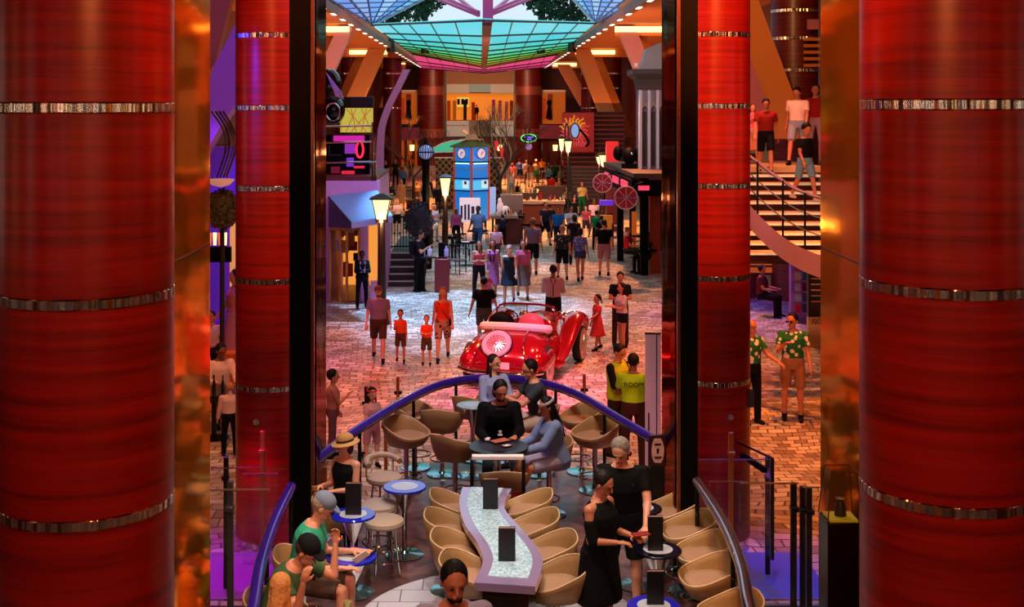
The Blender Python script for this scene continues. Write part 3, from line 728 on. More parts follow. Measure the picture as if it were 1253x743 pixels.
def handrail(pts, label, posts, mat):
    c = pts[len(pts)//2]; t = empty('handrail', (c.x, c.y, BF), 0, label, 'handrail'); sp_ = [Vector((p.x-c.x, p.y-c.y, p.z-BF)) for p in spline(pts, 8)]
    MB().tube(sp_, .052, 14).build('top_rail', mat, t)
    MB().tube([p-Vector((0, 0, .05)) for p in sp_], .022, 8).build('under_rail', M_BLACKM, t)
    n = len(sp_)
    for k in posts:
        p = sp_[int(k*(n-1))]; m = MB(); m.cone((p.x, p.y, 0), (p.x, p.y, p.z-.05), .022, .022); m.cone((p.x, p.y, 0), (p.x, p.y, .02), .06, .06, 16)
        m.bar((p.x, p.y, p.z-.3), (p.x*.97, p.y*.97, p.z-.32), .03); m.build('rail_post', M_BLACKM, t)
    ks = list(posts)
    for a, b in zip(ks, ks[1:]):
        i, j = int(a*(n-1)), int(b*(n-1)); m = MB(); 
        lo = [Vector((q.x, q.y, .08)) for q in sp_[i:j+1]]; hi = [Vector((q.x, q.y, q.z-.12)) for q in sp_[i:j+1]]
        V = [(m.v(a_), m.v(b_)) for a_, b_ in zip(lo, hi)]
        for (a0, b0), (a1, b1) in zip(V, V[1:]): m.f([a0, a1, b1, b0])
        m.build('glass_pane', M_GLASS, t)
handrail(far_rail, 'blue arched handrail around the far end of the bar platform', [.0, .14, .28, .42, .56, .70, .84, 1.0], M_RAIL)
handrail(lf_rail, 'blue-white curved handrail on the left, beside the man in the cap', [0, .3, .6, 1], M_RAIL)
handrail(rt_rail, 'shining steel curved handrail on the right, behind the tan stools', [0, .3, .6, 1], M_STEEL)

# ---------------------------------------------------------------- stools
def make_stool(seat=.56, label='', disc=None, group=None):
    t = empty('bar_stool', (0, 0, 0), 0, label, 'stool', group)
    n = 48; zb = seat-.10
    def h(a):                                      # a = 0 at the front (-Y)
        u = (1-math.cos(a))/2; return .12+.20*(u**1.2)
    def ringp(rx, ry, zf, sq=3.1):
        o = []
        for j in range(n):
            a = 2*PI*j/n; c, s_ = math.cos(a), math.sin(a); k = (abs(c)**sq+abs(s_)**sq)**(-1/sq)
            o.append(Vector((s_*k*rx, -c*k*ry, zf(a))))
        return o
    m = MB()
    m.rings([ringp(.15, .15, lambda a: zb), ringp(.20, .20, lambda a: zb+.015), ringp(.245, .23, lambda a: zb+.25*h(a)+.03), ringp(.27, .255, lambda a: zb+.65*h(a)+.02), ringp(.285, .27, lambda a: zb+h(a)+.01), ringp(.278, .262, lambda a: zb+h(a)+.022),
             ringp(.265, .25, lambda a: zb+h(a)+.01), ringp(.25, .235, lambda a: zb+.65*h(a)+.04), ringp(.225, .215, lambda a: zb+.11)])
    m.build('tub_shell', M_TAN, t, smooth=60)
    m = MB(); m.rings([ringp(r, r*.95, (lambda z: (lambda a: zb+z))(z)) for r, z in ((.10, .10), (.225, .10), (.232, .125), (.22, .14), (.12, .147))]); m.build('seat_cushion', M_CUSH, t, smooth=60)
    m = MB(); m.tube([p+Vector((0, 0, .004)) for p in ringp(.276, .26, lambda a: zb+h(a)+.018)], .007, 6, close=True); m.build('piping', M_TANL, t)
    MB().lathe([(.028, .02), (.028, zb*.55), (.034, zb*.55), (.034, zb-.03), (.10, zb-.005), (.10, zb+.002)], 20).build('pole', M_CHROME, t)
    m = MB(); m.lathe([(.19, .0), (.205, .006), (.20, .016), (.05, .028), (.028, .05)], 40); m.build('base_disc', M_DISC, t)
    m = MB(); m.tube([(.17*math.sin(2*PI*j/32), -.05-.17*math.cos(2*PI*j/32), .20) for j in range(32)], .010, 8, close=True); m.bar((0, 0, .20), (0, -.21, .20), .012); m.build('footrest', M_CHROME, t)
    return t
low = make_stool(.56); high = make_stool(.68)
used = {'low': False, 'high': False}
def stool(px, D, rz, label, kind='low', X=None):
    src = low if kind == 'low' else high
    o = copy_tree(src) if used[kind] else src; used[kind] = True
    o.location = (XX(px, D) if X is None else X, D, BF); o.rotation_euler = (0, 0, R(rz)); tag(o, label, 'stool', 'tan tub bar stools on the platform')
    return o
# rz: 0 faces the camera, 90 faces right, -90 faces left, 180 faces away
for i, (px, D) in enumerate(((556, 13.05), (551, 12.4), (561, 11.8), (574, 11.2))):
    stool(px, D, 90-4*i, 'tan tub stool on the left side of the wavy table, %s' % ('farthest of the four', 'second from the far end', 'second from the near end', 'nearest of the four')[i])
for i, (px, D) in enumerate(((646, 13.05), (652, 12.4), (672, 11.75), (681, 11.05))):
    stool(px, D, -90+4*i, 'tan tub stool on the right side of the wavy table, %s' % ('farthest of the four', 'second from the far end', 'second from the near end', 'nearest of the four')[i])
for i, (px, D) in enumerate(((822, 12.95), (842, 12.35), (862, 11.75), (868, 11.15), (893, 10.3))):
    stool(px, D, -84, 'tan tub stool along the right steel handrail, %s' % ('farthest, by the older man', 'second from the far end', 'middle of the five', 'second from the camera end', 'nearest and cut by the frame')[i])
stool(497, 15.6, 52, 'tan tub stool behind the cream padded stool', 'high')
stool(508, 16.6, 60, 'tan tub stool tucked behind another near the left curve of the blue rail', 'high')
stool(541, 16.3, 168, 'tan tub stool turned away from the camera, left of the long-haired woman', 'high')
stool(580, 17.0, 150, 'tan tub stool half hidden behind the small white table and the man in black', 'high')
stool(557, 15.0, 140, 'tan tub stool turned toward the dark round table from its left', 'high')
stool(616, 14.0, 180, 'tan tub stool seen from behind between the round table and the wavy table', 'low')
stool(672, 14.7, -75, 'tan tub stool holding the woman in the denim jacket', 'high')
stool(660, 16.3, -100, 'tan tub stool holding the man in the grey t-shirt', 'high')
stool(609, 15.35, 0, 'tan tub stool holding the man in the black jacket', 'high')
stool(604, 16.9, -10, 'tan tub stool holding the woman with long brown hair', 'high')
stool(712, 16.4, -60, 'tan tub stool by the blue rail right of the headband woman, farther one', 'high')
stool(728, 15.6, -55, 'tan tub stool by the blue rail right of the headband woman, nearer one', 'high')
stool(370, 11.35, 90, 'tan tub stool holding the man in the teal t-shirt')
stool(413, 12.9, 90, 'tan tub stool behind the man in the teal t-shirt')
stool(338, 10.35, 90, 'tan tub stool holding the man in the olive shirt')
stool(325, 9.4, 90, 'tan tub stool holding the blonde woman')
# low-backed cream stools by the left blue tables
def cream_stool(px, D, rz, label, back):
    t = empty('cream_stool', (XX(px, D), D, BF), R(rz), label, 'stool', 'cream stools at the small blue tables')
    MB().lathe([(.02, .52), (.19, .52), (.21, .545), (.205, .58), (.17, .60), (.02, .605)], 32).build('seat', M_CREAM, t)
    if back:
        pts = [(.20*math.sin(a), .20*math.cos(a)*.95+.02, .74+.04*math.cos(a)) for a in [R(-100+i*10) for i in range(21)]]
        m = MB(); m.tube(pts, .035, 10); m.build('backrest', M_CREAM, t)
        [MB().cone((sx*.17, .12, .57), (sx*.17, .12, .74), .012, .012).build('back_strut', M_CHROME, t) for sx in (1, -1)]
    for a in (45, 135, 225, 315):
        MB().cone((.13*math.cos(R(a)), .13*math.sin(R(a)), .52), (.19*math.cos(R(a)), .19*math.sin(R(a)), 0), .013, .013).build('leg', M_CHROME, t)
    m = MB(); m.tube([(.175*math.cos(2*PI*j/28), .175*math.sin(2*PI*j/28), .18) for j in range(28)], .010, 8, close=True); m.build('footrest', M_CHROME, t)
cream_stool(470, 14.3, 30, 'cream stool with a padded curved back behind the small blue table', True)
cream_stool(463, 13.3, 0, 'round backless cream stool between the two small blue tables', False)
cream_stool(470, 12.8, 20, 'chrome-legged cream stool nearest the open floor on the left', False)

# ---------------------------------------------------------------- tables
def small_table(px, py, z, r, label, rim=M_BLUERIM, inner=M_TOPIN, cone_=True, D=None):
    D = D or DG(py, BF+z); t = empty('cocktail_table', (XX(px, D), D, BF), 0, label, 'table', None)
    MB().lathe([(.02, z-.03), (r-.03, z-.03), (r, z-.02), (r, z-.006), (r-.006, z), (.02, z)], 48).build('table_rim', rim, t)
    MB().lathe([(r*.62, z), (r*.62, z+.003), (.02, z+.003)], 48).build('table_inlay', inner, t)
    if cone_: MB().lathe([(.02, z-.30), (r*.62, z-.035), (.02, z-.032)], 28).build('cone_support', M_CHROME, t)
    MB().lathe([(.028, .02), (.028, z-.04)], 18).build('pole', M_CHROME, t)
    MB().lathe([(.20, 0), (.21, .008), (.05, .025), (.028, .05)], 36).build('base_disc', M_DISC, t)
    return t
T1 = small_table(495, 595, .75, .235, 'small round table with blue rim beside the cream padded stool')
T2 = small_table(432, 629, .80, .225, 'small round table with blue rim holding a menu by the hatted woman')
T3 = small_table(430, 680, .76, .235, 'small round table with dark blue rim holding a phone cup and an orange pad')
T4 = small_table(435, 762, .74, .21, 'small round table at the lower left edge holding a drink')
T5 = small_table(610, 546, 1.0, .345, 'large dark round table between the man in black and the denim woman', rim=M_BLKTOP, inner=pm('dark_top', '1A161E', .35, var=0), cone_=False)
T6 = small_table(578, 495, .95, .21, 'small white-topped round table by the long-haired woman', rim=pm('pale_rim', '98B0B0', .2, var=0))
T7 = small_table(783, 621, .8, .225, 'small black-rimmed round table under the older man\'s hand', rim=M_BLKTOP)
T8 = small_table(805, 672, .8, .22, 'small black-rimmed round table holding a menu right of the woman in black', rim=M_BLKTOP)
T9 = small_table(800, 741, .8, .22, 'small violet-rimmed round table at the bottom edge right of the woman in black')

# ---------------------------------------------------------------- wavy table
zt = .80; Lp = [(566, 596), (562, 615), (568, 640), (584, 664), (591, 686), (580, 713)]; Rp = [(626, 598), (617, 620), (636, 645), (657, 670), (664, 690), (655, 718)]
Ls = spline([rp(x, y, BF+zt) for x, y in Lp], 8); Rs = spline([rp(x, y, BF+zt) for x, y in Rp], 8)
wc = Vector((.15, 11.8, 0)); wt = empty('wavy_table', (wc.x, wc.y, BF), 0, 'long wavy glass-topped bar table with pale lit panel and violet rim', 'table')
rel = lambda L_: [(p.x-wc.x, p.y-wc.y) for p in L_]
MB().prism(rel(Ls)+rel(Rs)[::-1], zt-.07, zt).build('table_rim', pm('pearl_violet_rim', 'A898C8', .14, .35, var=0, coat=.5), wt, smooth=20)
def mosaic():
    m, nt, b = newmat('lit_mosaic_glass'); mp = coords(nt); v = node(nt, 'ShaderNodeTexVoronoi', Scale=45.0); nt.links.new(mp.outputs[0], v.inputs['Vector'])
    r = ramp(nt, [(0.0, '7CA4BC'), (0.5, 'A8CCDC'), (1, 'D4ECF4')]); nt.links.new(v.outputs['Color'], r.inputs[0]); nt.links.new(r.outputs[0], b.inputs['Base Color'])
    nt.links.new(r.outputs[0], b.inputs['Emission Color']); b.inputs['Emission Strength'].default_value = .10; b.inputs['Roughness'].default_value = .2; return m
inn = [a.lerp(b, .17) for a, b in zip(Ls, Rs)][0:-3]; inn2 = [a.lerp(b, .83) for a, b in zip(Ls, Rs)][0:-3]
MB().prism(rel(inn)+rel(inn2)[::-1], zt, zt+.005).build('lit_panel', mosaic(), wt, smooth=0)
bd = [a.lerp(b, .12) for a, b in zip(Ls, Rs)][:-1]; bd2 = [a.lerp(b, .88) for a, b in zip(Ls, Rs)][:-1]
MB().prism(rel(bd)+rel(bd2)[::-1], 0, zt-.07).build('base', pm('dark_red_base', '2A0C0A', .3, var=.1), wt, smooth=20)
m = MB(); a, b = bd[-1], bd2[-1]; m.box(((a.x+b.x)/2-wc.x, (a.y+b.y)/2-wc.y-.012, .36), ((b.x-a.x)*.96, .02, .68)); m.build('end_panel', pm('end_black', '120808', .25, var=0), wt)
es = empty('end_screen', (XX(609, 13.55), 13.55, BF), 0, 'low glass screen with white top bar at the far end of the wavy table', 'screen')
m = MB(); m.box((0, 0, 1.02), (.57, .09, .045)); m.build('top_bar', M_WHITE, es, bevel=.008)
for sx in (-1, 1): m = MB(); m.box((sx*.285, 0, .5), (.04, .09, 1.0)); m.build('side_post', M_BLACKM, es)
m = MB(); m.box((0, 0, .80), (.53, .008, .34)); m.build('glass_pane', M_GLASS, es); m = MB(); m.box((0, .02, .40), (.53, .03, .46)); m.build('lower_panel', pm('burgundy', '6A1414', .3, var=0), es)

# ---------------------------------------------------------------- things on the tables
def menu(px, pyt, pyb, z, label, w=.105, h=None, rz=0):
    D = DG(pyb, BF+z); h = h or (pyb-pyt)*D/F; t = empty('menu_card', (XX(px, D), D, BF+z+.004), R(rz), label, 'menu', 'black upright menus')
    m = MB(); m.box((0, 0, h/2), (w, .012, h), M=Matrix.Rotation(R(3), 4, 'X')); m.build('front_cover', M_MENU, t)
    m = MB(); m.box((.004, .03, h/2), (w, .012, h), M=Matrix.Rotation(R(-5), 4, 'X')); m.build('back_cover', M_MENU, t)
    m = MB(); m.box((.002, .015, h/2+.004), (w*.96, .008, h*.98)); m.build('page_block', pm('page_pink', 'D8A090', .7, var=0), t)
menu(600, 587, 624, zt, 'black menu standing at the far end of the wavy table', .15)
menu(620, 647, 688, zt, 'black menu standing in the middle of the wavy table', .15)
menu(432, 592, 631, .80, 'black menu standing on the hatted woman\'s table', .155)
menu(802, 633, 675, .80, 'black menu standing on the table right of the woman in black', .14)
menu(802, 700, 741, .80, 'black menu standing on the violet-rimmed table at the bottom', .14)
def pad(px, py, z, w, l, rz, label, mat=M_PAPER, cat='menu'):
    D = DG(py, z); t = empty('order_pad', (XX(px, D), D, z+.003), R(rz), label, cat)
    m = MB(); m.box((0, 0, .006), (w, l, .012)); m.build('cover', M_MENU, t); m = MB(); m.box((0, 0, .0145), (w*.88, l*.9, .005)); m.build('page', mat, t)
pad(440, 677, BF+.763, .15, .25, 70, 'orange open pad on the dark blue rimmed table')
pad(768, 618, BF+.80, .14, .2, 20, 'pale orange pad under the older man\'s hand', pm('paper_pale', 'F0B070', .7, var=0))
pad(612, 541, BF+1.0, .14, .24, -55, 'brown card on the large dark round table', pm('paper_brown', 'B86840', .7, var=0))
pad(620, 547, BF+1.0, .10, .07, 40, 'small white slip on the large dark round table', M_WHITE, 'paper')
pad(597, 539, BF+1.0, .14, .05, 80, 'white folded napkin on the large dark round table', M_WHITE, 'napkin')
def cup(px, py, z, r, h, mat, label, cat='cup'):
    D = DG(py, z); t = empty('tumbler', (XX(px, D), D, z+.004), 0, label, cat)
    MB().lathe([(r*.8, 0), (r, h), (r*.9, h), (r*.72, .01)], 20).build('vessel', mat, t)
    MB().lathe([(r*1.5, 0), (r*1.5, .004), (.01, .005)], 20).build('coaster', M_WHITE, t)
cup(417, 676, BF+.763, .032, .12, pm('navy_cup', '1C2A50', .3, var=0), 'dark blue tumbler on a white coaster by the orange pad')
cup(425, 752, BF+.74, .035, .10, pm('lemon_drink', 'C8D080', .15, var=0), 'tumbler of lemon drink on the lower left table')
cup(612, 533, BF+1.0, .02, .05, M_WHITE, 'tiny white cup at the back of the dark round table')

# ---------------------------------------------------------------- glass guards beside the platform, side walkways
def guard(label, x0, x1, D, ztop, zb, posts, mat=M_GREYP, group='glass guards beside the platform'):
    t = empty('glass_guard', ((x0+x1)/2, D, 0), 0, label, 'guard', None); ox = (x0+x1)/2
    m = MB(); m.box((0, 0, (ztop+zb)/2), (abs(x1-x0), .014, ztop-zb)); m.build('glass_pane', M_GLASS, t, smooth=0)
    m = MB(); m.box((0, 0, ztop+.004), (abs(x1-x0), .018, .01)); m.build('edge', pm('glass_edge', '8A6A5A', .2, .3, var=0), t, smooth=0)
    for x, zt_, mt in posts:
        m = MB(); m.box((x-ox, .03, zt_/2), (.05, .05, zt_)); m.box((x-ox, .0, zt_-.22), (.07, .09, .04)); m.build('post', mt, t, bevel=.005)
guard('long glass guard crossing behind the left handrail', XX(258, 13.2), XX(398, 13.2), 13.2, ZZ(573, 13.2), .45, [(XX(276, 13.2), ZZ(560, 13.2), M_BLACKM), (XX(397, 13.2), ZZ(572, 13.2), M_BRASS)])
guard('glass guard with copper post in front of the left slim column', XX(297, 13.9), XX(340, 13.9), 13.9, ZZ(580, 13.9), .05, [(XX(315, 13.6), ZZ(537, 13.6), M_BRASS)])
guard('nearer glass guard at the lower left edge', XX(255, 10.4), XX(330, 10.4), 10.4, ZZ(600, 10.4), .05, [(XX(281, 10.4), ZZ(590, 10.4), M_GREYP)])
guard('long glass guard crossing behind the steel handrail', XX(831, 13.6), XX(944, 13.6), 13.6, ZZ(563, 13.6), .45, [(XX(836, 13.6), ZZ(565, 13.6), M_BRASS), (XX(940, 13.6), ZZ(561, 13.6), M_BLACKM)])
guard('glass guard with copper post in front of the right slim column', XX(868, 13.4), XX(912, 13.4), 13.4, ZZ(590, 13.4), .05, [(XX(895, 13.4), ZZ(530, 13.4), M_BRASS)])
guard('glass guard on the right ending in a dark post', XX(905, 10.8), XX(977, 10.8), 10.8, ZZ(592, 10.8), .05, [(XX(972, 10.8), ZZ(592, 10.8), M_BLACKM)])
guard('tall glass gate between two black posts at the right', XX(982, 11.6), XX(1003, 11.6), 11.6, ZZ(597, 11.6), .05, [(XX(983, 11.6), ZZ(596, 11.6), M_BLACKM), (XX(991, 11.6), ZZ(598, 11.6), M_BLACKM)])
# slanted inner handrail seen through the right gap
g2 = empty('glass_gate', (XX(930, 13.8), 13.8, 0), 0, 'glass gate with black arm and dark posts right of the red column', 'gate')
a, b, c, d = [Vector((XX(x, D)-XX(930, 13.8), D-13.8, ZZ(y, D))) for x, y, D in ((900, 540, 14.3), (945, 561, 13.2), (945, 685, 13.2), (900, 640, 14.3))]
m = MB(); m.extr([a, b, c, d], (.0, .012, 0)); m.build('glass_pane', M_GLASS, g2, smooth=0)
m = MB(); m.bar(a, b, .02); m.bar(b, c, .035); m.build('frame', M_BLACKM, g2)
m = MB(); m.bar(Vector((XX(908, 14)-XX(930, 13.8), .2, ZZ(557, 14))), Vector((XX(936, 13.4)-XX(930, 13.8), -.4, ZZ(576, 13.4))), .05); m.build('arm', M_BLACK, g2)
# low walkway steps; the blue and magenta floor light is put into their colours
wk = MB(); wk.box2((2.15, 12.9, .0), (3.7, 14.3, .10)); o = wk.build('threshold_step', pm('blue_lit_step', '6070B0', .35, var=0), None, smooth=0, bevel=.01); tag(o, 'low step coloured like the blue-lit floor, with metal nosing, lower right', 'step')
MB().box2((2.15, 12.86, .06), (3.7, 12.9, .11)).build('nosing', M_CHROME, o, smooth=0)
wk = MB(); wk.box2((-3.7, 12.9, .0), (-2.1, 14.3, .10)); o = wk.build('threshold_step', pm('magenta_lit_step', 'A060B0', .35, var=0), None, smooth=0, bevel=.01); tag(o, 'low step coloured like the magenta-lit floor at the lower left', 'step')
MB().box2((-3.7, 12.86, .06), (-2.1, 12.9, .11)).build('nosing', M_CHROME, o, smooth=0)
# posts standing on the promenade just outside the far rail
for i, (px, yt, D) in enumerate(((448, 473, 18.6), (487, 461, 19.3), (715, 458, 19.5), (472, 500, 17.2))):
    t = empty('barrier_post', (XX(px, D), D, 0), 0, 'slim copper post outside the blue rail, %s' % ('between the two children', 'right of the girl with the pink band', 'right of the red car', 'closest to the blue rail on the left')[i], 'post')
    zz = ZZ(yt, D); MB().cone((0, 0, 0), (0, 0, zz), .028, .028).build('pole', M_BRASS if i != 0 else M_BLACKM, t); m = MB(); m.cone((0, 0, 0), (0, 0, .03), .09, .09, 20); m.box((0, 0, zz-.25), (.12, .05, .05)); m.build('fitting', M_BLACKM, t)
# sign stand and roll-up screen by the right pylon
t = empty('sign_stand', (XX(804, 13.3), 13.3, BF), 0, 'upright dark stand with an oval pink notice card beside the right pylon', 'sign')
hh = ZZ(532, 13.3)-BF; MB().box((0, 0, hh/2-.15), (.16, .08, hh-.3)).build('stand', M_BLACKM, t, bevel=.01)
MB().box((0, -.03, hh-.16), (.19, .03, .34)).build('frame', pm('plum_frame', '30101C', .3, var=0), t, bevel=.01)
m = MB(); m.extr([(.065*math.cos(2*PI*i/24)*1.05, -.05, hh-.16+.13*max(-1, min(1, 1.15*math.sin(2*PI*i/24)))) for i in range(24)], (0, -.006, 0)); m.build('card', pm('card_pink', 'D8A8A8', .6, var=0), t)
m = MB(); m.box((0, -.06, hh-.09), (.07, .004, .018)); m.box((0, -.06, hh-.16), (.025, .004, .05)); m.box((0, -.06, hh-.225), (.09, .004, .008)); m.box((0, -.06, hh-.24), (.07, .004, .006)); m.build('printed_marks', M_BLACK, t)
t = empty('display_banner', (XX(799, 17.2), 17.2, 0), R(-6), 'tall pale lilac display board standing behind the blue rail by the staff in green', 'banner')
hh = ZZ(409, 17.2); m = MB(); m.box((0, 0, hh/2), (.22, .03, hh)); m.build('board', pm('board_lilac', 'C8A8C0', .5, var=.03), t); m = MB(); m.box((.05, -.02, hh/2), (.012, .01, hh)); m.box((-.06, -.02, .5), (.02, .01, 1.0)); m.build('rib', M_DARK, t)
m = MB(); m.box((0, 0, hh+.01), (.23, .04, .02)); m.build('top_rail', M_BLACKM, t)
# ================================================================ RED ROADSTER
car = empty('roadster', (.28, 22.9, 0), R(-17), 'glossy red open vintage roadster with white-walled tyres parked behind the bar', 'car')
M_RED = pm('car_red', 'A80620', .16, .35, var=0, coat=1.0); M_WW = pm('whitewall', 'C8B0B0', .5, var=0); M_TYRE = pm('tyre', '0C0A0A', .6, var=0)
# local: +Y toward the nose, rear at y = 0, x right; length 3.7
def sec(y, w, zb, zt, crown=.10, n=20, p=3.0):
    out = []
    for j in range(n):
        a = 2*PI*j/n; c, s_ = math.cos(a), math.sin(a); k = (abs(c)**p+abs(s_)**p)**(-1/p)
        out.append(Vector((c*k*w/2, y, (zb+zt)/2+s_*k*(zt-zb)/2)))
    return out
m = MB(); m.rings([sec(-.02, 1.1, .34, .52, p=2.2), sec(.06, 1.34, .28, .64), sec(.3, 1.52, .26, .82), sec(.62, 1.56, .26, .93), sec(.95, 1.54, .26, .97), sec(1.1, 1.5, .26, .80), sec(1.9, 1.44, .26, .80), sec(2.05, 1.25, .26, .98), sec(2.5, 1.05, .28, 1.0), sec(3.1, .80, .30, .98), sec(3.55, .66, .32, .94), sec(3.62, .56, .38, .86, p=2.2)])
m.build('body_shell', M_RED, car, smooth=50)
for sx in (-1, 1):
    m = MB()      # rear fender: long teardrop
    m.rings([[Vector((sx*(.62+wx*math.cos(2*PI*j/16)), y, zc+hz*math.sin(2*PI*j/16))) for j in range(16)] for y, wx, zc, hz in ((-.05, .06, .42, .08), (.08, .20, .46, .20), (.35, .25, .47, .26), (.65, .27, .48, .29), (.95, .24, .45, .26), (1.25, .16, .36, .18), (1.5, .08, .28, .08))])
    m.build('rear_fender', M_RED, car, smooth=50)
    m = MB()      # front fender: arched over the wheel, sweeping down to the running board
    pts = [(1.35, .30, .10, .05), (1.7, .38, .13, .07), (2.05, .56, .16, .10), (2.35, .76, .19, .13), (2.65, .90, .21, .13), (2.95, .93, .21, .12), (3.25, .86, .19, .11), (3.5, .70, .15, .09), (3.62, .54, .09, .05)]
    m.rings([[Vector((sx*(.80+wx*math.cos(2*PI*j/16)), y, zc+hz*math.sin(2*PI*j/16))) for j in range(16)] for y, zc, wx, hz in pts])
    m.build('front_fender', M_RED, car, smooth=50)
    m = MB(); m.box((sx*.80, 1.45, .27), (.26, .9, .04)); m.build('running_board', M_RED, car, bevel=.015)
    for y in (.62, 2.98):
        w = empty('wheel', (sx*(.86 if y > 2 else .74), y, .37), 0); w.parent = car
        def wl(prof, nm, mt):
            q = MB(); q.M = Matrix.Rotation(R(90), 4, 'Y') @ Matrix.Scale(1, 4); q.lathe(prof, 36); return q.build(nm, mt, w)
        wl([(.22, -.07), (.36, -.08), (.37, -.04), (.37, .04), (.36, .08), (.22, .07)], 'tyre', M_TYRE)
        wl([(.22, sx*.074), (.22, sx*.082), (.32, sx*.086), (.32, sx*.078)], 'whitewall', M_WW)
        wl([(.02, sx*.09), (.08, sx*.09), (.10, sx*.07), (.20, sx*.06), (.22, sx*.08)][::1], 'hubcap', M_CHROME)
        q = MB()
        for k in range(16):
            a = 2*PI*k/16; q.bar((sx*.085, .06*math.cos(a), .06*math.sin(a)), (sx*.075, .21*math.cos(a), .21*math.sin(a)), .012)
        q.build('spoke', M_CHROME, w)['kind'] = 'stuff'
    m = MB(); m.ell((sx*.46, 3.45, .82), (.11, .14, .11), n=16, m=12); m.build('headlamp', M_CHROME, car)
    m = MB(); m.ell((sx*.60, -.02, .58), (.05, .04, .06)); m.build('tail_lamp', pm('tail_red', 'A00010', .2, emis='FF2020', es=.4, var=0), car)
    m = MB(); pts = spline([(sx*.50, -.0, .55), (sx*.42, .14, .77), (sx*.36, .45, .91), (sx*.34, .85, .99)], 5); m.tube(pts, .012, 6); m.build('chrome_strip', M_CHROME, car)
    m = MB(); m.tube(spline([(sx*.40, 2.3, .9), (sx*.58, 2.55, .95), (sx*.62, 2.75, .80)], 6), .035, 8); m.build('exhaust_pipe', M_CHROME, car)
# spare wheel leaning on the rear deck
sw_ = empty('spare_wheel', (-.12, .22, .80), 0); sw_.parent = car; sw_.rotation_euler = (R(48), 0, 0)
MB().lathe([(.17, -.02), (.26, -.05), (.30, -.02), (.30, .02), (.27, .05), (.19, .055)], 36).build('tyre', M_WW, sw_); MB().lathe([(.295, -.03), (.315, -.01), (.315, .01), (.295, .03)], 36).build('tread', M_TYRE, sw_)
MB().lathe([(.004, .075), (.05, .07), (.065, .02), (.17, .0), (.19, .055)], 36).build('hubcap', pm('hub_pink', 'C890B0', .2, .7, var=0), sw_)
q = MB(); [q.bar((.05*math.cos(2*PI*k/18), .05*math.sin(2*PI*k/18), .055), (.19*math.cos(2*PI*k/18), .19*math.sin(2*PI*k/18), .05), .012) for k in range(18)]; q.build('spoke', M_CHROME, sw_)['kind'] = 'stuff'
# cockpit: dark well, seats, folded white hood, windscreen, wheel
m = MB(); m.box((0, 1.5, .80), (1.18, .85, .03)); m.build('cockpit_floor', pm('cockpit', '300810', .7, var=0), car)
for sx, c in ((-1, M_BLACK), (1, pm('seat_pink', 'D85A60', .45, var=.05))):
    m = MB(); m.ell((sx*.30, 1.18, 1.02), (.27, .14, .24), n=18, m=12); m.ell((sx*.30, 1.38, .88), (.26, .26, .09)); m.build('seat_black' if sx < 0 else 'seat_pink', c, car)
m = MB(); m.tube(spline([(-.66, 1.15, .96), (-.55, .98, 1.0), (0, .90, 1.02), (.55, .98, 1.0), (.66, 1.15, .96)], 8), [.085]*33, 10); m.build('folded_hood', pm('hood_white', 'F4ECDC', .6, var=.04), car)
m = MB(); m.tube(spline([(-.62, 1.95, .96), (-.56, 1.92, 1.26), (0, 1.98, 1.30), (.56, 1.92, 1.26), (.62, 1.95, .96)], 6), .022, 8); m.bar((0, 1.98, .98), (0, 1.98, 1.3), .02); m.build('windscreen_frame', M_RED, car)
m = MB(); m.extr([(-.6, 1.95, .97), (.6, 1.95, .97), (.55, 1.93, 1.25), (-.55, 1.93, 1.25)], (0, .01, 0)); m.build('windscreen', M_GLASS, car)
m = MB(); m.tube([(-.30+.17*math.cos(a), 1.74+.06*math.sin(a), 1.02+.16*math.sin(a)) for a in [2*PI*i/24 for i in range(24)]], .013, 6, close=True); m.build('steering_wheel', M_BLACK, car)
m = MB(); m.ell((.72, 1.95, 1.12), (.09, .05, .08)); m.bar((.64, 1.95, .98), (.72, 1.95, 1.10), .02); m.build('wing_mirror', M_CHROME, car)
m = MB(); m.tube(spline([(-.82, .06, .36), (-.5, -.14, .34), (0, -.18, .34), (.5, -.14, .34), (.82, .06, .36)], 6), .045, 8); m.build('rear_bumper', M_CHROME, car)
m = MB(); m.box((0, -.09, .47), (.42, .02, .12)); m.build('number_plate', M_WHITE, car)
m = MB(); m.box((0, 3.64, .66), (.36, .04, .40)); m.build('grille', M_CHROME, car)
# ================================================================ PROMENADE
def at(px, D, z=0): return Vector((XX(px, D), D, z))
# ---- left shop with awning, upper deck and neon sign
D0 = 33.0; c0 = XX(431, D0)
shop = empty('gift_shop', (c0, D0, 0), 0, 'lilac shop front with glowing doorway and blue awning on the left', 'shop')
def sx_(px, D=D0): return XX(px, D)-c0
hh = ZZ(222, D0)
m = MB(); m.box2((-4.5, .2, 0), (sx_(401), 4, hh)); m.box2((sx_(401), .2, ZZ(278, D0)), (sx_(462), 4, hh)); m.box2((sx_(440), .1, 0), (sx_(450), .4, ZZ(268, D0))); m.box2((sx_(452), .3, 0), (sx_(464), 4, ZZ(268, D0))); m.build('facade', pm('lilac_facade', 'C890C8', .7, var=.05), shop)
m = MB(); m.box2((sx_(403), 3.2, 0), (sx_(440), 3.3, ZZ(278, D0))); m.build('lit_interior', glow('shop_warm', 'FFA040', .9), shop); m = MB(); m.box2((sx_(451), .05, .6), (sx_(461), .25, ZZ(272, D0))); m.build('lit_side_window', MATS['shop_warm'], shop)
m = MB(); m.box2((sx_(403), .2, 0), (sx_(439), 3.2, .03)); m.build('shop_floor', pm('shop_floor', 'A86030', .4), shop)
m = MB()
for px in (403, 416, 424, 439): m.box2((sx_(px)-.03, .02, 0), (sx_(px)+.03, .12, ZZ(280, D0)))
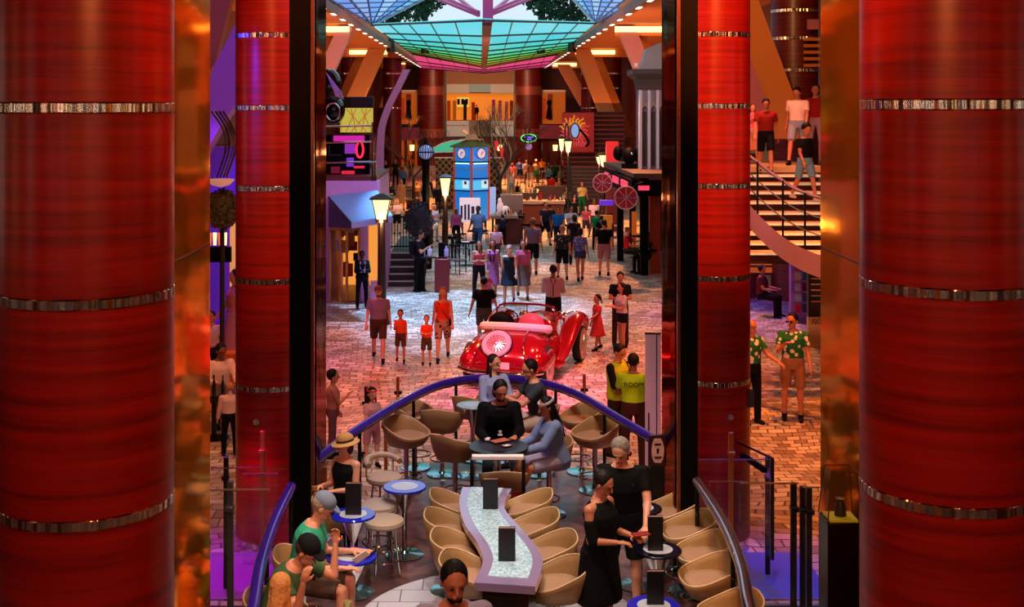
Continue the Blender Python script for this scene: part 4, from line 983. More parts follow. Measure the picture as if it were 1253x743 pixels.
m.box2((sx_(403), .02, ZZ(282, D0)), (sx_(440), .12, ZZ(278, D0))); m.build('door_frame', pm('brass_frame', 'C89850', .3, .8, var=0), shop)
r_ = random.Random(3); cloth_cols = ['D8A040', 'E8D0A0', 'B83020', '3060A0', 'F0E8D8', '80A040', 'D86030', 'A02848']
for i in range(22):
    px = r_.uniform(405, 437); z = r_.uniform(.5, 2.0); m = MB(); m.box((sx_(px), r_.uniform(1.2, 2.8), z), (r_.uniform(.12, .3), .08, r_.uniform(.2, .45))); o = m.build('garment', col_(r_.choice(cloth_cols)), None, bevel=.02)
    o.location = shop.location; tag(o, 'folded or hanging goods glowing inside the shop doorway on the left', 'garment', 'goods inside the shop doorway')
# awning: sloping roof with grey side cheek and violet valance
aw = empty('awning', (c0, D0, ZZ(250, D0)), 0, 'pale blue canvas awning over the shop doorway', 'awning'); A0 = Vector(aw.location)
q = lambda px, py, D: P(px, py, D)-A0
tl, tr, br, bl = q(402, 241, 33.1), q(462, 234, 33.1), q(480, 265, 31.2), q(430, 273, 31.2)
m = MB(); m.extr([tl, tr, br, bl], (0, .02, .03)); m.build('canvas', pm('awning_blue', '78A8D8', .7, var=.03), aw, smooth=0)
m = MB(); m.extr([bl, br, br-Vector((0, 0, .14)), bl-Vector((0, 0, .14))], (0, .02, 0)); m.build('valance', pm('valance', '8888C8', .7, var=0), aw, smooth=0)
m = MB(); m.extr([tl, bl, bl-Vector((0, 0, .14)), q(402, 278, 33.1)], (.02, .02, 0)); m.build('side_cheek', pm('cheek', '585470', .7, var=0), aw, smooth=0)
m = MB(); m.bar(bl, tl, .04); m.build('frame', M_DARK, aw)
# deck above the shop with steel rail
dk = empty('balcony', (c0, D0, hh), 0, 'balcony with steel rail above the blue awning', 'balcony')
m = MB(); m.box2((-4.5, .3, -.1), (sx_(460), 4.4, .12)); m.build('slab', M_MAROON, dk)
for zz, nm in ((ZZ(174, D0)-hh, 0), (ZZ(154, D0)-hh, 1)):
    m = MB(); m.tube([(-4.5, .4, zz-.1), (sx_(455), .2, zz)], .025, 8); m.build('rail', M_CHROME, dk)
m = MB(); m.tube([(-4.5, .3, .42), (sx_(458), .15, .52)], .025, 8); m.build('rail', M_CHROME, dk)
for px in (455, 458): m = MB(); m.cone((sx_(px), .2, 0), (sx_(px), .2, ZZ(150, D0)-hh if px == 455 else 1.2), .03, .03); m.build('post', M_CHROME, dk)
ns = empty('neon_sign', (XX(425, 34.4), 34.4, ZZ(192, 34.4)), 0, 'black sign box with red neon zero and violet lit shapes above the awning', 'sign')
def nz(px, py): return ((px-425)*34.4/F, (192-py)*34.4/F)
m = MB(); a_ = nz(396, 219); b_ = nz(452, 165); m.box2((a_[0], .0, a_[1]), (b_[0], .3, b_[1])); m.build('case', M_BLACK, ns)
def bx(x0, y0, x1, y1, mt, nm, y=-.03):
    a, b = nz(x0, y1), nz(x1, y0); m = MB(); m.box2((a[0], y, a[1]), (b[0], y+.05, b[1])); m.build(nm, mt, ns, bevel=.01)
bx(408, 166, 446, 173, glow('neon_magenta', 'D020A0', 1.0), 'header_light'); bx(422, 176, 435, 188, glow('neon_violet', 'A030C0', .8), 'violet_patch'); bx(424, 193, 433, 204, glow('neon_violet2', '8030D0', .8), 'violet_patch')
bx(433, 203, 446, 206, glow('neon_red', 'E02038', 1.0), 'red_bar'); bx(418, 209, 434, 213, MATS['neon_red'], 'red_bar'); bx(405, 204, 416, 212, glow('neon_dim', '90102C', .5), 'red_bar')
bx(402, 178, 404, 190, pm('sign_grey', '403C48', .5, var=0), 'dim_letters'); bx(402, 189, 418, 190.5, MATS['sign_grey'], 'dim_letters')
m = MB(); m.tube([(nz(440.5, 0)[0]+.095*math.cos(a), -.05, nz(0, 183)[1]+.22*math.sin(a)) for a in [2*PI*i/28 for i in range(28)]], .028, 8, close=True); m.build('neon_zero', glow('neon_zero', 'FF2040', 2.4), ns)
# yellow woven lit panel, dark box, vehicle-like dark shape
yp = empty('lit_display', (XX(436, 36), 36, ZZ(147, 36)), 0, 'yellow-green lit display box with crossing orange lines on the left upper deck', 'display')
m = MB(); m.box((0, .1, 0), (.95, .2, .72)); m.build('screen', glow('yellow_lit', 'C8B848', .9), yp)
m = MB(); r2 = random.Random(5)
for i in range(7): m.bar((-.45+.15*i, -.02, -.34), (-.45+.15*((i*3) % 7), -.02, .34), .02)
m.build('crossing_lines', pm('orange_line', 'D06020', .5, emis='E06020', es=.4, var=0), yp)
m = MB(); m.box((0, .1, .52), (1.0, .35, .33)); m.build('hood', pm('olive_dark', '2C2010', .6), yp, bevel=.02)
dm = empty('wheeled_sculpture', (XX(408, 35), 35, ZZ(120, 35)), 0, 'dark glossy machine shape with a silver fin on the left upper deck', 'sculpture')
m = MB(); m.ell((-.1, 0, .3), (.35, .3, .55)); m.ell((0, .1, -.35), (.33, .3, .4)); m.build('shell', pm('machine_black', '0C0E12', .15, .3, var=0, coat=.5), dm)
m = MB(); m.extr([(-.18, -.32, .75), (.25, -.32, .2), (.33, -.32, -.05), (.1, -.32, .05)], (0, .04, 0)); m.build('fin', M_CHROME, dm)
m = MB(); m.tube([(.02+.2*math.cos(a), -.33, -.4+.25*math.sin(a)) for a in [2*PI*i/20 for i in range(20)]], .03, 6, close=True); m.build('ring', M_CHROME, dm)

# ---- mezzanines at both sides with pink parapets, shops above and warm bays below
def mezz(n, x0, x1, y0, y1, zp0, zp1, label, mt):
    t = empty('mezzanine', ((x0+x1)/2, y0, zp0), 0, label, 'balcony'); w = (x1-x0)/2
    m = MB(); m.box2((-w, 0, 0), (w, y1-y0-.05, .3)); m.build('slab', M_MAROON, t); m = MB(); m.box2((-w, -.1, 0), (w, .1, zp1-zp0)); m.build('parapet', mt, t)
    m = MB(); m.box2((-w, -.1, zp1-zp0), (w, 0, zp1-zp0+.08)); m.build('coping', M_BLACKM, t)
    return t
mezz(1, XX(462, 96), XX(513, 96), 96, YF, ZZ(172, 96), ZZ(156, 96), 'pink parapet of the far left mezzanine', M_PINKW)
mezz(2, XX(660, 96), XX(690, 96), 96, YF, ZZ(170, 96), ZZ(153, 96), 'pink parapet of the far right mezzanine beside the sun sign', M_PINKW)
m = MB(); m.box2((WX0, 70, 2.6), (XX(440, 70), YF, 3.0)); struct('trim_30', m, M_MAROON)
bay = empty('glazed_bay', (XX(588, YF), YF, 0), 0, 'two-storey glowing glazed shop bay at the far end with white parapets', 'shop')
bo = XX(588, YF)
def bz(px): return XX(px, YF)-bo
def bayb(x0, y0, x1, y1, mt, nm, ya=-.2, yb=.1):
    m = MB(); m.box2((bz(x0), ya, ZZ(y1, YF)), (bz(x1), yb, ZZ(y0, YF))); return m.build(nm, mt, bay, smooth=0)
bayb(545, 86, 631, 103, pm('bay_upper', '90502C', .5, emis='A06030', es=.25, var=.2), 'upper_interior', 0, .3)
bayb(545, 114, 631, 147, pm('bay_warm', 'C87020', .5, emis='FF9020', es=.55, var=.35, scale=.8), 'shop_interior', 1.8, 2.0)
m = MB(); m.box2((bz(545), 0, ZZ(147, YF)-.2), (bz(631), 2, ZZ(147, YF))); m.box2((bz(545), 0, ZZ(113, YF)), (bz(631), 2, ZZ(113, YF)+.3)); m.build('floor_slab', M_ORANGE, bay)
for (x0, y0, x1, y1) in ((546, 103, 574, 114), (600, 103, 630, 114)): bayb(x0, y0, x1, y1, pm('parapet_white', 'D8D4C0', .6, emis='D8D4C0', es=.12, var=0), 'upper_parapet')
bayb(574, 103, 600, 113, pm('parapet_glassy', '80A8A0', .4, emis='80B0A8', es=.15, var=0), 'upper_parapet', -.5, -.2)
for (x0, x1) in ((545, 574), (601, 630)):
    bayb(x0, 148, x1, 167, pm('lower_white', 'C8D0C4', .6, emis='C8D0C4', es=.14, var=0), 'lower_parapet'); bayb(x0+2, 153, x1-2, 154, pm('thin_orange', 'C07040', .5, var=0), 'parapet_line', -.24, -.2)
bayb(574, 148, 601, 167, pm('lower_grey', '888880', .6, var=0), 'lower_parapet', -.5, -.2)
for px, c in ((549, 'C86020'), (556, 'D89040'), (569, '301008'), (579, 'B04010'), (604, 'B03070'), (612, 'C04878'), (620, 'D07080'), (626, 'A03010')):
    m = MB(); m.box2((bz(px-2), .3, ZZ(147, YF)), (bz(px+2), .6, ZZ(120+(px % 7), YF))); m.build('display_rack', col_(c), bay)
for px in (561, 566, 571): bayb(px-1.6, 121, px+1.6, 128, M_BLACK, 'framed_picture', .2, .3)
bayb(559, 119, 574, 131, glow('pic_wall', 'FFD060', .8), 'picture_wall', .4, .5)
for px in (544, 546, 629, 632): bayb(px-.7, 84, px+.7, 175, pm('bay_post', '686458', .4, .4, var=0), 'mullion', -.6, -.3)
for sx, (x0, x1) in ((-1, (489, 512)), (1, (662, 692))):
    t = empty('upper_shop', (XX((x0+x1)/2, 108), 108, 0), 0, 'orange-lit upper shop window at the far end, %s of the glazed bay' % ('left' if sx < 0 else 'right'), 'shop'); o_ = XX((x0+x1)/2, 108)
    m = MB(); m.box2((XX(x0, 108)-o_, .2, ZZ(152, 108)), (XX(x1, 108)-o_, .3, ZZ(112, 108))); m.build('lit_wall', pm('ushop', '803808', .5, emis='E06810', es=.38, var=.4, scale=1), t)
    m = MB(); m.box2((XX(x0, 108)-o_, 0, ZZ(113, 108)), (XX(x1, 108)-o_, .15, ZZ(110, 108))); m.build('lintel', M_WHITE, t)
    for px in ((500,) if sx < 0 else (672,)): m = MB(); m.ell((XX(px, 108)-o_, 0, ZZ(126, 108)), (.22, .15, .3)); m.cone((XX(px, 108)-o_, 0, ZZ(145, 108)), (XX(px, 108)-o_, 0, ZZ(128, 108)), .3, .12, 10); m.build('mannequin', M_BLACK, t)
    m = MB(); m.box2((XX(x0+8, 108)-o_, 0, ZZ(147, 108)), (XX(x0+14, 108)-o_, .2, ZZ(115, 108))); m.build('door_leaf', pm('ushop_door', '8A2A10', .5), t); m = MB(); m.box2((XX(x0+2, 108)-o_, 0, ZZ(146, 108)), (XX(x0+6, 108)-o_, .15, ZZ(120, 108))); m.build('red_display', glow('ured', 'C02808', .6), t)
# warm shop fronts under the far mezzanines
for i, (x0, x1, y0, D, c, es) in enumerate(((463, 530, 172, 110, 'D05008', .5), (600, 690, 172, 110.5, '701008', .25), (690, 745, 190, 100, '5A1408', .3))):
    t = empty('shop_front', (XX((x0+x1)/2, D), D, 0), 0, ('orange glowing shop front under the far left mezzanine', 'dim red shop front behind the far crowd', 'dim red wall behind the staircase foot')[i], 'shop'); o_ = XX((x0+x1)/2, D)
    m = MB(); m.box2((XX(x0, D)-o_, 0, 0), (XX(x1, D)-o_, .2, ZZ(y0, D))); m.build('lit_wall', glow('sf%d' % i, c, es), t)
    n = 7; m = MB()
    for k in range(n): px = x0+(x1-x0)*(k+.5)/n; m.box2((XX(px-1.6, D)-o_, -.3, 0), (XX(px+1.6, D)-o_, -.05, ZZ(y0, D)))
    m.build('pilaster', M_MAROON, t)
    for k in range(4): px = x0+(x1-x0)*(k+.5)/4; m = MB(); m.cone((XX(px, D)-o_, -.9, ZZ(y0+12, D)), (XX(px, D)-o_, -.9, ZZ(y0+5, D)), .18, .22); m.build('hanging_lamp', M_LAMPG, t)
# purple soaring pillars at the left passage
for px, D, x1, lab in ((466, 60, 498, 'curved violet-lit rib rising to the ceiling on the left'),):
    t = empty('curved_rib', (XX(px, D), D, 0), 0, lab, 'rib'); o_ = XX(px, D)
    pts = spline([(0, 0, 0), (0, 0, ZZ(170, D)), ((x1-px)*.25*D/F, 0, ZZ(135, D)), ((x1-px)*.65*D/F, 0, ZZ(108, D)), ((x1-px)*D/F, 0, ZZ(85, D))], 6)
    m = MB(); m.rings([[p+Vector((x, y, 0)) for x, y in ((-.17, -.2), (.17, -.2), (.17, .2), (-.17, .2))] for p in pts]); m.build('rib_shell', pm('rib_violet', '9060A8', .5, var=0), t)

# ---- clock tower kiosk
kD = 57.0; kt = empty('clock_tower', (XX(577, kD), kD, 0), 0, 'blue glazed clock tower kiosk with olive pyramid roof and two clocks', 'kiosk'); ko = XX(577, kD)
def kz(py): return ZZ(py, kD)
w2 = .80; zt_, zb_ = kz(180), 0
# plan: a square turned so that one corner faces the camera
C_ = [(0, -w2*.75), (w2, 0), (0, w2*.75), (-w2, 0)]
M_BL = pm('tower_blue', '1868C8', .25, emis='1880E0', es=.55, var=.15, scale=2)
for i in range(4):
    a, b = Vector((*C_[i], 0)), Vector((*C_[(i+1) % 4], 0)); d = (b-a).normalized(); nrm = Vector((d.y, -d.x, 0)); mid = (a+b)/2
    m = MB(); m.extr([a, b, b+Vector((0, 0, zt_)), a+Vector((0, 0, zt_))], -nrm*.05); m.build('blue_panel', M_BL, kt, smooth=0)
    if i in (0, 3):
        L_ = (b-a).length; Mr = Matrix((d, -nrm, Vector((0, 0, 1)))).transposed().to_4x4()
        def face(x, z, sx, sz, mt, nm, off=.03):
            m = MB(); m.box(mid+d*x*L_/2+nrm*off+Vector((0, 0, z)), (sx, .03, sz), M=Mr); return m.build(nm, mt, kt, smooth=0)
        face(0, kz(198), L_*.96, .07, M_BLACK, 'ledge', .06); face(0, kz(199.5), L_*.8, .05, glow('ledge_light', 'A0E8FF', 2.5), 'ledge_light', .04)
        face(0, kz(206.5), L_*.98, .03, pm('seam', '6088A0', .4, var=0), 'seam'); face(0, kz(218), L_*.98, .05, M_BLACK, 'screen_frame'); face(0, kz(233), L_*.98, .05, M_BLACK, 'screen_frame')
        s_ = face(0, kz(226), L_*.86, .44, glow('screen_cyan', '48B8E8', 1.1), 'screen', .04); face(.42, kz(225), L_*.34, .36, glow('screen_white', 'D8F0F4', .9), 'screen_picture', .07)
        face(.45, kz(223), L_*.12, .14, M_DARK, 'screen_figure', .10)
        # clock
        cc = mid+nrm*.10+Vector((0, 0, kz(187.5))); mm_ = MB(); mm_.cone(cc-nrm*.04, cc, .245, .245, 32); mm_.build('clock_face', pm('clock_face', 'D8D8F0', .4, emis='D8D8F8', es=.35, var=0), kt)
        mm_ = MB(); mm_.tube([cc+d*.25*math.cos(t_)+Vector((0, 0, .25*math.sin(t_))) for t_ in [2*PI*j/32 for j in range(32)]], .018, 6, close=True); mm_.build('clock_rim', M_BLACK, kt)
        mm_ = MB(); mm_.bar(cc+nrm*.02, cc+nrm*.02+d*.09+Vector((0, 0, .08)), .025); mm_.bar(cc+nrm*.02, cc+nrm*.02+d*-.03+Vector((0, 0, -.08)), .02); mm_.build('clock_hands', M_BLACK, kt)
        mm_ = MB()
        for j in range(12):
            t_ = 2*PI*j/12; p_ = cc+nrm*.012+d*.21*math.cos(t_)+Vector((0, 0, .21*math.sin(t_))); mm_.box(p_, (.018, .018, .03))
        mm_.build('hour_marks', M_BLACK, kt)
for x, y in C_: m = MB(); m.box((x, y, zt_/2), (.11, .11, zt_)); m.build('corner_post', pm('rust_post', '9A3A20', .5, var=.1), kt)
m = MB(); m.rings([[(x*1.28, y*1.28, zt_) for x, y in C_], [(x*1.28, y*1.28, zt_+.05) for x, y in C_], [(x*.3, y*.3, kz(171)) for x, y in C_]]); m.build('roof', pm('roof_olive', '5A5A24', .6), kt, smooth=0)
m = MB(); m.rings([[(x*.42, y*.42, kz(170.5)) for x, y in C_], [(x*.26, y*.26, kz(164)) for x, y in C_]]); m.box((0, 0, kz(170.5)), (1.1, .4, .04)); m.build('finial', pm('finial', 'A89070', .6), kt, smooth=0)

# curved turquoise glass canopy and lattice screens beside the tower
gc = empty('curved_canopy', (XX(548, 62), 62, ZZ(186, 62)), 0, 'curved turquoise lit glass canopy left of the clock tower', 'canopy')
m = MB(); n = 8; rs = []
for i in range(n+1):
    a = R(20+i*70/n); rs.append([Vector((-1.2+2.0*math.sin(a)*1.0-.6, y, .62*math.sin(a*1.0)*1-.1)) for y in (-.6, .6)])
V = [[m.v(p) for p in r] for r in rs]
for a, b in zip(V, V[1:]): m.f([a[0], a[1], b[1], b[0]])
rs2 = [(-.98, -.05), (-.7, .2), (-.3, .42), (.2, .56), (.9, .60), (.9, .12), (-.9, .0)]
m.extr([(x, -.6, z) for x, z in rs2], (0, .1, 0)); m.build('glass', glow('turq_lit', '38C090', .8), gc)
m = MB(); m.tube([(x, -.65, z+.02) for x, z in rs2[:5]], .035, 6); m.bar((-1.0, -.65, 0), (1.0, -.65, .06), .06); m.build('white_frame', M_WHITE, gc)
for k, (x0, x1, D) in enumerate(((533, 559, 63), (598, 612, 63))):
    o_ = XX((x0+x1)/2, D); t = empty('lattice_screen', (o_, D, 0), 0, 'brown diamond lattice screen, %s of the clock tower' % ('left', 'right')[k], 'screen'); w = XX(x1, D)-XX(x0, D); zt2 = ZZ(193, D)
    m = MB(); nn = max(2, int(w/.3))
    for j in range(-6, nn+1):
        for s1 in (0, 1):
            x = -w/2+j*.32; pts = []
            a = Vector((x, 0, .2)); b = Vector((x+(zt2-.2)*.9, 0, zt2))
            t0 = max(0, (-w/2-a.x)/(b.x-a.x)); t1 = min(1, (w/2-a.x)/(b.x-a.x))
            if t1 > t0:
                p, q_ = a.lerp(b, t0), a.lerp(b, t1)
                if s1: p.x, q_.x = -p.x, -q_.x
                m.bar(p, q_, .05)
    m.build('lattice', pm('lattice_brown', 'B08850', .6), t); m = MB(); m.box((0, .1, zt2/2), (w, .04, zt2)); m.build('backing', pm('lattice_back', '30100A', .6), t)
    m = MB(); m.box((0, 0, zt2), (w+.1, .1, .06)); m.build('top_rail', M_WHITE, t)
# white info board with dark vertical shapes, blue banner
t = empty('info_board', (XX(575, 50), 50, 0), 0, 'white board with a row of dark vertical shapes before the clock tower', 'sign'); m = MB(); m.box((0, 0, ZZ(257, 50)), (.84, .05, 1.0)); m.build('board', pm('board_white', 'D8E0F0', .5, emis='C8D8F8', es=.25, var=0), t)
m = MB()
for i, x in enumerate((-.34, -.19, -.05)): m.box((x, -.035, ZZ(258, 50)-.05), (.08, .02, .62-.1*(i == 0)))
m.box((.12, -.035, ZZ(257, 50)), (.12, .02, .3)); m.build('dark_figures', pm('navy', '1A2050', .5, var=0), t); m = MB(); [m.cone((x, .05, 0), (x, .05, ZZ(270, 50)), .03, .03) for x in (-.3, .3)]; m.build('leg', M_BLACKM, t)
t = empty('pillar_banner', (XX(603, 49), 49, 0), 0, 'tall pale blue lit banner right of the clock tower', 'banner'); m = MB(); m.box((0, 0, ZZ(246, 49)), (.24, .08, 1.12)); m.build('panel', pm('banner_blue', '88B0E8', .5, emis='88B0F0', es=.4, var=0), t); m = MB(); m.cone((0, .02, 0), (0, .02, ZZ(262, 49)), .04, .04); m.build('pole', M_BLACKM, t)

# ---- bare-branched trees
def bare_tree(px, pyb, ytop, D, label, seed, col='3A2A22', spread=1.0):
    r_ = random.Random(seed); base = at(px, D); t = empty('bare_tree', base, 0, label, 'tree', None); m = MB(); H_ = ZZ(ytop, D)
    def grow(p, d, L_, r, k):
        q_ = p+d*L_; m.cone(p, q_, r, r*.7, 6)
        if k == 0: return
        for i in range(r_.choice((2, 3))):
            nd = (d+Vector((r_.uniform(-.8, .8)*spread, r_.uniform(-.5, .5), r_.uniform(-.15, .45)))).normalized(); grow(q_, nd, L_*r_.uniform(.65, .85), r*.62, k-1)
    grow(Vector((0, 0, 0)), Vector((0, 0, 1)), H_*.38, .10, 5); m.build('branches', pm('bark_'+col, col, .8), t)
    m = MB(); m.lathe([(.35, 0), (.42, .45), (.36, .45), (.32, .4), (.02, .4)], 20); m.build('planter', M_DARK, t)
bare_tree(612, 240, 155, 62, 'bare-branched tree with red lights right of the clock tower', 11)
bare_tree(622, 240, 150, 66, 'pale bare-branched tree leaning toward the red columns', 12, 'A89888')
bare_tree(506, 240, 158, 64, 'bare-branched tree behind the globe lamp', 13)
bare_tree(596, 230, 160, 74, 'thin bare tree behind the clock tower roof', 14, '6A5444')
for i, (px, py) in enumerate(((607, 178), (614, 187))):
    m = MB(); m.M = Matrix.Translation(at(px, 61, ZZ(py, 61))); m.cone((0, 0, -.25), (0, 0, .22), .03, .11, 10); o = m.build('paper_lantern', glow('red_lantern', 'E02030', .9)); tag(o, 'small red cone lantern hanging in the bare tree, %s one' % ('upper', 'lower')[i], 'lantern')

# ---- street lamps
def lantern(px, ytop, ybot, D, w, label, post=.1, base_z=0):
    w *= 1.22
    t = empty('street_lamp', at(px, D, base_z), 0, label, 'street lamp', 'tapered lantern lamps along the promenade'); z1, z0 = ZZ(ytop, D)-base_z, ZZ(ybot, D)-base_z
    m = MB(); m.rings([[(r*math.cos(PI/4+PI/2*j), r*math.sin(PI/4+PI/2*j), z) for j in range(4)] for r, z in ((w*.38, z0), (w*.68, z1))]); m.build('lamp_glass', M_LAMPG, t, smooth=0)
    m = MB(); m.rings([[(r*math.cos(PI/4+PI/2*j), r*math.sin(PI/4+PI/2*j), z) for j in range(4)] for r, z in ((w*.85, z1), (w*.9, z1+.04), (w*.2, z1+.14))]); m.build('cap', M_BLACKM, t, smooth=0)
    m = MB()
    for j in range(4):
        c, s_ = math.cos(PI/4+PI/2*j), math.sin(PI/4+PI/2*j); m.bar((w*.39*c, w*.39*s_, z0), (w*.69*c, w*.69*s_, z1), .018)
    m.build('lamp_frame', M_BLACKM, t)
    m = MB(); m.cone((0, 0, 0), (0, 0, z0), post, post*.7, 10); m.cone((0, 0, 0), (0, 0, .5), post*1.9, post*1.4, 10); m.cone((0, 0, z0-.08), (0, 0, z0), post*1.3, post*1.3, 10); m.build('post', pm('post_brown', '241008', .45, var=.1), t)
    l = bpy.data.lights.new('lamp_bulb', 'POINT'); l.energy = 45; l.color = (1, .62, .3); l.shadow_soft_size = .1; o = bpy.data.objects.new('lamp_bulb', l); COL.objects.link(o); o.parent = t; o.location = (0, -.35, z0-.05)
lantern(467, 244, 268, 29.8, .36, 'glowing tapered lantern lamp right of the blue awning, nearest of the lanterns', .12)
lantern(545, 218, 239, 40, .30, 'glowing tapered lantern lamp left of the clock tower', .10)
lantern(695, 173, 186, 60, .30, 'far glowing lantern below the sun sign', .06)
lantern(687, 170, 184, 64, .26, 'farthest glowing lantern left of the sun sign', .05)
lantern(738, 190, 203, 55, .30, 'glowing lantern left of the black pub kiosk', .05)
lantern(733, 192, 200, 57, .24, 'second glowing lantern left of the black pub kiosk', .05)
gl = empty('globe_lamp', at(521, 40), 0, 'black street lamp with a ribbed blue-white globe on a thick post', 'street lamp')
m = MB(); m.cone((0, 0, 0), (0, 0, ZZ(195, 40)), .13, .12, 14); m.cone((0, 0, 0), (0, 0, .6), .2, .16, 14); m.cone((0, 0, ZZ(177, 40)), (0, 0, ZZ(170, 40)), .1, .03); m.build('post', M_BLACK, gl)
m = MB(); m.ell((0, 0, ZZ(186, 40)), (.25, .25, .25), n=20, m=12); m.build('globe', pm('globe', '8090C0', .2, emis='A0B0F0', es=.35, var=0), gl)
m = MB()
for k in range(8):
    a = PI*k/8; m.tube([(.255*math.cos(a)*math.cos(b), .255*math.sin(a)*math.cos(b), ZZ(186, 40)+.255*math.sin(b)) for b in [2*PI*j/24 for j in range(24)]], .012, 5, close=True)
m.tube([(.26*math.cos(b), .26*math.sin(b), ZZ(186, 40)) for b in [2*PI*j/24 for j in range(24)]], .022, 5, close=True); m.build('ribs', M_BLACK, gl)
# oval sign
t = empty('oval_sign', at(647, 80, ZZ(169, 80)), 0, 'oval sign with green neon edge and violet lettering over a round disc', 'sign'); m = MB(); m.extr([(.52*math.cos(a), 0, .27*math.sin(a)) for a in [2*PI*i/28 for i in range(28)]], (0, .1, 0)); m.build('face', M_BLACK, t)
m = MB(); m.tube([(.50*math.cos(a), -.03, .25*math.sin(a)) for a in [2*PI*i/28 for i in range(28)]], .035, 6, close=True); m.build('neon_edge', glow('neon_green', '58D870', 1.6), t)
m = MB(); m.box((0, -.02, .06), (.62, .03, .09)); m.box((0, -.02, -.08), (.36, .03, .10)); m.build('lettering', glow('neon_lav', '8060E0', 1.2), t); m = MB(); m.cone((0, .0, -.56), (0, .1, -.56), .22, .22, 24); m.build('round_disc', pm('disc_pink', 'C0A0C0', .5, emis='A080D0', es=.4, var=0), t)
m = MB(); m.cone((0, .1, .25), (0, .1, .6), .03, .03); m.cone((0, .15, -.4), (0, .15, -4.9+1.7), .03, .03); m.build('pole', M_BLACKM, t)

# ---- sun sign on a red wall, slatted red wall with stairs
sD = 66.0; sg = empty('sun_sign', at(708, sD, ZZ(160, sD)), 0, 'large painted sun with flame rays and pale oval face on a red panel', 'sign')
def sp2(px, py): return ((px-708)*sD/F, (160-py)*sD/F)
a_, b_ = sp2(688, 186), sp2(727, 138); m = MB(); m.box2((a_[0], .1, a_[1]), (b_[0], .2, b_[1])); m.build('red_panel', pm('sign_red', 'A81414', .5, emis='C01010', es=.08, var=.1), sg)
cx_, cz_ = sp2(703, 160)
for k in range(17):
    a = R(-50+k*290/16-20); r0, r1 = .38, (.86 if k % 2 else .74); m = MB(); d = Vector((math.cos(a), 0, math.sin(a))); n_ = Vector((-d.z, 0, d.x))
    pts = [Vector((cx_, 0, cz_))+d*r0, Vector((cx_, 0, cz_))+d*(r0+.2)+n_*.05, Vector((cx_, 0, cz_))+d*(r1-.08)-n_*.05, Vector((cx_, 0, cz_))+d*r1+n_*.02]
    m.tube(spline(pts, 4), [.07-.055*i/12 for i in range(13)], 5); m.build('flame_ray', glow('flame_%s' % ('a' if a > .4 and a < 2.9 else 'b'), 'F09030' if a > .4 and a < 2.9 else 'E04040', .8), sg)
m = MB(); m.extr([(cx_+.32*math.cos(t_)+.05, -.02, cz_+.46*math.sin(t_)) for t_ in [2*PI*i/28 for i in range(28)]], (0, .1, 0)); m.build('orange_ring', glow('flame_c', 'E88830', .7), sg)
m = MB(); m.tube([(cx_+.24*math.cos(t_)+.02, -.05, cz_+.40*math.sin(t_)) for t_ in [2*PI*i/28 for i in range(28)]], .04, 6, close=True); m.build('dark_ring', pm('navy2', '182048', .4, var=0), sg)
m = MB(); m.extr([(cx_+.22*math.cos(t_)+.02, -.05, cz_+.38*math.sin(t_)) for t_ in [2*PI*i/28 for i in range(28)]], (0, .05, 0)); m.build('pale_face', glow('pale_face', '98B0E8', .8), sg)
m = MB(); pts = spline([(cx_+.25, -.08, cz_+.1), (cx_+.5, -.08, cz_-.2), (cx_+.75, -.08, cz_-.6), (cx_+.6, -.08, cz_-.85)], 5); m.tube(pts, .07, 6); m.build('dark_curl', M_BLACK, sg)
m = MB(); m.tube([(cx_-.42+.09*math.cos(t_), -.05, cz_-.15+.55*math.sin(t_)) for t_ in [2*PI*i/20 for i in range(20)]], .05, 6, close=True); m.build('dark_loop', pm('violet_dark', '301858', .4, var=0), sg)
for k in range(6): m = MB(); m.bar((cx_-.05+.12*k, -.03, cz_-.55-.05*(k % 2)), (cx_+.0+.13*k, -.03, cz_-.85), .06); m.build('red_flame', glow('flame_d', 'E04058', .8), sg)
sw = empty('slatted_wall', at(728, 69), 0, 'tall dark red slatted wall behind the sun sign', 'wall cladding'); o_ = XX(728, 69)
m = MB(); m.box2((XX(690, 69)-o_, .1, 0), (XX(764, 69)-o_, .3, ZZ(137, 69))); m.build('backing', pm('slat_back', '3A0A08', .6), sw)
m = MB(); z = .3
while z < ZZ(139, 69): m.box2((XX(690, 69)-o_, -.05, z), (XX(764, 69)-o_, .1, z+.09)); z += .26
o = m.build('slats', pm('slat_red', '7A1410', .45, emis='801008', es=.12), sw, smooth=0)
t = empty('red_staircase', at(722, 60), 0, 'dark staircase with brown treads climbing left below the sun sign', 'staircase'); o_ = XX(722, 60)
for k in range(12):
    m = MB(); m.box2((XX(700, 60)-o_, .3*k, .18*k), (XX(741, 60)-o_, .3*k+.32, .18*(k+1))); m.build('step', pm('stair_brown', '3A1410', .5), t); m = MB(); m.box2((XX(700, 60)-o_, .3*k-.02, .18*(k+1)-.03), (XX(741, 60)-o_, .3*k+.02, .18*(k+1))); m.build('nosing', pm('nosing_brown', '805040', .4, var=0), t)
for px in (700, 742): m = MB(); m.tube([(XX(px, 60)-o_, 0, 0), (XX(px, 60)-o_, 0, 1.0), (XX(px, 60)-o_, 3.6, 3.2)], .05, 6); m.build('handrail', M_DARK, t)
t = empty('violet_ledge', at(742, 46), 0, 'violet-lit low ledge left of the black pub kiosk', 'ledge'); m = MB(); m.box((0, 0, ZZ(248, 46)), (.5, .4, .18)); m.build('top', glow('violet_ledge', '7030D8', .8), t); m = MB(); m.box((0, .05, .6), (.45, .3, 1.2)); m.build('base', pm('ledge_orange', 'D87820', .5, emis='E07820', es=.3, var=.1), t)
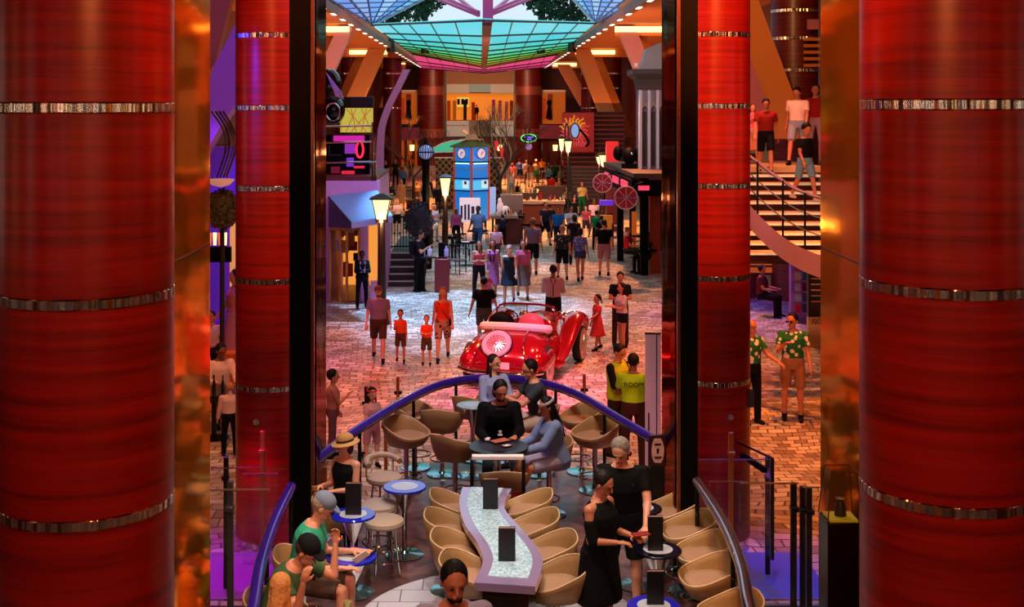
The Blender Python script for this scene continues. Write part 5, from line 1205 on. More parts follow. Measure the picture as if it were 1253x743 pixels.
t = empty('red_post', at(749, 52), 0, 'bright red lit post above the pub kiosk roof corner', 'post'); m = MB(); m.box2((-.26, -.15, 2.95), (.26, .15, ZZ(173, 52))); m.build('shaft', pm('post_red', 'C01828', .4, emis='E01828', es=.22, var=0), t); m = MB(); m.box2((-.26, -.15, 0), (.26, .15, 2.95)); m.build('lower_shaft', M_MAROON, t)

# ---- black pub kiosk with two wheel signs
pD = 40.0; po = XX(780, pD); pk = empty('pub_kiosk', at(780, pD), 0, 'black pub kiosk with flat brown roof, red light bars and brick pier', 'kiosk')
def pq(px, py, D): v = P(px, py, D); return Vector((v.x-po, v.y-pD, v.z))
zr = ZZ(214, pD); r0, r1, r2, r3 = Vector((XX(775, 38)-po, -2, zr)), Vector((XX(815, 38)-po+.6, -2, zr)), Vector((XX(812, 46)-po+.6, 6, zr)), Vector((XX(738, 46)-po, 6, zr))
m = MB(); m.extr([r0, r1, r2, r3], (0, 0, .16)); m.build('roof', pm('roof_planks', '5A4438', .6, var=.3, scale=3), pk, smooth=0, bevel=.02)
m = MB(); m.bar(r0-Vector((0, 0, .3)), r3-Vector((0, 0, .3)), .12, .5); m.bar(r0-Vector((0, 0, .3)), r1-Vector((0, 0, .3)), .12, .5); m.build('fascia', M_BLACK, pk)
for k in range(3):
    a, b = r0.lerp(r3, .1+.28*k), r0.lerp(r3, .28+.28*k); m = MB(); m.bar(a-Vector((.08, 0, .26)), b-Vector((.08, 0, .26)), .05, .22); m.build('red_light_bar', glow('bar_pink', 'F04060', 1.2), pk)
for x0, x1 in ((.16, .48), (1.0, 1.3)): m = MB(); m.box2((r0.x+x0*.9, -2.12, zr-.36), (r0.x+x1*.9+.05, -2.06, zr-.22)); m.build('red_light_bar', MATS['bar_pink'], pk)
for px, D, w in ((759, 42, .20), (788, 38.5, .24), (774, 44, .2), (816, 38.5, .3)):
    m = MB(); m.box((XX(px, D)-po, D-pD, zr/2), (w, .3, zr)); m.build('post', M_BLACK, pk, bevel=.02)
m = MB(); m.box((XX(801, 39)-po, -1.0, zr/2-.1), (.34, .3, zr-.2)); m.build('brick_pier', pm('brick_red', 'B04020', .6, var=.35, scale=10), pk)
m = MB(); m.box((XX(800, 45)-po, 5, zr*.4), (1.0, .1, zr*.8)); m.build('back_panel', pm('pub_back', '2A0C08', .6), pk)
for k, (px, D) in enumerate(((776, 43), (789, 43))): m = MB(); m.box((XX(px, D)-po, 3, .9), (.16, .1, 1.4)); m.build('glowing_slot', glow('pub_slot', 'E06018', .5), pk)
for i, (px, py, r_px, D) in enumerate(((737, 224, 11.5, 41.5), (766, 242, 14, 37.2))):
    t = empty('wheel_sign', at(px, D, ZZ(py, D)), 0, 'round dark red ship-wheel sign with pale rim, %s' % ('smaller and farther one', 'larger one on the nearer corner')[i], 'sign', None); r = r_px*D/F
    m = MB(); m.cone((0, 0, 0), (0, .06, 0), r*.93, r*.93, 32); m.build('disc', pm('wheel_red', '80141C', .4, emis='900C18', es=.25, var=.1), t)
    m = MB(); m.tube([(r*math.cos(a), -.02, r*math.sin(a)) for a in [2*PI*j/36 for j in range(36)]], .018, 6, close=True); m.build('rim', pm('wheel_rim', 'B08080', .4, emis='C08080', es=.25, var=0), t)
    for k in range(8): a = PI/8*0+2*PI*k/8; m = MB(); m.bar((0, -.03, 0), (r*.95*math.cos(a), -.03, r*.95*math.sin(a)), .016); m.build('spoke', MATS['wheel_rim'], t)
    m = MB(); m.tube(spline([(-r*1.08, -.05, 0), (-r*.8, -.05, .04), (-r*.5, -.05, -.03), (-r*.2, -.05, .03), (r*.1, -.05, -.03), (r*.4, -.05, .03), (r*.7, -.05, -.03), (r*1.1, -.05, 0)], 4), .018, 5); m.build('script_band', pm('script_violet', '6A4A90', .4, var=0), t)
    m = MB(); m.bar((0, .1, 0), (.0, .1, r*1.2), .04) if i == 0 else m.bar((r*.7, .1, .3), (r*1.3, .1, .5), .04); m.bar((0, .05, r*.5), (.55, .4, r*1.3), .03); m.build('bracket', M_BLACK, t)
# machinery on the kiosk roof and pale gothic facade above
t = empty('roof_lamp', at(770, 41, zr+.16), 0, 'black spotlight cluster on the pub kiosk roof', 'spotlight'); m = MB(); m.ell((0, 0, .42), (.24, .25, .30)); m.ell((-.35, .3, .5), (.16, .2, .25)); m.box((0, 0, .08), (.5, .3, .16)); m.ell((.35, .3, .42), (.16, .2, .28)); m.build('housing', M_BLACK, t); m = MB(); m.ell((.05, -.24, .5), (.04, .02, .05)); m.build('lens', M_CHROME, t)
t = empty('gothic_facade', at(798, 40.5, zr+.16), 0, 'pale grey gothic facade with pointed arches and heavy dark cornice', 'facade'); go = XX(798, 40.5); gz0 = zr+.16
def gq(px, py): return (XX(px, 40.5)-go, ZZ(py, 40.5)-gz0)
m = MB(); a_, b_ = gq(783, 200), gq(830, 110); m.box2((a_[0], .2, 0), (b_[0], 1.0, b_[1])); m.build('wall', pm('gothic_lilac', '786080', .6), t)
for px in (784, 794.5, 805, 815): x = gq(px, 0)[0]; m = MB(); m.box2((x-.05, -.02, -.1), (x+.05, .22, gq(0, 110)[1])); m.build('pier', pm('gothic_white', 'D0C8D0', .5, var=0), t, bevel=.02)
for px in (789.2, 799.7, 810):
    x = gq(px, 0)[0]; z1_ = gq(0, 129)[1]; w = .12; m = MB(); m.extr([(x-w, .0, z1_-.35), (x-w*.9, .0, z1_-.15), (x, 0, z1_), (x+w*.9, 0, z1_-.15), (x+w, 0, z1_-.35), (x+w, 0, gq(0, 110)[1]), (x-w, 0, gq(0, 110)[1])], (0, .1, 0)); m.build('arch_head', pm('gothic_tan', '907870', .5, var=.1), t)
    m = MB(); m.box2((x-w*.6, .15, .1), (x+w*.6, .25, z1_-.2)); m.build('dark_lancet', pm('lancet', '241428', .4, var=0), t); m = MB(); m.box2((x-.04, -.03, gq(0, 124)[1]), (x+.04, .05, gq(0, 111)[1])); m.build('slit', pm('slit', '707088', .5, var=0), t)
m = MB(); a_, b_ = gq(772, 95), gq(835, 85); m.rings([[(gq(x, 0)[0], y, gq(0, z)[1]) for x, y in ((x0, yy), (835, yy), (835, 1.2), (x0, 1.2))] for x0, yy, z in ((783, -.05, 110), (782, -.1, 104), (780, -.2, 97), (772, -.55, 91), (772, -.6, 85))]); m.build('cornice', pm('cornice_grey', '4A4240', .6), t, smooth=0)
m = MB(); m.extr([(gq(784, 0)[0], .1, gq(0, 85)[1]), (gq(835, 0)[0], .1, gq(0, 85)[1]), (gq(835, 0)[0], .1, gq(0, 40)[1]), (gq(791, 0)[0], .1, gq(0, 60)[1])], (0, .6, 0)); m.build('pediment', pm('pediment', '9A9090', .6), t)
m = MB(); m.box((gq(776, 0)[0], -.4, gq(0, 80)[1]), (.1, .15, .12)); m.build('camera_box', M_WHITE, t)

# ---- left steps with iron railing, dark topiary
st = empty('platform_steps', at(493, 36), 0, 'dark steps with pale nosings left of the man with the backpack', 'steps'); o_ = XX(493, 36)
for k in range(5):
    m = MB(); m.box2((XX(474, 36)-o_, .32*k, 0), (XX(506, 36)-o_, .32*(k+1) if k < 4 else 6.0, .17*(k+1))); m.build('step', pm('step_dark', '1A1418', .5), st, smooth=0)
    m = MB(); m.box2((XX(474, 36)-o_, .32*k-.02, .17*(k+1)-.03), (XX(506, 36)-o_, .32*k+.02, .17*(k+1)+.004)); m.build('nosing', pm('nosing_pale', 'B8A8A8', .4, var=0), st, smooth=0)
ir = empty('iron_railing', at(492, 38.2, .85), 0, 'black iron railing at the head of the left steps', 'railing'); m = MB()
for k in range(14): m.cone((-.5+k*.09, 0, 0), (-.5+k*.09, 0, 1.0), .012, .012, 6)
m.build('baluster', M_BLACK, ir)['kind'] = 'stuff'; m = MB(); m.bar((-.55, 0, 1.0), (.75, 0, 1.0), .05); m.build('rail', M_BLACK, ir); m = MB(); m.bar((-.55, 0, .08), (.75, 0, .08), .04); m.build('rail', M_BLACK, ir)
def topiary(px, py, D, r, rz, label, n=900, col='3C464E'):
    t = empty('topiary', at(px, D), 0, label, 'shrub'); r_ = random.Random(px); m = MB(); zc = ZZ(py, D)
    for i in range(n):
        a, u = r_.uniform(0, 2*PI), r_.uniform(-1, 1); qq = (1-u*u)**.5; k = r_.uniform(.8, 1.04); p = Vector((r*k*qq*math.cos(a), r*k*qq*math.sin(a), zc+rz*k*u)); s_ = r_.uniform(.03, .06)
        e1 = Vector((r_.gauss(0, 1), r_.gauss(0, 1), r_.gauss(0, 1))).normalized(); e2 = e1.cross(Vector((r_.gauss(0, 1), 1, .3))).normalized(); m.f([m.v(p-e1*s_), m.v(p-e2*s_*.6), m.v(p+e1*s_), m.v(p+e2*s_*.6)])
    m.ell((0, 0, zc), (r*.85, r*.85, rz*.85)); m.build('foliage', pm('leaf_'+col, col, .6, var=.4, scale=20), t, smooth=0)['kind'] = 'stuff'
    m = MB(); m.lathe([(.22, 0), (.28, .45), (.24, .45), (.2, .4), (.02, .4)], 20); m.build('planter', M_BLACK, t); m = MB(); m.cone((0, 0, .4), (0, 0, zc), .05, .04); m.build('trunk', M_DARK, t)
topiary(512, 270, 38, .46, .62, 'dense dark oval bush beside the globe lamp post')
topiary(272, 256, 22, .28, .36, 'speckled green hanging plant in the left gap', 700, '5A5228')

# host stand, maroon
t = empty('host_stand', at(541, 35), 0, 'maroon host stand with dark screen and tissue boxes behind the orange-top woman', 'stand'); m = MB(); m.box((0, 0, .48), (.42, .4, .96)); m.build('cabinet', pm('host_maroon', '7A1424', .4), t, bevel=.03); m = MB(); m.box((-.02, -.05, 1.2), (.17, .05, .42)); m.build('screen', M_BLACK, t)
m = MB(); m.box((-.35, .1, .99), (1.0, .5, .04)); m.build('counter', pm('counter_dark', '1C1820', .3, var=0), t); m = MB(); m.box((-.65, .2, .48), (.3, .4, .95)); m.build('side_cabinet', M_BLACK, t)
for i, (x, c, lab) in enumerate(((.12, 'C8B8E8', 'lilac tissue box on the maroon host stand'), (-.35, 'D8D8F0', 'white bottle on the dark counter beside the host stand'), (-.55, '98A8D8', 'pale blue packet on the dark counter beside the host stand'))):
    m = MB(); m.M = Matrix.Translation(at(541, 35)+Vector((x, 0, 1.01))); m.box((0, 0, .1), (.13, .12, .2)); m.cone((0, 0, .2), (0, 0, .3), .04, .02); o = m.build('packet', col_(c), bevel=.01); tag(o, lab, 'packet')

# ---- cafe furniture: iron chairs and tables, in front of the tower
def make_chair(label):
    t = empty('cafe_chair', (0, 0, 0), 0, label, 'chair', 'dark slat-backed cafe chairs'); M_ = pm('chair_iron', '14121A', .35, .3, var=0)
    m = MB(); m.box((0, 0, .45), (.42, .42, .04)); m.build('seat', pm('chair_seat', '706878', .5, var=0), t, bevel=.01)
    for x in (-.19, .19):
        for y in (-.19, .19): m = MB(); m.cone((x, y, 0), (x, y, .45 if y < 0 else .95), .018, .018, 6); m.build('leg', M_, t)
    m = MB(); [m.box((x, .19, .70), (.02, .02, .42)) for x in (-.12, -.06, 0, .06, .12)]; m.box((0, .19, .92), (.4, .03, .05)); m.build('backrest', M_, t); return t
ch0 = make_chair(''); first = True
chs = [(566, 320, 20, 'in front of the info board'), (576, 312, -60, 'right of the table below the info board'), (560, 335, 150, 'nearest the host stand'), (590, 300, 10, 'behind the pink-topped woman'), (550, 303, 60, 'beside the lantern post'),
       (640, 290, 30, 'left of the dark-capped bartender'), (628, 285, -30, 'by the brown bar counter'), (756, 305, 90, 'holding the man in red'), (752, 290, 60, 'behind the man in red'), (786, 305, -70, 'under the black pub kiosk'), (797, 315, 200, 'nearest the brick pier'), (482, 262, 30, 'left beyond the steps'), (500, 255, -20, 'behind the dark bush'), (535, 275, 15, 'left of the blonde woman\'s table')]
for px, py, rz, lab in chs:
    o = ch0 if first else copy_tree(ch0); first = False; o.location = G(px, py); o.rotation_euler.z = R(rz); o['label'] = 'dark slat-backed cafe chair ' + lab
def cafe_table(px, py, label, r=.38, cloth=None, z=.74):
    t = empty('cafe_table', G(px, py), 0, label, 'table'); MB().lathe([(.02, z), (r, z), (r, z+.03), (.02, z+.03)], 28).build('table_top', cloth or M_BLACKM, t); MB().lathe([(.22, 0), (.03, .04), (.03, z)], 16).build('pedestal', M_BLACKM, t)
    if cloth is None: MB().lathe([(r+.003, z+.008), (r+.006, z+.02), (r+.003, z+.03)], 28).build('edge', M_GREYP, t)
cafe_table(570, 325, 'dark round cafe table below the info board'); cafe_table(553, 318, 'dark round cafe table beside the lantern post'); cafe_table(585, 308, 'dark round cafe table behind the pink-topped women')
cafe_table(783, 335, 'dark draped round table under the pub kiosk', .55, M_BLACK); cafe_table(776, 315, 'small dark table at the man in red\'s plate', .35); cafe_table(650, 300, 'dark cafe table beside the bartender'); cafe_table(535, 290, 'cafe table by the blonde woman in white', .35); cafe_table(476, 250, 'far cafe table behind the steps', .4); cafe_table(505, 246, 'far cafe table behind the dark bush', .4)
# plates, glasses and items on them
def item(name, px, py, z, parts, label, cat, group=None):
    m = MB(); m.M = Matrix.Translation(G(px, py)+Vector((0, 0, z))); [m.lathe(pr, 14, c) for pr, c in parts]; o = m.build(name, M_WHITE); return tag(o, label, cat, group)
plate = [(.01, 0), (.12, .0), (.15, .015), (.01, .02)]; gls = [(.02, 0), (.035, .12), (.03, .12), (.01, .01)]
item('plate', 783, 335, .775, [(plate, (.1, 0, 0))], 'white plate on the draped table under the pub kiosk', 'plate'); item('plate', 776, 315, .775, [(plate, (.05, 0, 0))], 'white plate before the man in red', 'plate')
item('plate', 570, 325, .775, [(plate, (0, 0, 0))], 'white plate on the dark table below the info board', 'plate'); item('drinking_glass', 553, 318, .775, [(gls, (0, 0, 0))], 'glass on the table beside the lantern post', 'glass'); item('drinking_glass', 650, 300, .775, [(gls, (.1, 0, 0))], 'glass on the dark table beside the bartender', 'glass')
# flower stand
t = empty('flower_stand', at(523, 40.5), 0, 'stand of pink flowers and white leaves behind the man with the backpack', 'flowers'); m = MB(); m.cone((0, 0, 0), (0, 0, 1.2), .15, .2); m.build('pot', M_DARK, t); m = MB(); [m.ell((.1*math.cos(k*2.1), .1*math.sin(k*2.1), 1.3+.05*(k % 3)), (.1, .1, .09)) for k in range(6)]; m.build('blossom', col_('C82858'), t); m = MB(); [m.ell((.2+.05*k, 0, 1.25+.06*k), (.05, .05, .09)) for k in range(3)]; m.build('leaf', col_('D8E8D0'), t)

# ---- central cafe bar
cb_ = empty('cafe_counter', G(650, 290), 0, 'brown wooden cafe bar counter with dark shelves in the middle of the crowd', 'counter'); bo_ = G(650, 290)
def cbx(x0, y0, x1, y1, D, dep, mt, nm):
    m = MB(); a, b = P(x0, y1, D)-bo_, P(x1, y0, D)-bo_; m.box2((a.x, a.y, max(a.z, 0)), (b.x, b.y+dep, b.z)); m.build(nm, mt, cb_, bevel=.02)
M_CB = pm('counter_wood', '5A2010', .45, var=.3, scale=3)
cbx(606, 268, 640, 300, 47, .8, M_CB, 'front_panel'); cbx(601, 264, 634, 268, 46.8, 1.0, pm('counter_top', '9A8878', .3, var=0), 'counter_top'); cbx(640, 250, 690, 290, 53, .6, M_CB, 'front_panel'); cbx(638, 246, 692, 250, 52.8, .9, MATS['counter_top'], 'counter_top')
cbx(628, 236, 660, 262, 56, .5, pm('shelf_dark', '2A1410', .5), 'shelf_unit'); cbx(655, 228, 700, 250, 62, .6, M_CB, 'rear_counter'); cbx(612, 238, 640, 262, 50, .4, pm('machine_steel', '8A8480', .3, .6, var=0), 'coffee_machine')
r_ = random.Random(9)
for i in range(46):
    px = r_.uniform(606, 700); D = 46.9+.4*r_.random() if px < 632 else (53.1 if px < 690 and r_.random() < .6 else 56); py = {True: 264, False: (246 if D < 55 else 236)}[px < 632]
    if D == 56: px = 628+(px-606)/94*32
    v = P(px, py, D); m = MB(); m.M = Matrix.Translation(v); h = r_.uniform(.14, .3); r = r_.uniform(.03, .05); m.lathe([(r, 0), (r, h*.6), (r*.4, h*.75), (r*.4, h), (.005, h)], 10)
    tag(m.build('bottle', col_(r_.choice(['E8E0D8', 'D8C8A0', '6A2010', '384820', 'C89040', 'F4F0EC', '803040', 'B0A8A0']), .25)), 'small bottle or jar standing on the brown cafe bar', 'bottle', 'bottles on the cafe bar')
t = empty('white_figurine', P(612, 262, 48), 0, 'white lumpy wrapped goods standing on the cafe bar', 'goods'); m = MB(); m.ell((0, 0, .25), (.14, .12, .26)); m.ell((.2, 0, .16), (.18, .12, .17)); m.ell((-.02, 0, .52), (.08, .08, .12)); m.build('wrapping', pm('white_lump', 'E8E4EC', .6, emis='E8E4F0', es=.12, var=.05), t)
for i in range(9):
    px, py = 640+7*i, 232-(i % 3)*4; t = empty('cafe_chair', G(px, py), 0); t.rotation_euler.z = R(40*i)
    t = bpy.data.objects[t.name]; 
    for ch in [x for x in COL.objects if x.parent == ch0]: c = ch.copy(); COL.objects.link(c); c.parent = t
    tag(t, 'wooden-looking cafe chair among the far crowd', 'chair', 'far cafe chairs')

for i, (px, py) in enumerate(((606, 232), (618, 226), (664, 226), (684, 232), (700, 238), (640, 218), (668, 214), (598, 250), (708, 262), (690, 300))):
    cafe_table(px, py, 'small dark cafe table among the far crowd, %s' % ('left of the bare tree', 'under the bare tree', 'by the white trousers', 'left of the dark stairs', 'at the foot of the dark stairs', 'before the red columns', 'behind the red shirt', 'behind the blue banner', 'before the cream shirt', 'right of the bright blue shirt')[i], .36)
    for k in range(3): item('drinking_glass', px, py, .775, [([(.03, 0), (.05, .16), (.04, .16), (.01, .01)], (-.2+.2*k, -.1+.1*(k % 2), 0))], 'pale glass on a small cafe table among the far crowd', 'glass', 'glasses on the far cafe tables')
# ================================================================ RIGHT GAP: curved stairs
rs_ = empty('curved_staircase', at(960, 21.5), 0, 'curved open staircase with pale lit treads and steel rail in the right gap', 'staircase'); ro = at(960, 21.5)
tread_y = [214, 224, 235, 247, 260, 273, 285, 297, 309]
for k, y in enumerate(tread_y):
    D = 25.2-.45*k; z = ZZ(y, D); x0, x1 = XX(895, D), XX(1004+k*1.5, D); m = MB(); m.box2((x0-ro.x, D-ro.y, z-.05), (x1-ro.x, D-ro.y+.36, z)); m.build('tread', pm('tread_pale', 'C8B088', .4, var=.05), rs_, smooth=0)
    m = MB(); m.box2((x0-ro.x, D-ro.y-.02, z-.045), (x1-ro.x, D-ro.y, z-.005)); m.build('tread_edge', pm('tread_edge', 'E8E0B8', .3, emis='F0E8C0', es=.25, var=0), rs_, smooth=0)
    m = MB(); m.box2((x0-ro.x, D-ro.y+.3, z-.24), (x1-ro.x, D-ro.y+.34, z-.05)); m.build('riser', pm('riser_dark', '54302A', .5), rs_, smooth=0)
LAND = ZZ(204, 25.6)
m = MB(); m.box2((XX(895, 25.6)-ro.x, 25.6-ro.y, LAND-.12), (XX(1010, 25.6)-ro.x, 28.5-ro.y, LAND)); m.build('landing', MATS['tread_pale'], rs_, smooth=0)
edge = [(905, 243, 21.6), (925, 268, 21.3), (950, 292, 21.0), (975, 309, 20.7), (1006, 322, 20.4), (1040, 330, 20.2)]
e1 = spline([P(*p)-ro for p in edge], 6); dn = .26
m = MB(); V = [[p+Vector((0, 0, .12)), p-Vector((0, 0, dn)), p-Vector((0, -.15, dn)), p+Vector((0, .15, .12))] for p in e1]; m.rings(V); m.build('stringer', pm('stringer_tan', 'A88088', .5, var=.04), rs_)
rail = spline([P(x, y, D)-ro for x, y, D in ((905, 182, 21.6), (925, 197, 21.4), (950, 216, 21.2), (975, 232, 21.0), (1006, 243, 20.8))], 6); m = MB(); m.tube(rail, .03, 8); m.build('handrail', pm('stair_rail', '6A5A78', .4, .5, var=0), rs_)
for px, y0, y1, D in ((927, 198, 270, 21.3), (958, 221, 298, 21.0), (985, 236, 312, 20.8)): m = MB(); m.cone(P(px, y1, D)-ro, P(px, y0, D)-ro, .02, .02); m.build('baluster', M_BLACKM, rs_)
for f in (.35, .65): m = MB(); m.tube([p.lerp(q_+Vector((0, 0, .1)), f) for p, q_ in zip(rail, e1)], .012, 6); m.build('cable', M_GREYP, rs_)
# upper deck slab behind the stairs + slanting beams
t = empty('leaning_beam', at(935, 30), 0, 'wide orange leaning beam behind the upper staircase', 'beam'); o_ = at(935, 30)
m = MB(); m.extr([P(x, y, 30)-o_ for x, y in ((917, -30), (925, -8), (972, 118), (990, 170), (940, 170), (905, 60))], (0, .8, 0)); m.build('front_face', M_ORANGE, t, smooth=0)
m = MB(); m.extr([P(x, y, 29.8)-o_ for x, y in ((905, 60), (918, 70), (944, 140), (944, 170), (905, 170))], (0, .1, 0)); m.build('pink_web', pm('web_pink', 'B06080', .6, var=0), t, smooth=0)
t = empty('leaning_beam', at(270, 26), 0, 'lilac leaning beam in the left gap', 'beam'); o_ = at(270, 26)
m = MB(); m.extr([P(x, y, 26)-o_ for x, y in ((300, 5), (300, 112), (272, 150), (250, 190), (240, 150), (262, 80))], (0, .6, 0)); m.build('front_face', pm('beam_lilac', 'B070B0', .6, var=0), t, smooth=0)
m = MB(); m.extr([P(x, y, 27)-o_ for x, y in ((240, -20), (288, -20), (262, 80), (240, 110))], (0, .3, 0)); m.build('orange_web', M_ORANGE, t, smooth=0)
# magazine rack
t = empty('poster_rack', at(977, 30), 0, 'tall lilac poster stand with rows of coloured cards in the right gap', 'display'); o_ = at(977, 30)
m = MB(); m.box2((XX(968, 30)-o_.x, 0, 0), (XX(990, 30)-o_.x, .2, ZZ(303, 30))); m.build('board', pm('rack_lilac', '9068B0', .5), t)
for r in range(6):
    for c in range(2):
        x, y = 976+c*9, 312+r*13; m = MB(); a = P(x-3.4, y+5, 30)-o_; b = P(x+3.4, y-5, 30)-o_; m.box2((a.x, -.03, a.z), (b.x, 0, b.z)); m.build('poster', col_(['8898B8', '384060', 'C03040', '40485A', 'A8A090', '2A6080', 'B8B8C8', '602040'][(r*2+c) % 8], .5), t)
t = empty('menu_totem', at(997, 27), 0, 'dark menu totem with pale lines and a pale base at the right gap edge', 'sign'); o_ = at(997, 27)
m = MB(); m.box2((-.14, 0, ZZ(388, 27)), (.3, .15, ZZ(318, 27))); m.build('panel', pm('totem_dark', '2A1210', .5), t); m = MB(); m.box2((-.14, 0, 0), (.3, .15, ZZ(388, 27))); m.build('base', pm('totem_pale', 'C8A070', .5), t); m = MB()
for k in range(6): m.box((.02, -.01, ZZ(334+7*k, 27)), (.2, .012, .03))
m.build('printed_lines', pm('print_pale', 'D8A890', .5, var=0), t); text('ISC', 'lettering', .14, M_DARK, (.03, -.01, ZZ(394, 27)), (R(90), 0, 0), t)
t = empty('warm_window', at(936, 33), 0, 'low orange-lit shop window at the far end of the right passage', 'window'); m = MB(); m.box((0, 0, 1.4), (1.2, .1, 1.2)); m.build('lit_panel', glow('rw', 'E06018', .5), t); m = MB(); [m.box((0, -.08, .8+.2*k), (1.2, .04, .05)) for k in range(6)]; m.build('slats', M_MAROON, t)
# upper right wall bits seen between the columns
t = empty('wall_louvre', at(998, 32, 7.0), 0, 'stack of orange louvres high at the edge of the right gap', 'louvre'); m = MB(); [m.box((0, 0, ZZ(48+8*k, 32)-7), (.6, .1, .08)) for k in range(5)]; m.build('blade', pm('louvre', 'C87840', .4), t); m = MB(); m.box((-.08, -.05, ZZ(30, 32)-7), (.3, .06, .26)); m.build('pink_panel', M_PINKW, t)

# ================================================================ LEFT GAP
t = empty('hanging_planter', at(270, 21.5, ZZ(222, 21.5)), 0, 'pale bowl lamp above the hanging plant in the left gap', 'lamp'); m = MB(); m.lathe([(.02, -.10), (.16, -.06), (.24, .02), (.23, .04), (.02, .05)], 24); m.build('bowl', pm('bowl_pink', 'E8B0A0', .5, emis='F0B090', es=.3, var=0), t)
t = empty('ribbed_sculpture', at(272, 23, ZZ(185, 23)), 0, 'dark curved hooped metal sculpture in the left gap', 'sculpture')
for k in range(4): m = MB(); m.tube(spline([(-.2+.07*k, 0, .75), (.02+.05*k, .05*k, .4), (.06+.05*k, .05*k, 0), (-.1+.05*k, .05*k, -.5)], 6), .022, 6); m.build('hoop', pm('hoop_metal', '705868', .25, .8, var=0), t)
t = empty('lantern_row', at(266, 24), 0, 'row of small orange lamps on dark posts in the left gap', 'lamp')
for k in range(4): m = MB(); m.cone((-.15+.1*k, 0, ZZ(300, 24)), (-.15+.1*k, 0, ZZ(285, 24)), .03, .04); m.build('lamp_glass', M_LAMPG if k % 2 else glow('lo', 'F06020', 1.2), t)
m = MB(); m.box((0, .1, ZZ(312, 24)), (.5, .1, .3)); m.build('box', M_BLACK, t)
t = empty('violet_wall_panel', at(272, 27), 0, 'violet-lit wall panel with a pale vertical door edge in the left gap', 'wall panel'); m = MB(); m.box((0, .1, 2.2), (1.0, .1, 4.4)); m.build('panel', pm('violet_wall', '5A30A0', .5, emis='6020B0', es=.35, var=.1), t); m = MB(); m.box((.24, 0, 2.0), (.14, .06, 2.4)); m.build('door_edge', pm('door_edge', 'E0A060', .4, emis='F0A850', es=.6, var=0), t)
t = empty('armchair', at(284, 21), 0, 'orange-brown armchair behind the seated man in the left gap', 'chair'); m = MB(); m.box((0, 0, .35), (.6, .6, .3)); m.build('seat', pm('chair_orange', 'A8501C', .5), t, bevel=.06); m = MB(); m.box((0, .3, .75), (.6, .14, .6)); m.build('backrest', MATS['chair_orange'], t, bevel=.05)
for x in (-.25, .25):
    for y in (-.25, .25): m = MB(); m.cone((x, y, 0), (x, y, .22), .025, .02); m.build('leg', M_DARK, t)
t = empty('side_table', at(262, 19.6), 0, 'dark round table with bottles in the left gap', 'table'); MB().lathe([(.02, .72), (.4, .72), (.4, .75), (.02, .75)], 28).build('table_top', M_BLACKM, t); MB().lathe([(.25, 0), (.04, .04), (.04, .72)], 16).build('pedestal', M_BLACKM, t)
for k in range(2): m = MB(); m.M = Matrix.Translation(at(262, 19.6, .75)+Vector((.02+.14*k, -.1, 0))); m.lathe([(.03, 0), (.03, .14), (.012, .2), (.012, .27), (.003, .27)], 12); tag(m.build('bottle', M_DARK), 'dark bottle on the round table in the left gap, %s' % ('left one', 'right one')[k], 'bottle')
t = empty('reflected_case', (2.06, 7.1, 0), 0, 'solid stand-in for a case reflected in the right gold pier, yellow tray, dark bust', 'reflected case')  # case seen only as a mirror reflection, built solid; pedestal added under it
z0_, z1_ = ZZ(641, 7.0), ZZ(580, 7.0)
m = MB(); m.box((0, .0, z0_/2), (.2, .2, z0_)); m.build('pedestal', pm('pedestal_dark', '0E0806', .25, var=0), t, bevel=.005)
m = MB(); m.box((0, 0, z0_+.006), (.16, .16, .012)); m.build('lit_tray', pm('tray_yellow', 'C8B030', .5, emis='D8C020', es=.15, var=0), t)
m = MB(); m.rings([[(x*k, y*k, z) for x, y in ((-.1, -.1), (.1, -.1), (.1, .1), (-.1, .1))] for k, z in ((1, z0_), (.72, z1_))]); m.build('glass_hood', M_GLASS, t, smooth=0); m = MB(); [m.bar((x, y, z0_), (x*.72, y*.72, z1_), .006) for x, y in ((-.1, -.1), (.1, -.1), (.1, .1), (-.1, .1))]; m.tube([(x*.72, y*.72, z1_) for x, y in ((-.1, -.1), (.1, -.1), (.1, .1), (-.1, .1))], .004, 4, close=True); m.build('hood_frame', pm('hood_frame', '806820', .3, .6, var=0), t)
m = MB(); m.lathe([(.02, z0_+.01), (.035, z0_+.015), (.03, z0_+.07), (.014, z0_+.10), (.03, z0_+.115), (.004, z0_+.12)], 16); m.build('bust', pm('bust_green', '384030', .4, var=0), t)
# ================================================================ PEOPLE
FL_G = spotted('floral_green', '0E6A34', 'E8E4D8', 11, .38, third='F4F0E0')
FL_D = spotted('floral_dark', '141826', 'A8A088', 12, .30, third='B86A50')
FL_S = spotted('floral_skirt', 'C09080', '2A1820', 11, .36)
FL_L = spotted('floral_lilac', '5A5AA0', 'A8A8D8', 12, .34)
def gp(label, px, feet, yh, z0=0.0, **k):
    """person standing on the ground where the photo shows the feet; height from the head row"""
    D = (CH-z0)*F/(feet-HY); H = (feet-yh)*D/F
    return person(label, Vector((XX(px, D), D, z0)), H, **k)
def hp(label, px, yh, D, z0=0.0, H=None, **k):
    """feet hidden: placed by distance, height from the head row"""
    z = ZZ(yh, D); return person(label, Vector((XX(px, D), D, z0)), H or (z-z0), **k)
rr = lambda d: R(d)
B = BF
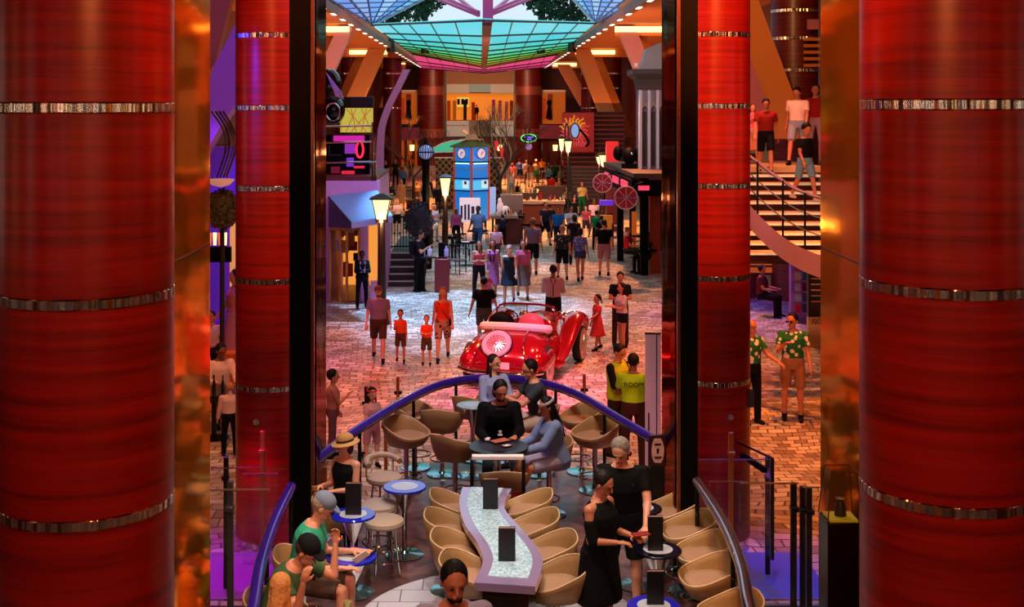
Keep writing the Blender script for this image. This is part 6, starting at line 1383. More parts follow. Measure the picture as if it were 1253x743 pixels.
# ---- in the bar
hatw = hp('person in a straw hat and black sleeveless top holding a glass', 424, 529, 12.75, B, rz=rr(-38), fem=True, det=2, skin=0, top=('tank', '0C0C0E'), bot=('pants', '0C0C10'), hair=('bob', '4A2A1A'), hat=('brim', 'D8A868'), pose='hold', ar=12, er=88, cr=24, al=10, el=84, head=(8, -30), w=1.15)
capman = hp('person in a grey cap and teal t-shirt reading a phone at the left table', 366, 599, 11.1, B, H=1.78, rz=rr(84), det=2, skin=0, top=('tshirt', '3CB08A'), bot=('shorts', '5A4A40'), hair=('short', 'A89888'), hat=('cap', '7888A0'), pose='sit', seat=.56, lean=16, head=(28, 10), al=14, el=80, ar=18, er=74, cl=18, cr=18, w=1.12, extra=(('glasses',),))
hp('person in a dark cap and olive shirt with both hands raised to the head', 330, 667, 10.25, B, H=1.78, rz=rr(72), det=2, skin=0, top=('tshirt', '4A6A44'), bot=('shorts', '6A4A38'), hair=('short', '4A3A30'), hat=('cap', '1A2024'), pose='sit', seat=.56, lean=30, head=(20, 0), al=62, el=118, cl=18, bl=26, ar=50, er=112, cr=14, br=24, w=1.15)
hp('person with long straight blonde hair seated at the lower left edge', 340, 696, 9.25, B, H=1.62, rz=rr(160), det=2, fem=True, skin=0, top=('tank', 'C87048'), bot=('shorts', '404050'), hair=('long', 'D8A060'), pose='sit', seat=.56, lean=4, head=(4, 0))
hp('person with slick black hair and beard in a pale jacket at the bottom edge', 553, 697, 8.35, B, rz=rr(8), H=1.88, lean=10, det=2, skin=1, top=('jacket', 'A8A8C0'), bot=('pants', '202028'), hair=('short', '0C0A0C'), extra=(('beard', '140E0C'), ('undershirt', '101012')), head=(6, 4), pose='hold')
padw = hp('person in a black open-shoulder dress tapping a handheld pad between the tables', 733, 572, 11.05, B, rz=rr(52), det=2, fem=True, skin=1, top=('offsh', '0A0A0C'), bot=('dress', '0A0A0C', .50), hair=('bun', '140C0A'), head=(24, 8), pose='hold', al=10, el=84, cl=26, ar=8, er=84, cr=34, w=1.24, shoes='101010', tl=2)
hp('person with grey hair in a black polo leaning a hand on the small table', 762, 526, 11.85, B, rz=rr(-8), det=2, skin=0, top=('tshirt', '08080A'), bot=('shorts', '141418'), hair=('short', '8A8078'), head=(30, -18), lean=8, pose='stand', al=28, bl=8, el=22, cl=12, w=1.22, extra=(('logo', '5A6070'),))
hp('person with long brown hair in a pale blue shirt by the far rail', 604, 430, 16.75, B, H=1.68, rz=rr(22), det=2, fem=True, skin=0, top=('long', '9AA8DC'), bot=('pants', '3A4060'), hair=('long', '2A1610'), pose='sit', seat=.68, head=(0, 28), al=30, el=60, ar=22, er=40)
hp('person in a dark grey t-shirt and light shorts seated with folded arms', 662, 428, 16.15, B, H=1.80, rz=rr(-78), det=2, skin=0, top=('tshirt', '3A4250'), bot=('shorts', 'C8B8A8'), hair=('short', '140E0C'), pose='sit', seat=.70, lean=12, head=(8, 0), al=50, el=60, cl=55, ar=46, er=62, cr=50, w=1.1)
hp('bearded person in a black jacket seated at the large dark table', 610, 464, 15.15, B, H=1.82, rz=rr(4), det=2, skin=1, top=('jacket', '0A0A0C'), bot=('pants', '10141C'), hair=('bob', '100C0C'), pose='sit', seat=.68, lean=14, head=(14, 14), al=20, el=70, cl=28, ar=18, er=66, cr=22, w=1.08, extra=(('beard', '181010'), ('undershirt', '2A2A30')))
hp('person with white headband in a light denim jacket seated at the large dark table', 682, 477, 14.45, B, H=1.66, rz=rr(-72), det=2, fem=True, skin=1, top=('jacket', '7890BC'), bot=('shorts', 'A8A0B8'), hair=('long', '0C0A0E'), pose='sit', seat=.68, lean=12, head=(10, 8), al=40, el=34, ar=36, er=40, shoes='C8A070', kl=56, kr=62, extra=(('headband', 'D8D8E0'),))
# phone, pad, glass held in hands
def held(name, loc, dims, mat, rot, label, cat):
    m = MB(); m.box((0, 0, 0), dims); o = m.build(name, mat, None, bevel=.004); o.location = loc; o.rotation_euler = rot; return tag(o, label, cat)
ph = (capman[1][0][0]+capman[1][1][0])/2+Vector((.03, -.02, .03))
held('phone', ph, (.15, .012, .075), M_WHITE, (R(30), R(-32), 0), 'pale phone held by the person in the teal t-shirt', 'phone')
held('order_tablet', padw[1][0][0]+Vector((.02, -.01, .035)), (.16, .09, .012), pm('tablet', '903030', .3, var=0), (0, 0, R(20)), 'small flat pad held by the person in the black dress', 'tablet')
gp_ = hatw[1][1][0]; t = empty('drinking_glass', (gp_.x-.02, gp_.y-.05, gp_.z-.03), 0, 'clear glass held by the person in the straw hat', 'glass'); MB().lathe([(.028, 0), (.036, .12), (.032, .12), (.024, .01)], 18).build('glass_wall', M_GLASS, t); MB().lathe([(.004, .012), (.026, .013), (.029, .05), (.004, .051)], 18).build('drink', pm('amber_drink', 'B07838', .1, var=0), t)
# ---- staff and children just outside the far rail
hp('person in a yellow-green safety vest over black sleeves looking down by the rail', 755, 418, 18.6, 0, rz=rr(50), det=2, skin=1, top=('long', '101012'), bot=('pants', '3A2018'), hair=('short', '120C0A'), head=(26, 0), pose='hold', al=24, el=60, ar=20, er=66, extra=(('vest', 'C0D020'),), w=1.05)
hp('person in a green-yellow vest with ROOM lettering seen from behind', 775, 431, 17.9, 0, rz=rr(176), det=2, skin=2, top=('tshirt', '98C818'), bot=('pants', '3A1C18'), hair=('short', '0C0808'), head=(10, 0), pose='hold')
hp('child with a pink headband seen over the blue rail', 455, 476, 18.0, 0, rz=rr(30), det=2, child=True, fem=True, skin=0, top=('tshirt', 'D8A0A8'), bot=('shorts', 'B88090'), hair=('long', '20100C'), pose='hold', extra=(('headband', 'E03058'),), H=None)
hp('child in a dusky pink top beside the left pylon', 407, 454, 18.5, 0, rz=rr(100), det=1, child=True, skin=1, top=('tshirt', 'B06A60'), bot=('pants', '704050'), hair=('short', '100A0A'), pose='phone')
# ---- walking toward us, middle ground
gp('person in a mauve shirt, brown shorts and cap walking from the shop', 463, 442, 347, rz=rr(4), pose='walk', skin=0, top=('tshirt', '8A7890'), bot=('shorts', '503420'), hair=('short', '3A2A20'), hat=('cap', '7A4A40'), w=1.18, extra=(('beard', '6A4030'),))
gp('child in an orange shirt touching its chin, left of the two boys', 490, 443, 380, rz=rr(0), pose='phone', child=True, skin=1, top=('tshirt', 'E05020'), bot=('shorts', '5A3A28'), hair=('short', '140C0A'), tl=8, tr=-10)
gp('child in a bright orange shirt holding hands together, right of the two boys', 522, 447, 387, rz=rr(0), pose='hold', child=True, skin=0, top=('tshirt', 'F04818'), bot=('shorts', '604838'), hair=('short', '7A4A28'))
gp('person in an orange-red top, patterned shorts and crossbody bag', 542, 441, 348, rz=rr(0), pose='walk2', fem=True, skin=0, top=('tank', 'F0401C'), bot=('shorts', FL_S), hair=('long', 'A86838'), w=1.12, extra=(('strap', '201418'),))
gp('person in a black t-shirt seen from behind walking past the car', 592, 425, 336, rz=rr(180), pose='walk', skin=1, top=('tshirt', '0A0A0C'), bot=('shorts', '4A4A48'), hair=('short', '180E0A'), w=1.15, bl=16, br=16)
gp('person in a pale shirt with black braces and black trousers seen from behind', 677, 417, 323, rz=rr(176), pose='hold', skin=2, top=('long', 'B08FA8'), bot=('pants', '08080A'), hair=('short', '100A08'), extra=(('braces',),))
gp('child in a red dress pointing, before the embracing couple', 731, 428, 361, rz=rr(-60), pose='stand', child=True, fem=True, skin=1, top=('dress_t', 'C83848'), bot=('dress', 'C83848', .45), hair=('pony', '100A0A'), al=40, el=30, tl=12, tr=-14)
gp('person in a black t-shirt with a companion against the chest', 759, 424, 331, rz=rr(-6), pose='crossed', skin=1, top=('tshirt', '141012'), bot=('pants', '3A201C'), hair=('short', '0C0808'), head=(16, 0))
gp('person in a white top and dark shorts standing against the companion in black', 761, 433, 345, rz=rr(-70), pose='hold', fem=True, skin=1, top=('tshirt', 'C8C0C8'), bot=('hotpants', '141218'), hair=('long', '100A0A'), tl=4)
gp('person in a dark suit with white collar and lanyard by the shop door', 443, 377, 306, rz=rr(14), pose='hold', fem=True, skin=3, top=('jacket', '0C0C14'), bot=('pants', '0A0A10'), hair=('bun', '0A0808'), extra=(('stole', 'B8A8D8'),))
gp('person in black with a diagonal pale strap looking down by the left steps', 513, 357, 281, rz=rr(75), pose='phone', skin=1, top=('tshirt', '0C0C10'), bot=('pants', '0A0A0E'), hair=('short', '2A1810'), head=(22, 0), w=1.15, extra=(('backpack', '14141A'),))
gp('person in a pink off-shoulder top and dark skirt holding arms folded', 586, 367, 293, rz=rr(10), pose='crossed', fem=True, skin=1, top=('tube', 'D85070'), bot=('pants', '181820'), hair=('long', '140C0C'))
gp('person in a pink top and open dark cardigan next to the folded-arm one', 603, 362, 291, rz=rr(-8), pose='walk', fem=True, skin=1, top=('tank', 'C060A0'), bot=('skirt', 'A05890', .35), hair=('long', '3A1814'), extra=(('stole', '101018'),))
gp('person in a dark knee-length dress with red-lit face', 623, 372, 297, rz=rr(-6), pose='walk2', fem=True, skin=0, top=('dress_tank', '1C2434'), bot=('dress', '1C2434', .55), hair=('bob', 'A89898'), shoes='803030')
gp('person in a pink top and brown skirt beside the dark-dressed one', 640, 366, 291, rz=rr(4), pose='walk', fem=True, skin=1, top=('tshirt', 'B85070'), bot=('skirt', '6A5450', .4), hair=('long', '100C10'))
gp('person in a greyish lilac shirt and black shorts walking away', 652, 338, 264, rz=rr(180), pose='walk2', skin=1, top=('tshirt', '786888'), bot=('shorts', '0C0C14'), hair=('short', '5A4038'), hat=('cap', '907060'))
gp('person in a dark floral shirt and black shorts seen from behind', 688, 343, 273, rz=rr(182), pose='walk', skin=0, top=('tshirt', FL_D), bot=('shorts', '0E0E14'), hair=('short', 'A87858'), w=1.15)
gp('person in a lilac patterned top and short dark skirt seen from behind', 710, 344, 276, rz=rr(184), pose='walk2', fem=True, skin=1, top=('tshirt', FL_L), bot=('hotpants', '3A4068'), hair=('bob', '18141C'), w=1.1)
gp('person in a black t-shirt and pinkish shorts seen from behind', 739, 338, 266, rz=rr(178), pose='walk', skin=0, top=('tshirt', '0A0A0C'), bot=('shorts', 'B07888'), hair=('short', '201410'), w=1.18)
hp('person in a red t-shirt eating at the draped table under the black kiosk', 768, 290, 40.5, 0, H=1.72, rz=rr(78), pose='sit', seat=.46, skin=0, top=('tshirt', 'D01820'), bot=('shorts', '1C2028'), hair=('short', 'A06848'), al=50, el=60, w=1.1)
hp('person in dark clothes seated across the draped table', 793, 301, 39.0, 0, H=1.68, rz=rr(-70), pose='sit', seat=.46, skin=1, top=('tshirt', '301418'), bot=('pants', '141014'), hair=('long', '180C08'), det=1)
hp('person in black standing near the dark floral one, facing away', 703, 285, 41, 0, H=1.7, rz=rr(170), pose='stand', fem=True, skin=1, top=('tshirt', '0E0C12'), bot=('pants', '0E0C12'), hair=('bob', '100C14'), det=0)
hp('child in pink standing with the pink-topped women', 597, 332, 31.5, 0, rz=rr(0), det=1, child=True, fem=True, skin=0, top=('dress_t', 'C05068'), bot=('dress', 'C05068', .4), hair=('short', 'A86040'))
# ---- right gap
gp('person in a green floral shirt and khaki shorts looking sideways in the right gap', 970, 515, 381, rz=rr(-12), det=2, skin=1, top=('tshirt', FL_G), bot=('shorts', '9A6A48'), hair=('short', '0C0A10'), head=(6, -28), pose='phone', al=10, shoes='101014', extra=(('glasses',),))
gp('person in a green floral shirt and black trousers half hidden by the red column', 919, 519, 389, rz=rr(30), det=2, skin=1, top=('tshirt', FL_G), bot=('pants', '0C0A0C'), hair=('bald', '0A0A0A'), pose='stand', al=30, el=40)
def stair(label, px, k, yh, **kw):
    D = 25.2-.45*k+.2; z = ZZ(tread_y[k], 25.2-.45*k)
    if k < 0: D = 26.0-k*.4; z = LAND
    return person(label, Vector((XX(px, D), D, z)), CH-(yh-HY)*D/F-z, **kw)
stair('person in a dark red shirt and black shorts descending the stairs on the left', 937, 0, 117, rz=rr(-10), pose='walk', skin=1, top=('tshirt', '8A2018'), bot=('shorts', '0C0A14'), hair=('short', '120A0A'), head=(25, 0))
stair('person in a white t-shirt and denim shorts descending the stairs', 976, -1, 102, rz=rr(-30), pose='walk2', skin=1, top=('tshirt', 'E8D0C8'), bot=('shorts', '8898B8'), hair=('short', '100808'), head=(28, 0))
stair('child in a black shirt and pale blue shorts lowest on the stairs', 985, 3, 150, rz=rr(20), pose='walk', child=True, skin=1, top=('tshirt', '0C0A0E'), bot=('shorts', '6A98B8'), hair=('short', '100A08'), shoes='D8C8B0', head=(25, 0))
stair('person in red partly hidden behind the white-shirted one on the stairs', 998, -2, 102, rz=rr(-20), pose='stand', fem=True, skin=1, top=('tshirt', 'A01C20'), bot=('pants', 'B090A0'), hair=('bob', '180A08'))
stair('person in pale clothes at the left edge of the stairs behind the red shirt', 921, -2, 126, rz=rr(0), pose='phone', fem=True, skin=0, top=('tshirt', 'D86080'), bot=('skirt', 'C89070', .4), hair=('long', '5A3020'))
hp('person seated in shadow under the curved stairs', 932, 302, 31, 0, H=1.7, rz=rr(60), pose='sit', seat=.45, skin=1, top=('tshirt', '602020'), bot=('pants', '1A1010'), hair=('short', '100808'), det=0)
# ---- left gap
hp('person in a pale shirt seated reading in the left gap', 268, 402, 20.5, 0, H=1.74, rz=rr(30), pose='sit', seat=.50, skin=2, top=('long', 'E0C0B0'), bot=('pants', '100C10'), hair=('short', '0E0A0A'), det=2, head=(12, 10), lean=8)
hp('person with fair hair in a white shirt seen from behind in the left gap', 281, 467, 18.6, 0, rz=rr(200), pose='stand', skin=0, top=('long', 'D8B0A0'), bot=('pants', '0C0A14'), hair=('short', 'B07848'), det=2, w=1.12, H=None)
hp('person in a pink-tan outfit standing partly behind the left slim column', 288, 325, 24.5, 0, rz=rr(-60), pose='walk', fem=True, skin=1, top=('tank', 'C07068'), bot=('skirt', 'C08070', .35), hair=('long', '200C0A'), det=1)
hp('person in white at the edge of the left gold pier', 258, 372, 24.0, 0, H=1.7, rz=rr(0), pose='sit', seat=.46, skin=1, top=('tshirt', 'D8B8A8'), bot=('pants', '1A1214'), hair=('short', '100A0A'), det=1)
# ---- far crowd
far = [
 ('person in black walking under the far left mezzanine', 472, 226, 195, dict(top=('tshirt','101010'), bot=('pants','0C0C0C'), pose='walk')),
 ('person in dark green beside the one in black under the mezzanine', 484, 228, 194, dict(top=('tshirt','182820'), bot=('pants','181410'), pose='stand')),
 ('person in a denim blue shirt and dark shorts on the far left', 493, 236, 203, dict(top=('tshirt','4A78B8'), bot=('shorts','14141C'), pose='walk2')),
 ('person in a dark top bending over a far left cafe table', 478, 256, 222, dict(top=('long','14101C'), bot=('skirt','D8B890',.4), fem=True, hair=('long','3A1810'), rz=30)),
 ('person in a flowered tan dress left of the dark bush', 491, 258, 219, dict(top=('dress_t','C08048'), bot=('dress','C08048',.4), fem=True, hair=('long','B07840'))),
 ('person in a cream patterned shirt seated behind the dark bush', 510, 250, 222, dict(top=('tshirt','D0A070'), bot=('shorts','5A3820'), hair=('short','B05020'), pose='crossed')),
 ('person in black shorts carrying a baby in white', 486, 287, 243, dict(top=('tshirt','E8C8B8'), bot=('shorts','0C0C0E'), fem=True, hair=('long','E0A050'), pose='hold')),
 ('blonde person in a pale blue-white top behind the globe lamp', 532, 296, 250, dict(top=('tshirt','B8C8F0'), bot=('pants','8080A0'), fem=True, hair=('bob','D8A870'), rz=40, pose='phone')),
 ('blonde person in a magenta-pink blouse beside the info board', 558, 303, 254, dict(top=('long','D06098'), bot=('pants','101018'), fem=True, hair=('long','E0B088'))),
 ('person in a steel blue polo and jeans before the info board', 585, 312, 250, dict(top=('tshirt','60789C'), bot=('pants','34466A'), skin=3, w=1.12)),
 ('person in a light lilac shirt behind the pink-topped women', 607, 326, 273, dict(top=('tshirt','D0B0D8'), bot=('shorts','404050'), hair=('short','806860'))),
 ('person in black tending the brown cafe bar', 636, 298, 256, dict(top=('tshirt','0C0C0E'), bot=('pants','0C0C0E'), rz=-40, pose='phone')),
 ('person with reddish face in a dark shirt at the bar stools', 629, 286, 250, dict(top=('tshirt','141814'), bot=('pants','101010'), hair=('short','3A1410'))),
 ('person in dark blue t-shirt and black shorts right of the bar', 667, 300, 246, dict(top=('tshirt','1C2438'), bot=('shorts','0C0C12'), skin=1)),
 ('person in a bright blue t-shirt in the crowd', 683, 306, 251, dict(top=('tshirt','1C68B8'), bot=('pants','14203C'), skin=1, w=1.1)),
 ('person in a white t-shirt next to the bright blue one', 699, 306, 251, dict(top=('tshirt','E0D8F0'), bot=('pants','0C0C12'), skin=1, w=1.1)),
 ('person in an emerald green shirt seen from behind', 730, 306, 257, dict(top=('tshirt','128850'), bot=('pants','14141C'), rz=180, w=1.15)),
 ('person in a pinkish white shirt right of the crowd', 727, 290, 241, dict(top=('tshirt','F0C8C8'), bot=('pants','40304A'), skin=2, w=1.15)),
 ('person in black with red face beside the cream shirt', 703, 278, 240, dict(top=('tshirt','101014'), bot=('pants','0C0C10'), skin=1)),
 ('person in a cream shirt and green trousers', 712, 264, 222, dict(top=('tshirt','E0C070'), bot=('pants','147038'), hair=('short','B04010'))),
 ('person in a red shirt and white cap above the cream-shirted one', 715, 250, 213, dict(top=('tshirt','D01C18'), bot=('pants','601010'), hat=('cap','F0E8E0'))),
 ('person in an olive top near the dark stairs', 694, 262, 228, dict(top=('tshirt','787848'), bot=('pants','1A1A20'), fem=True, hair=('short','C89070'))),
 ('person in a bright red t-shirt leaning over a table', 675, 246, 212, dict(top=('tshirt','F01C10'), bot=('pants','401020'), w=1.3, rz=180)),
 ('person in dark teal behind the bright red shirt', 679, 232, 198, dict(top=('tshirt','1C3C34'), bot=('pants','14201C'), w=1.2)),
 ('person in a pale blue top beside the dark teal one', 672, 234, 203, dict(top=('tshirt','7090B8'), bot=('pants','101820'), rz=150)),
 ('person in a white cap and green shorts before the red columns', 656, 226, 194, dict(top=('tank','C8B890'), bot=('shorts','10903C'), hat=('cap','F4F0EC'), fem=True)),
 ('person in white trousers walking away', 649, 229, 196, dict(top=('tank','C87850'), bot=('pants','E0C8C8'), fem=True, hair=('bob','301008'), rz=180)),
 ('person in a lavender shirt beside the white trousers', 644, 226, 195, dict(top=('tshirt','A898D0'), bot=('pants','D0B8C0'))),
 ('person in a blue t-shirt and dark shorts seen from behind at the far end', 636, 224, 194, dict(top=('tshirt','2C60C8'), bot=('shorts','101828'), rz=180)),
 ('person in a pink cap and top left of the blue t-shirt', 627, 224, 199, dict(top=('tshirt','E06078'), bot=('pants','C090A0'), hat=('cap','E05068'))),
 ('person in a white top and pale denim shorts below the pink cap', 626, 242, 209, dict(top=('tank','F0D8D8'), bot=('shorts','90A8C8'), fem=True, hair=('bob','E0B0A0'), rz=180)),
 ('person with a dark top crouched by the far chairs', 633, 250, 222, dict(top=('tank','101010'), bot=('pants','181010'), fem=True, hair=('bob','401408'))),
 ('person in a dark hat and denim shorts at the violet ledge', 752, 282, 243, dict(top=('tube','D87858'), bot=('hotpants','5878B0'), fem=True, hair=('long','140C14'))),
 ('person in orange glow at the far dark stairs', 684, 250, 216, dict(top=('tshirt','D07038'), bot=('pants','301810'), fem=True, hair=('long','A04818'))),
 ('person with dark hair below the emerald shirt', 736, 309, 262, dict(top=('tshirt','18101C'), bot=('pants','14101A'), rz=180)),
 ('person in red at the middle of the cafe bar', 659, 262, 230, dict(top=('tshirt','B02018'), bot=('pants','200C10'))),
 ('person in a wine red top at a table left of the bare tree', 604, 238, 207, dict(top=('tshirt','801C28'), bot=('pants','181014'), fem=True, hair=('bob','201008'))),
 ('person in a white blouse behind the blue banner', 612, 232, 203, dict(top=('long','D8C8D0'), bot=('pants','201820'), fem=True, hair=('bob','301810'))),
 ('person in an ochre shirt before the dim red shop front', 663, 220, 192, dict(top=('tshirt','B87828'), bot=('pants','201810'))),
 ('person in a maroon shirt at the foot of the dark stairs', 701, 232, 201, dict(top=('tshirt','781820'), bot=('pants','141014'))),
 ('person in a tan shirt left of the dark stairs', 687, 236, 204, dict(top=('tshirt','B08058'), bot=('shorts','302018'))),
 ('person in black beside the bright blue one, partly hidden', 673, 292, 248, dict(top=('tshirt','100E14'), bot=('pants','100E14'), rz=170)),
 ('person in a rose shirt right of the white shirt', 717, 292, 250, dict(top=('tshirt','B84860'), bot=('shorts','40303C'), fem=True, hair=('long','180C0C'))),
 ('person in navy walking behind the pink-topped women', 615, 300, 262, dict(top=('tshirt','202848'), bot=('pants','14141C'), rz=180)),
 ('person in an orange shirt in front of the far left shop', 503, 218, 190, dict(top=('tshirt','C05818'), bot=('pants','281008'))),
 ('person in grey walking out of the far left shop', 463, 219, 190, dict(top=('tshirt','403838'), bot=('pants','141010'))),
 ('person in a cream top seated left of the curved canopy', 526, 240, 208, dict(top=('tank','C0A080'), bot=('pants','301C18'), fem=True, hair=('long','602810'))),
 ('person in brown below the lattice screen', 550, 252, 216, dict(top=('tshirt','5A3018'), bot=('pants','181010'))),
 ('person in grey beside the flower stand', 520, 262, 226, dict(top=('tshirt','504850'), bot=('pants','181418'), skin=1)),
 ('person in dark brown behind the lantern post', 536, 262, 224, dict(top=('jacket','241A14'), bot=('pants','141010'), skin=1)),
 ('person in pink left of the far lantern', 690, 218, 190, dict(top=('tshirt','E04870'), bot=('pants','602030'), fem=True)),
]
for i, (lab, px, feet, head, k) in enumerate(far):
    k = dict(k); k.setdefault('skin', i % 3); k.setdefault('pose', ('stand', 'walk', 'walk2', 'phone')[i % 4]); k.setdefault('hair', ('short', '1A0E0A')); rz = k.pop('rz', (i*23) % 50-25)
    gp(lab, px, feet, head, rz=rr(rz), det=0, **k)
hp('person standing on the upper floor of the far glazed bay', 583, 128, YF+1.0, ZZ(147, YF), rz=rr(180), det=0, top=('jacket', '101014'), bot=('pants', '0C0C10'), hair=('short', '301008'))
for o in [x for x in COL.objects if x.name.startswith('person')]:
    lab = o.get('label', '')
    if 'ROOM lettering' in lab:
        text('ROOM', 'back_lettering', .095, M_BLACK, (0, .150, 1.26), (R(90), 0, R(180)), o)
bake_all()
# ================================================================ LIGHT
w = bpy.data.worlds.new('sky'); sc.world = w; w.use_nodes = True
bg = w.node_tree.nodes['Background']; bg.inputs[0].default_value = (.72, .88, 1, 1); bg.inputs[1].default_value = 1.0
def area(name, loc, tgt, size, energy, col, sy=None, spread=None):
    l = bpy.data.lights.new(name, 'AREA'); l.energy = energy; l.color = srgb(col); l.size = size; l.shape = 'RECTANGLE' if sy else 'DISK'
    if sy: l.size_y = sy
    if spread: l.spread = R(spread)
    o = bpy.data.objects.new(name, l); COL.objects.link(o); o.location = loc; o.rotation_euler = (Vector(tgt)-Vector(loc)).to_track_quat('-Z', 'Y').to_euler(); return o
def spot(name, loc, tgt, ang, energy, col, blend=.5, r=.15):
    l = bpy.data.lights.new(name, 'SPOT'); l.energy = energy; l.color = srgb(col); l.spot_size = R(ang); l.spot_blend = blend; l.shadow_soft_size = r
    o = bpy.data.objects.new(name, l); COL.objects.link(o); o.location = loc; o.rotation_euler = (Vector(tgt)-Vector(loc)).to_track_quat('-Z', 'Y').to_euler(); return o
K = 1.0
# cool wash from the canopy over the middle of the promenade
spot('cool_wash', (-1.0, 34, 8.6), (-.6, 32, 0), 50, 7200*K, '98C8FF')
spot('cool_wash', (-1.2, 29, 8.6), (-.6, 28.5, 0), 36, 3000*K, 'A0CCFF')
spot('cool_wash', (-.5, 41, 7.2), (-.8, 41, 0), 60, 1500*K, 'B8D4FF')
# warm washes
spot('warm_wash', (5.4, 33, 8.6), (4.0, 29, 0), 56, 3600*K, 'FF9860')
spot('warm_wash', (3.0, 56, 7.0), (3, 54, 0), 80, 9000*K, 'FF9A30')
spot('warm_wash', (-3.0, 66, 7.0), (-3, 66, 0), 80, 9000*K, 'FF8830')
spot('warm_wash', (1.0, 84, 7.0), (1, 84, 0), 90, 12000*K, 'FF9850')
spot('warm_wash', (-4.5, 29, 8.6), (-3.4, 26, 0), 60, 2200*K, 'FF8848')
# pink and magenta around the car
spot('pink_wash', (-2.5, 21, 8.6), (-1.8, 22.5, 0), 48, 2200*K, 'FF5858')
spot('magenta_wash', (2.2, 19, 8.6), (1.3, 22.2, 0), 30, 2600*K, 'FF38C8')
spot('car_light', (-.5, 20, 8.6), (.3, 23.2, .5), 30, 900*K, 'FFF4F4')
spot('pink_wash', (3.4, 24, 8.6), (3.0, 24, 0), 50, 1800*K, 'FF6848')
# bar: neutral-warm downlights
area('bar_downlight', (.2, 13.5, 8.7), (.1, 13.5, 0), 3.0, 260*K, 'FFE8D8')
spot('bar_spot', (-.5, 9.6, 8.6), (.2, 11.8, .8), 36, 1000*K, 'FFF0E8')
spot('bar_spot', (1.9, 9.5, 8.4), (1.6, 11.8, .8), 34, 800*K, 'FFE0B8')
spot('bar_spot', (-1.5, 8.8, 8.2), (-1.5, 10.8, 1), 32, 650*K, 'FFE0C8')
spot('bar_spot', (.2, 12.5, 8.4), (.4, 15.6, .8), 40, 900*K, 'FFD8C0')
spot('blue_spot', (-1.8, 13, 8.4), (-1.2, 14.8, 1.2), 34, 700*K, '5060FF')
spot('blue_spot', (2.2, 13.5, 8.4), (1.4, 15.5, 1.2), 30, 700*K, '5060FF')
# columns near the camera
area('column_wash', (0, 1.0, 6.8), (-2.0, 6.3, 4.6), 1.6, 60*K, 'FF8040', sy=.5)
area('column_wash', (.4, 1.0, 6.8), (2.3, 6.3, 4.6), 1.6, 70*K, 'FF8848', sy=.5)
spot('column_spot', (-2.2, 9.5, 8.4), (-3.0, 14.9, 5), 40, 1000*K, 'FF7A40')
spot('column_spot', (2.6, 9.5, 8.4), (3.0, 14.9, 5.5), 40, 2600*K, 'FF7C38')
spot('added_pier_fill', (.2, 4.5, 8.4), (-1.9, 8.0, 4.5), 34, 800*K, 'FFA050')  # added spots that warm the gold cladding, not fixtures of the hall
spot('added_pier_fill', (.4, 4.5, 8.4), (2.3, 7.9, 5), 34, 1000*K, 'FFA050')
spot('warm_wash', (4.4, 41, 7.2), (3.4, 38, 0), 64, 3000*K, 'FF9450')
spot('cap_light', (-.6, 5.0, 7.6), (-.4, 9.2, 1.6), 40, 500*K, 'FFD8C0')
spot('beam_light', (4.2, 22, 8.6), (7.0, 30, 7.2), 40, 1500*K, 'FFB468')
# side passages
spot('amber_wash', (5.2, 20, 8.4), (5.0, 19.5, 0), 75, 3600*K, 'FF8228')
spot('amber_wash', (5.6, 25, 8.4), (5.4, 25, 2), 70, 1300*K, 'FF8860')
spot('amber_wash', (-4.8, 18, 8.4), (-4.6, 19.0, 0), 60, 1100*K, 'FF9048')
spot('violet_wash', (-5.6, 24, 6.0), (-5.6, 26, 2), 80, 420*K, '8040FF')
spot('violet_wash', (-5.5, 19, 8), (-5.6, 26, 6.2), 40, 900*K, '9060FF')
spot('violet_wash', (-6.5, 10.5, 6.5), (-3.2, 14.9, 5.2), 24, 800*K, '5030FF')
spot('violet_wash', (6.8, 31, 3.6), (6.8, 31, 0), 100, 320*K, '6040FF')
spot('magenta_floor', (-3.0, 13.6, 2.4), (-2.9, 13.7, 0), 80, 210*K, 'E020FF')
spot('blue_floor', (3.1, 13.6, 2.4), (3.0, 13.7, 0), 80, 190*K, '2040FF')
spot('shop_wash', (-2.0, 28, 8.0), (-3.6, 33, 3.0), 30, 500*K, 'FFA0E0')
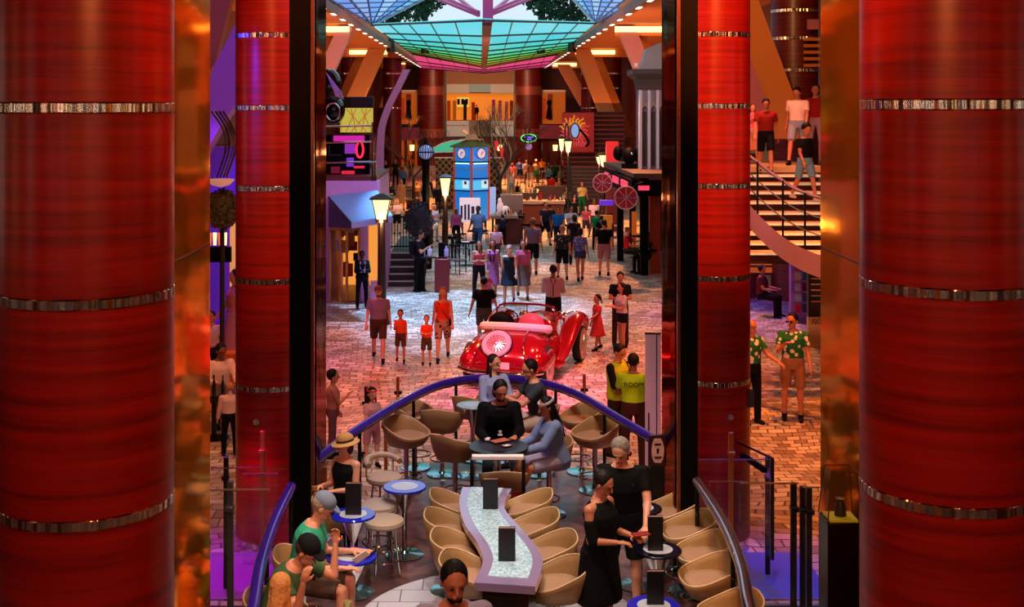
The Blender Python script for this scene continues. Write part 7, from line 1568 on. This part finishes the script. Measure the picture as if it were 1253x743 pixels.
# glowing strips added behind the view so the polished bands have something to reflect
for i, (x, y) in enumerate([(WX0+.06, 1), (WX0+.06, 5), (WX0+.06, 9), (WX0+.06, 14), (WX1-.06, 1), (WX1-.06, 5), (WX1-.06, 9), (WX1-.06, 14), (-7, -3.94), (-4, -3.94), (-1.5, -3.94), (1.5, -3.94), (4, -3.94), (7, -3.94)]):
    m = MB(); m.M = Matrix.Translation((x, y, 5)); m.box((0, 0, 0), (.10, .10, 2.6)); o = m.build('added_reflection_strip', glow('reflection_glow_%d' % (i % 3), ('FFF0E0', 'FFC080', 'FFD8C0')[i % 3], 7)); tag(o, 'slim glowing strip added at the near end for the column bands to reflect', 'reflection strip', 'added reflection strips at the near end')
# ceilings and far walls, indirect cove washes
area('cove_wash', (-7.5, 60, 5.5), (-7.5, 60, 9), 3, 480*K, 'FF9A50', sy=40)
area('cove_wash', (7.5, 60, 5.5), (7.5, 60, 9), 3, 480*K, 'FF9040', sy=40)
area('far_wash', (0, 96, 8.5), (0, 110, 4), 6, 1000*K, 'FFB080', sy=2)
area('beam_wash_left', (-3, 45, 5.5), (-6.5, 60, 7.5), 2.5, 520*K, 'FFC0B0', sy=2)
area('beam_wash_right', (3, 45, 5.5), (6.5, 60, 7.5), 2.5, 520*K, 'FFB090', sy=2)
spot('facade_light', (3.0, 33, 7.5), (5.4, 40.5, 5), 40, 700*K, 'FFE8F0')
spot('stair_light', (4.4, 18.0, 8.5), (6, 23, 4.5), 50, 1200*K, 'FFB090')
spot('awning_light', (-1.5, 27, 6.5), (-3.2, 32.4, 2.6), 34, 520*K, 'C8D8FF')
# ================================================================ CAMERA
cam = bpy.data.cameras.new('camera'); co = bpy.data.objects.new('camera', cam); COL.objects.link(co)
co.location = (0, 0, CH); co.rotation_euler = (R(90), 0, 0)
cam.sensor_width = 36; cam.sensor_fit = 'HORIZONTAL'; cam.lens = F*36/1253; cam.clip_start = .1; cam.clip_end = 400
cam.shift_x = (1253/2-CX)/1253; cam.shift_y = -(743/2-HY)/1253
sc.camera = co
sc.view_settings.view_transform = 'Standard'; sc.view_settings.look = 'None'; sc.view_settings.gamma = 1; sc.view_settings.exposure = 0; sc.view_settings.use_curve_mapping = False
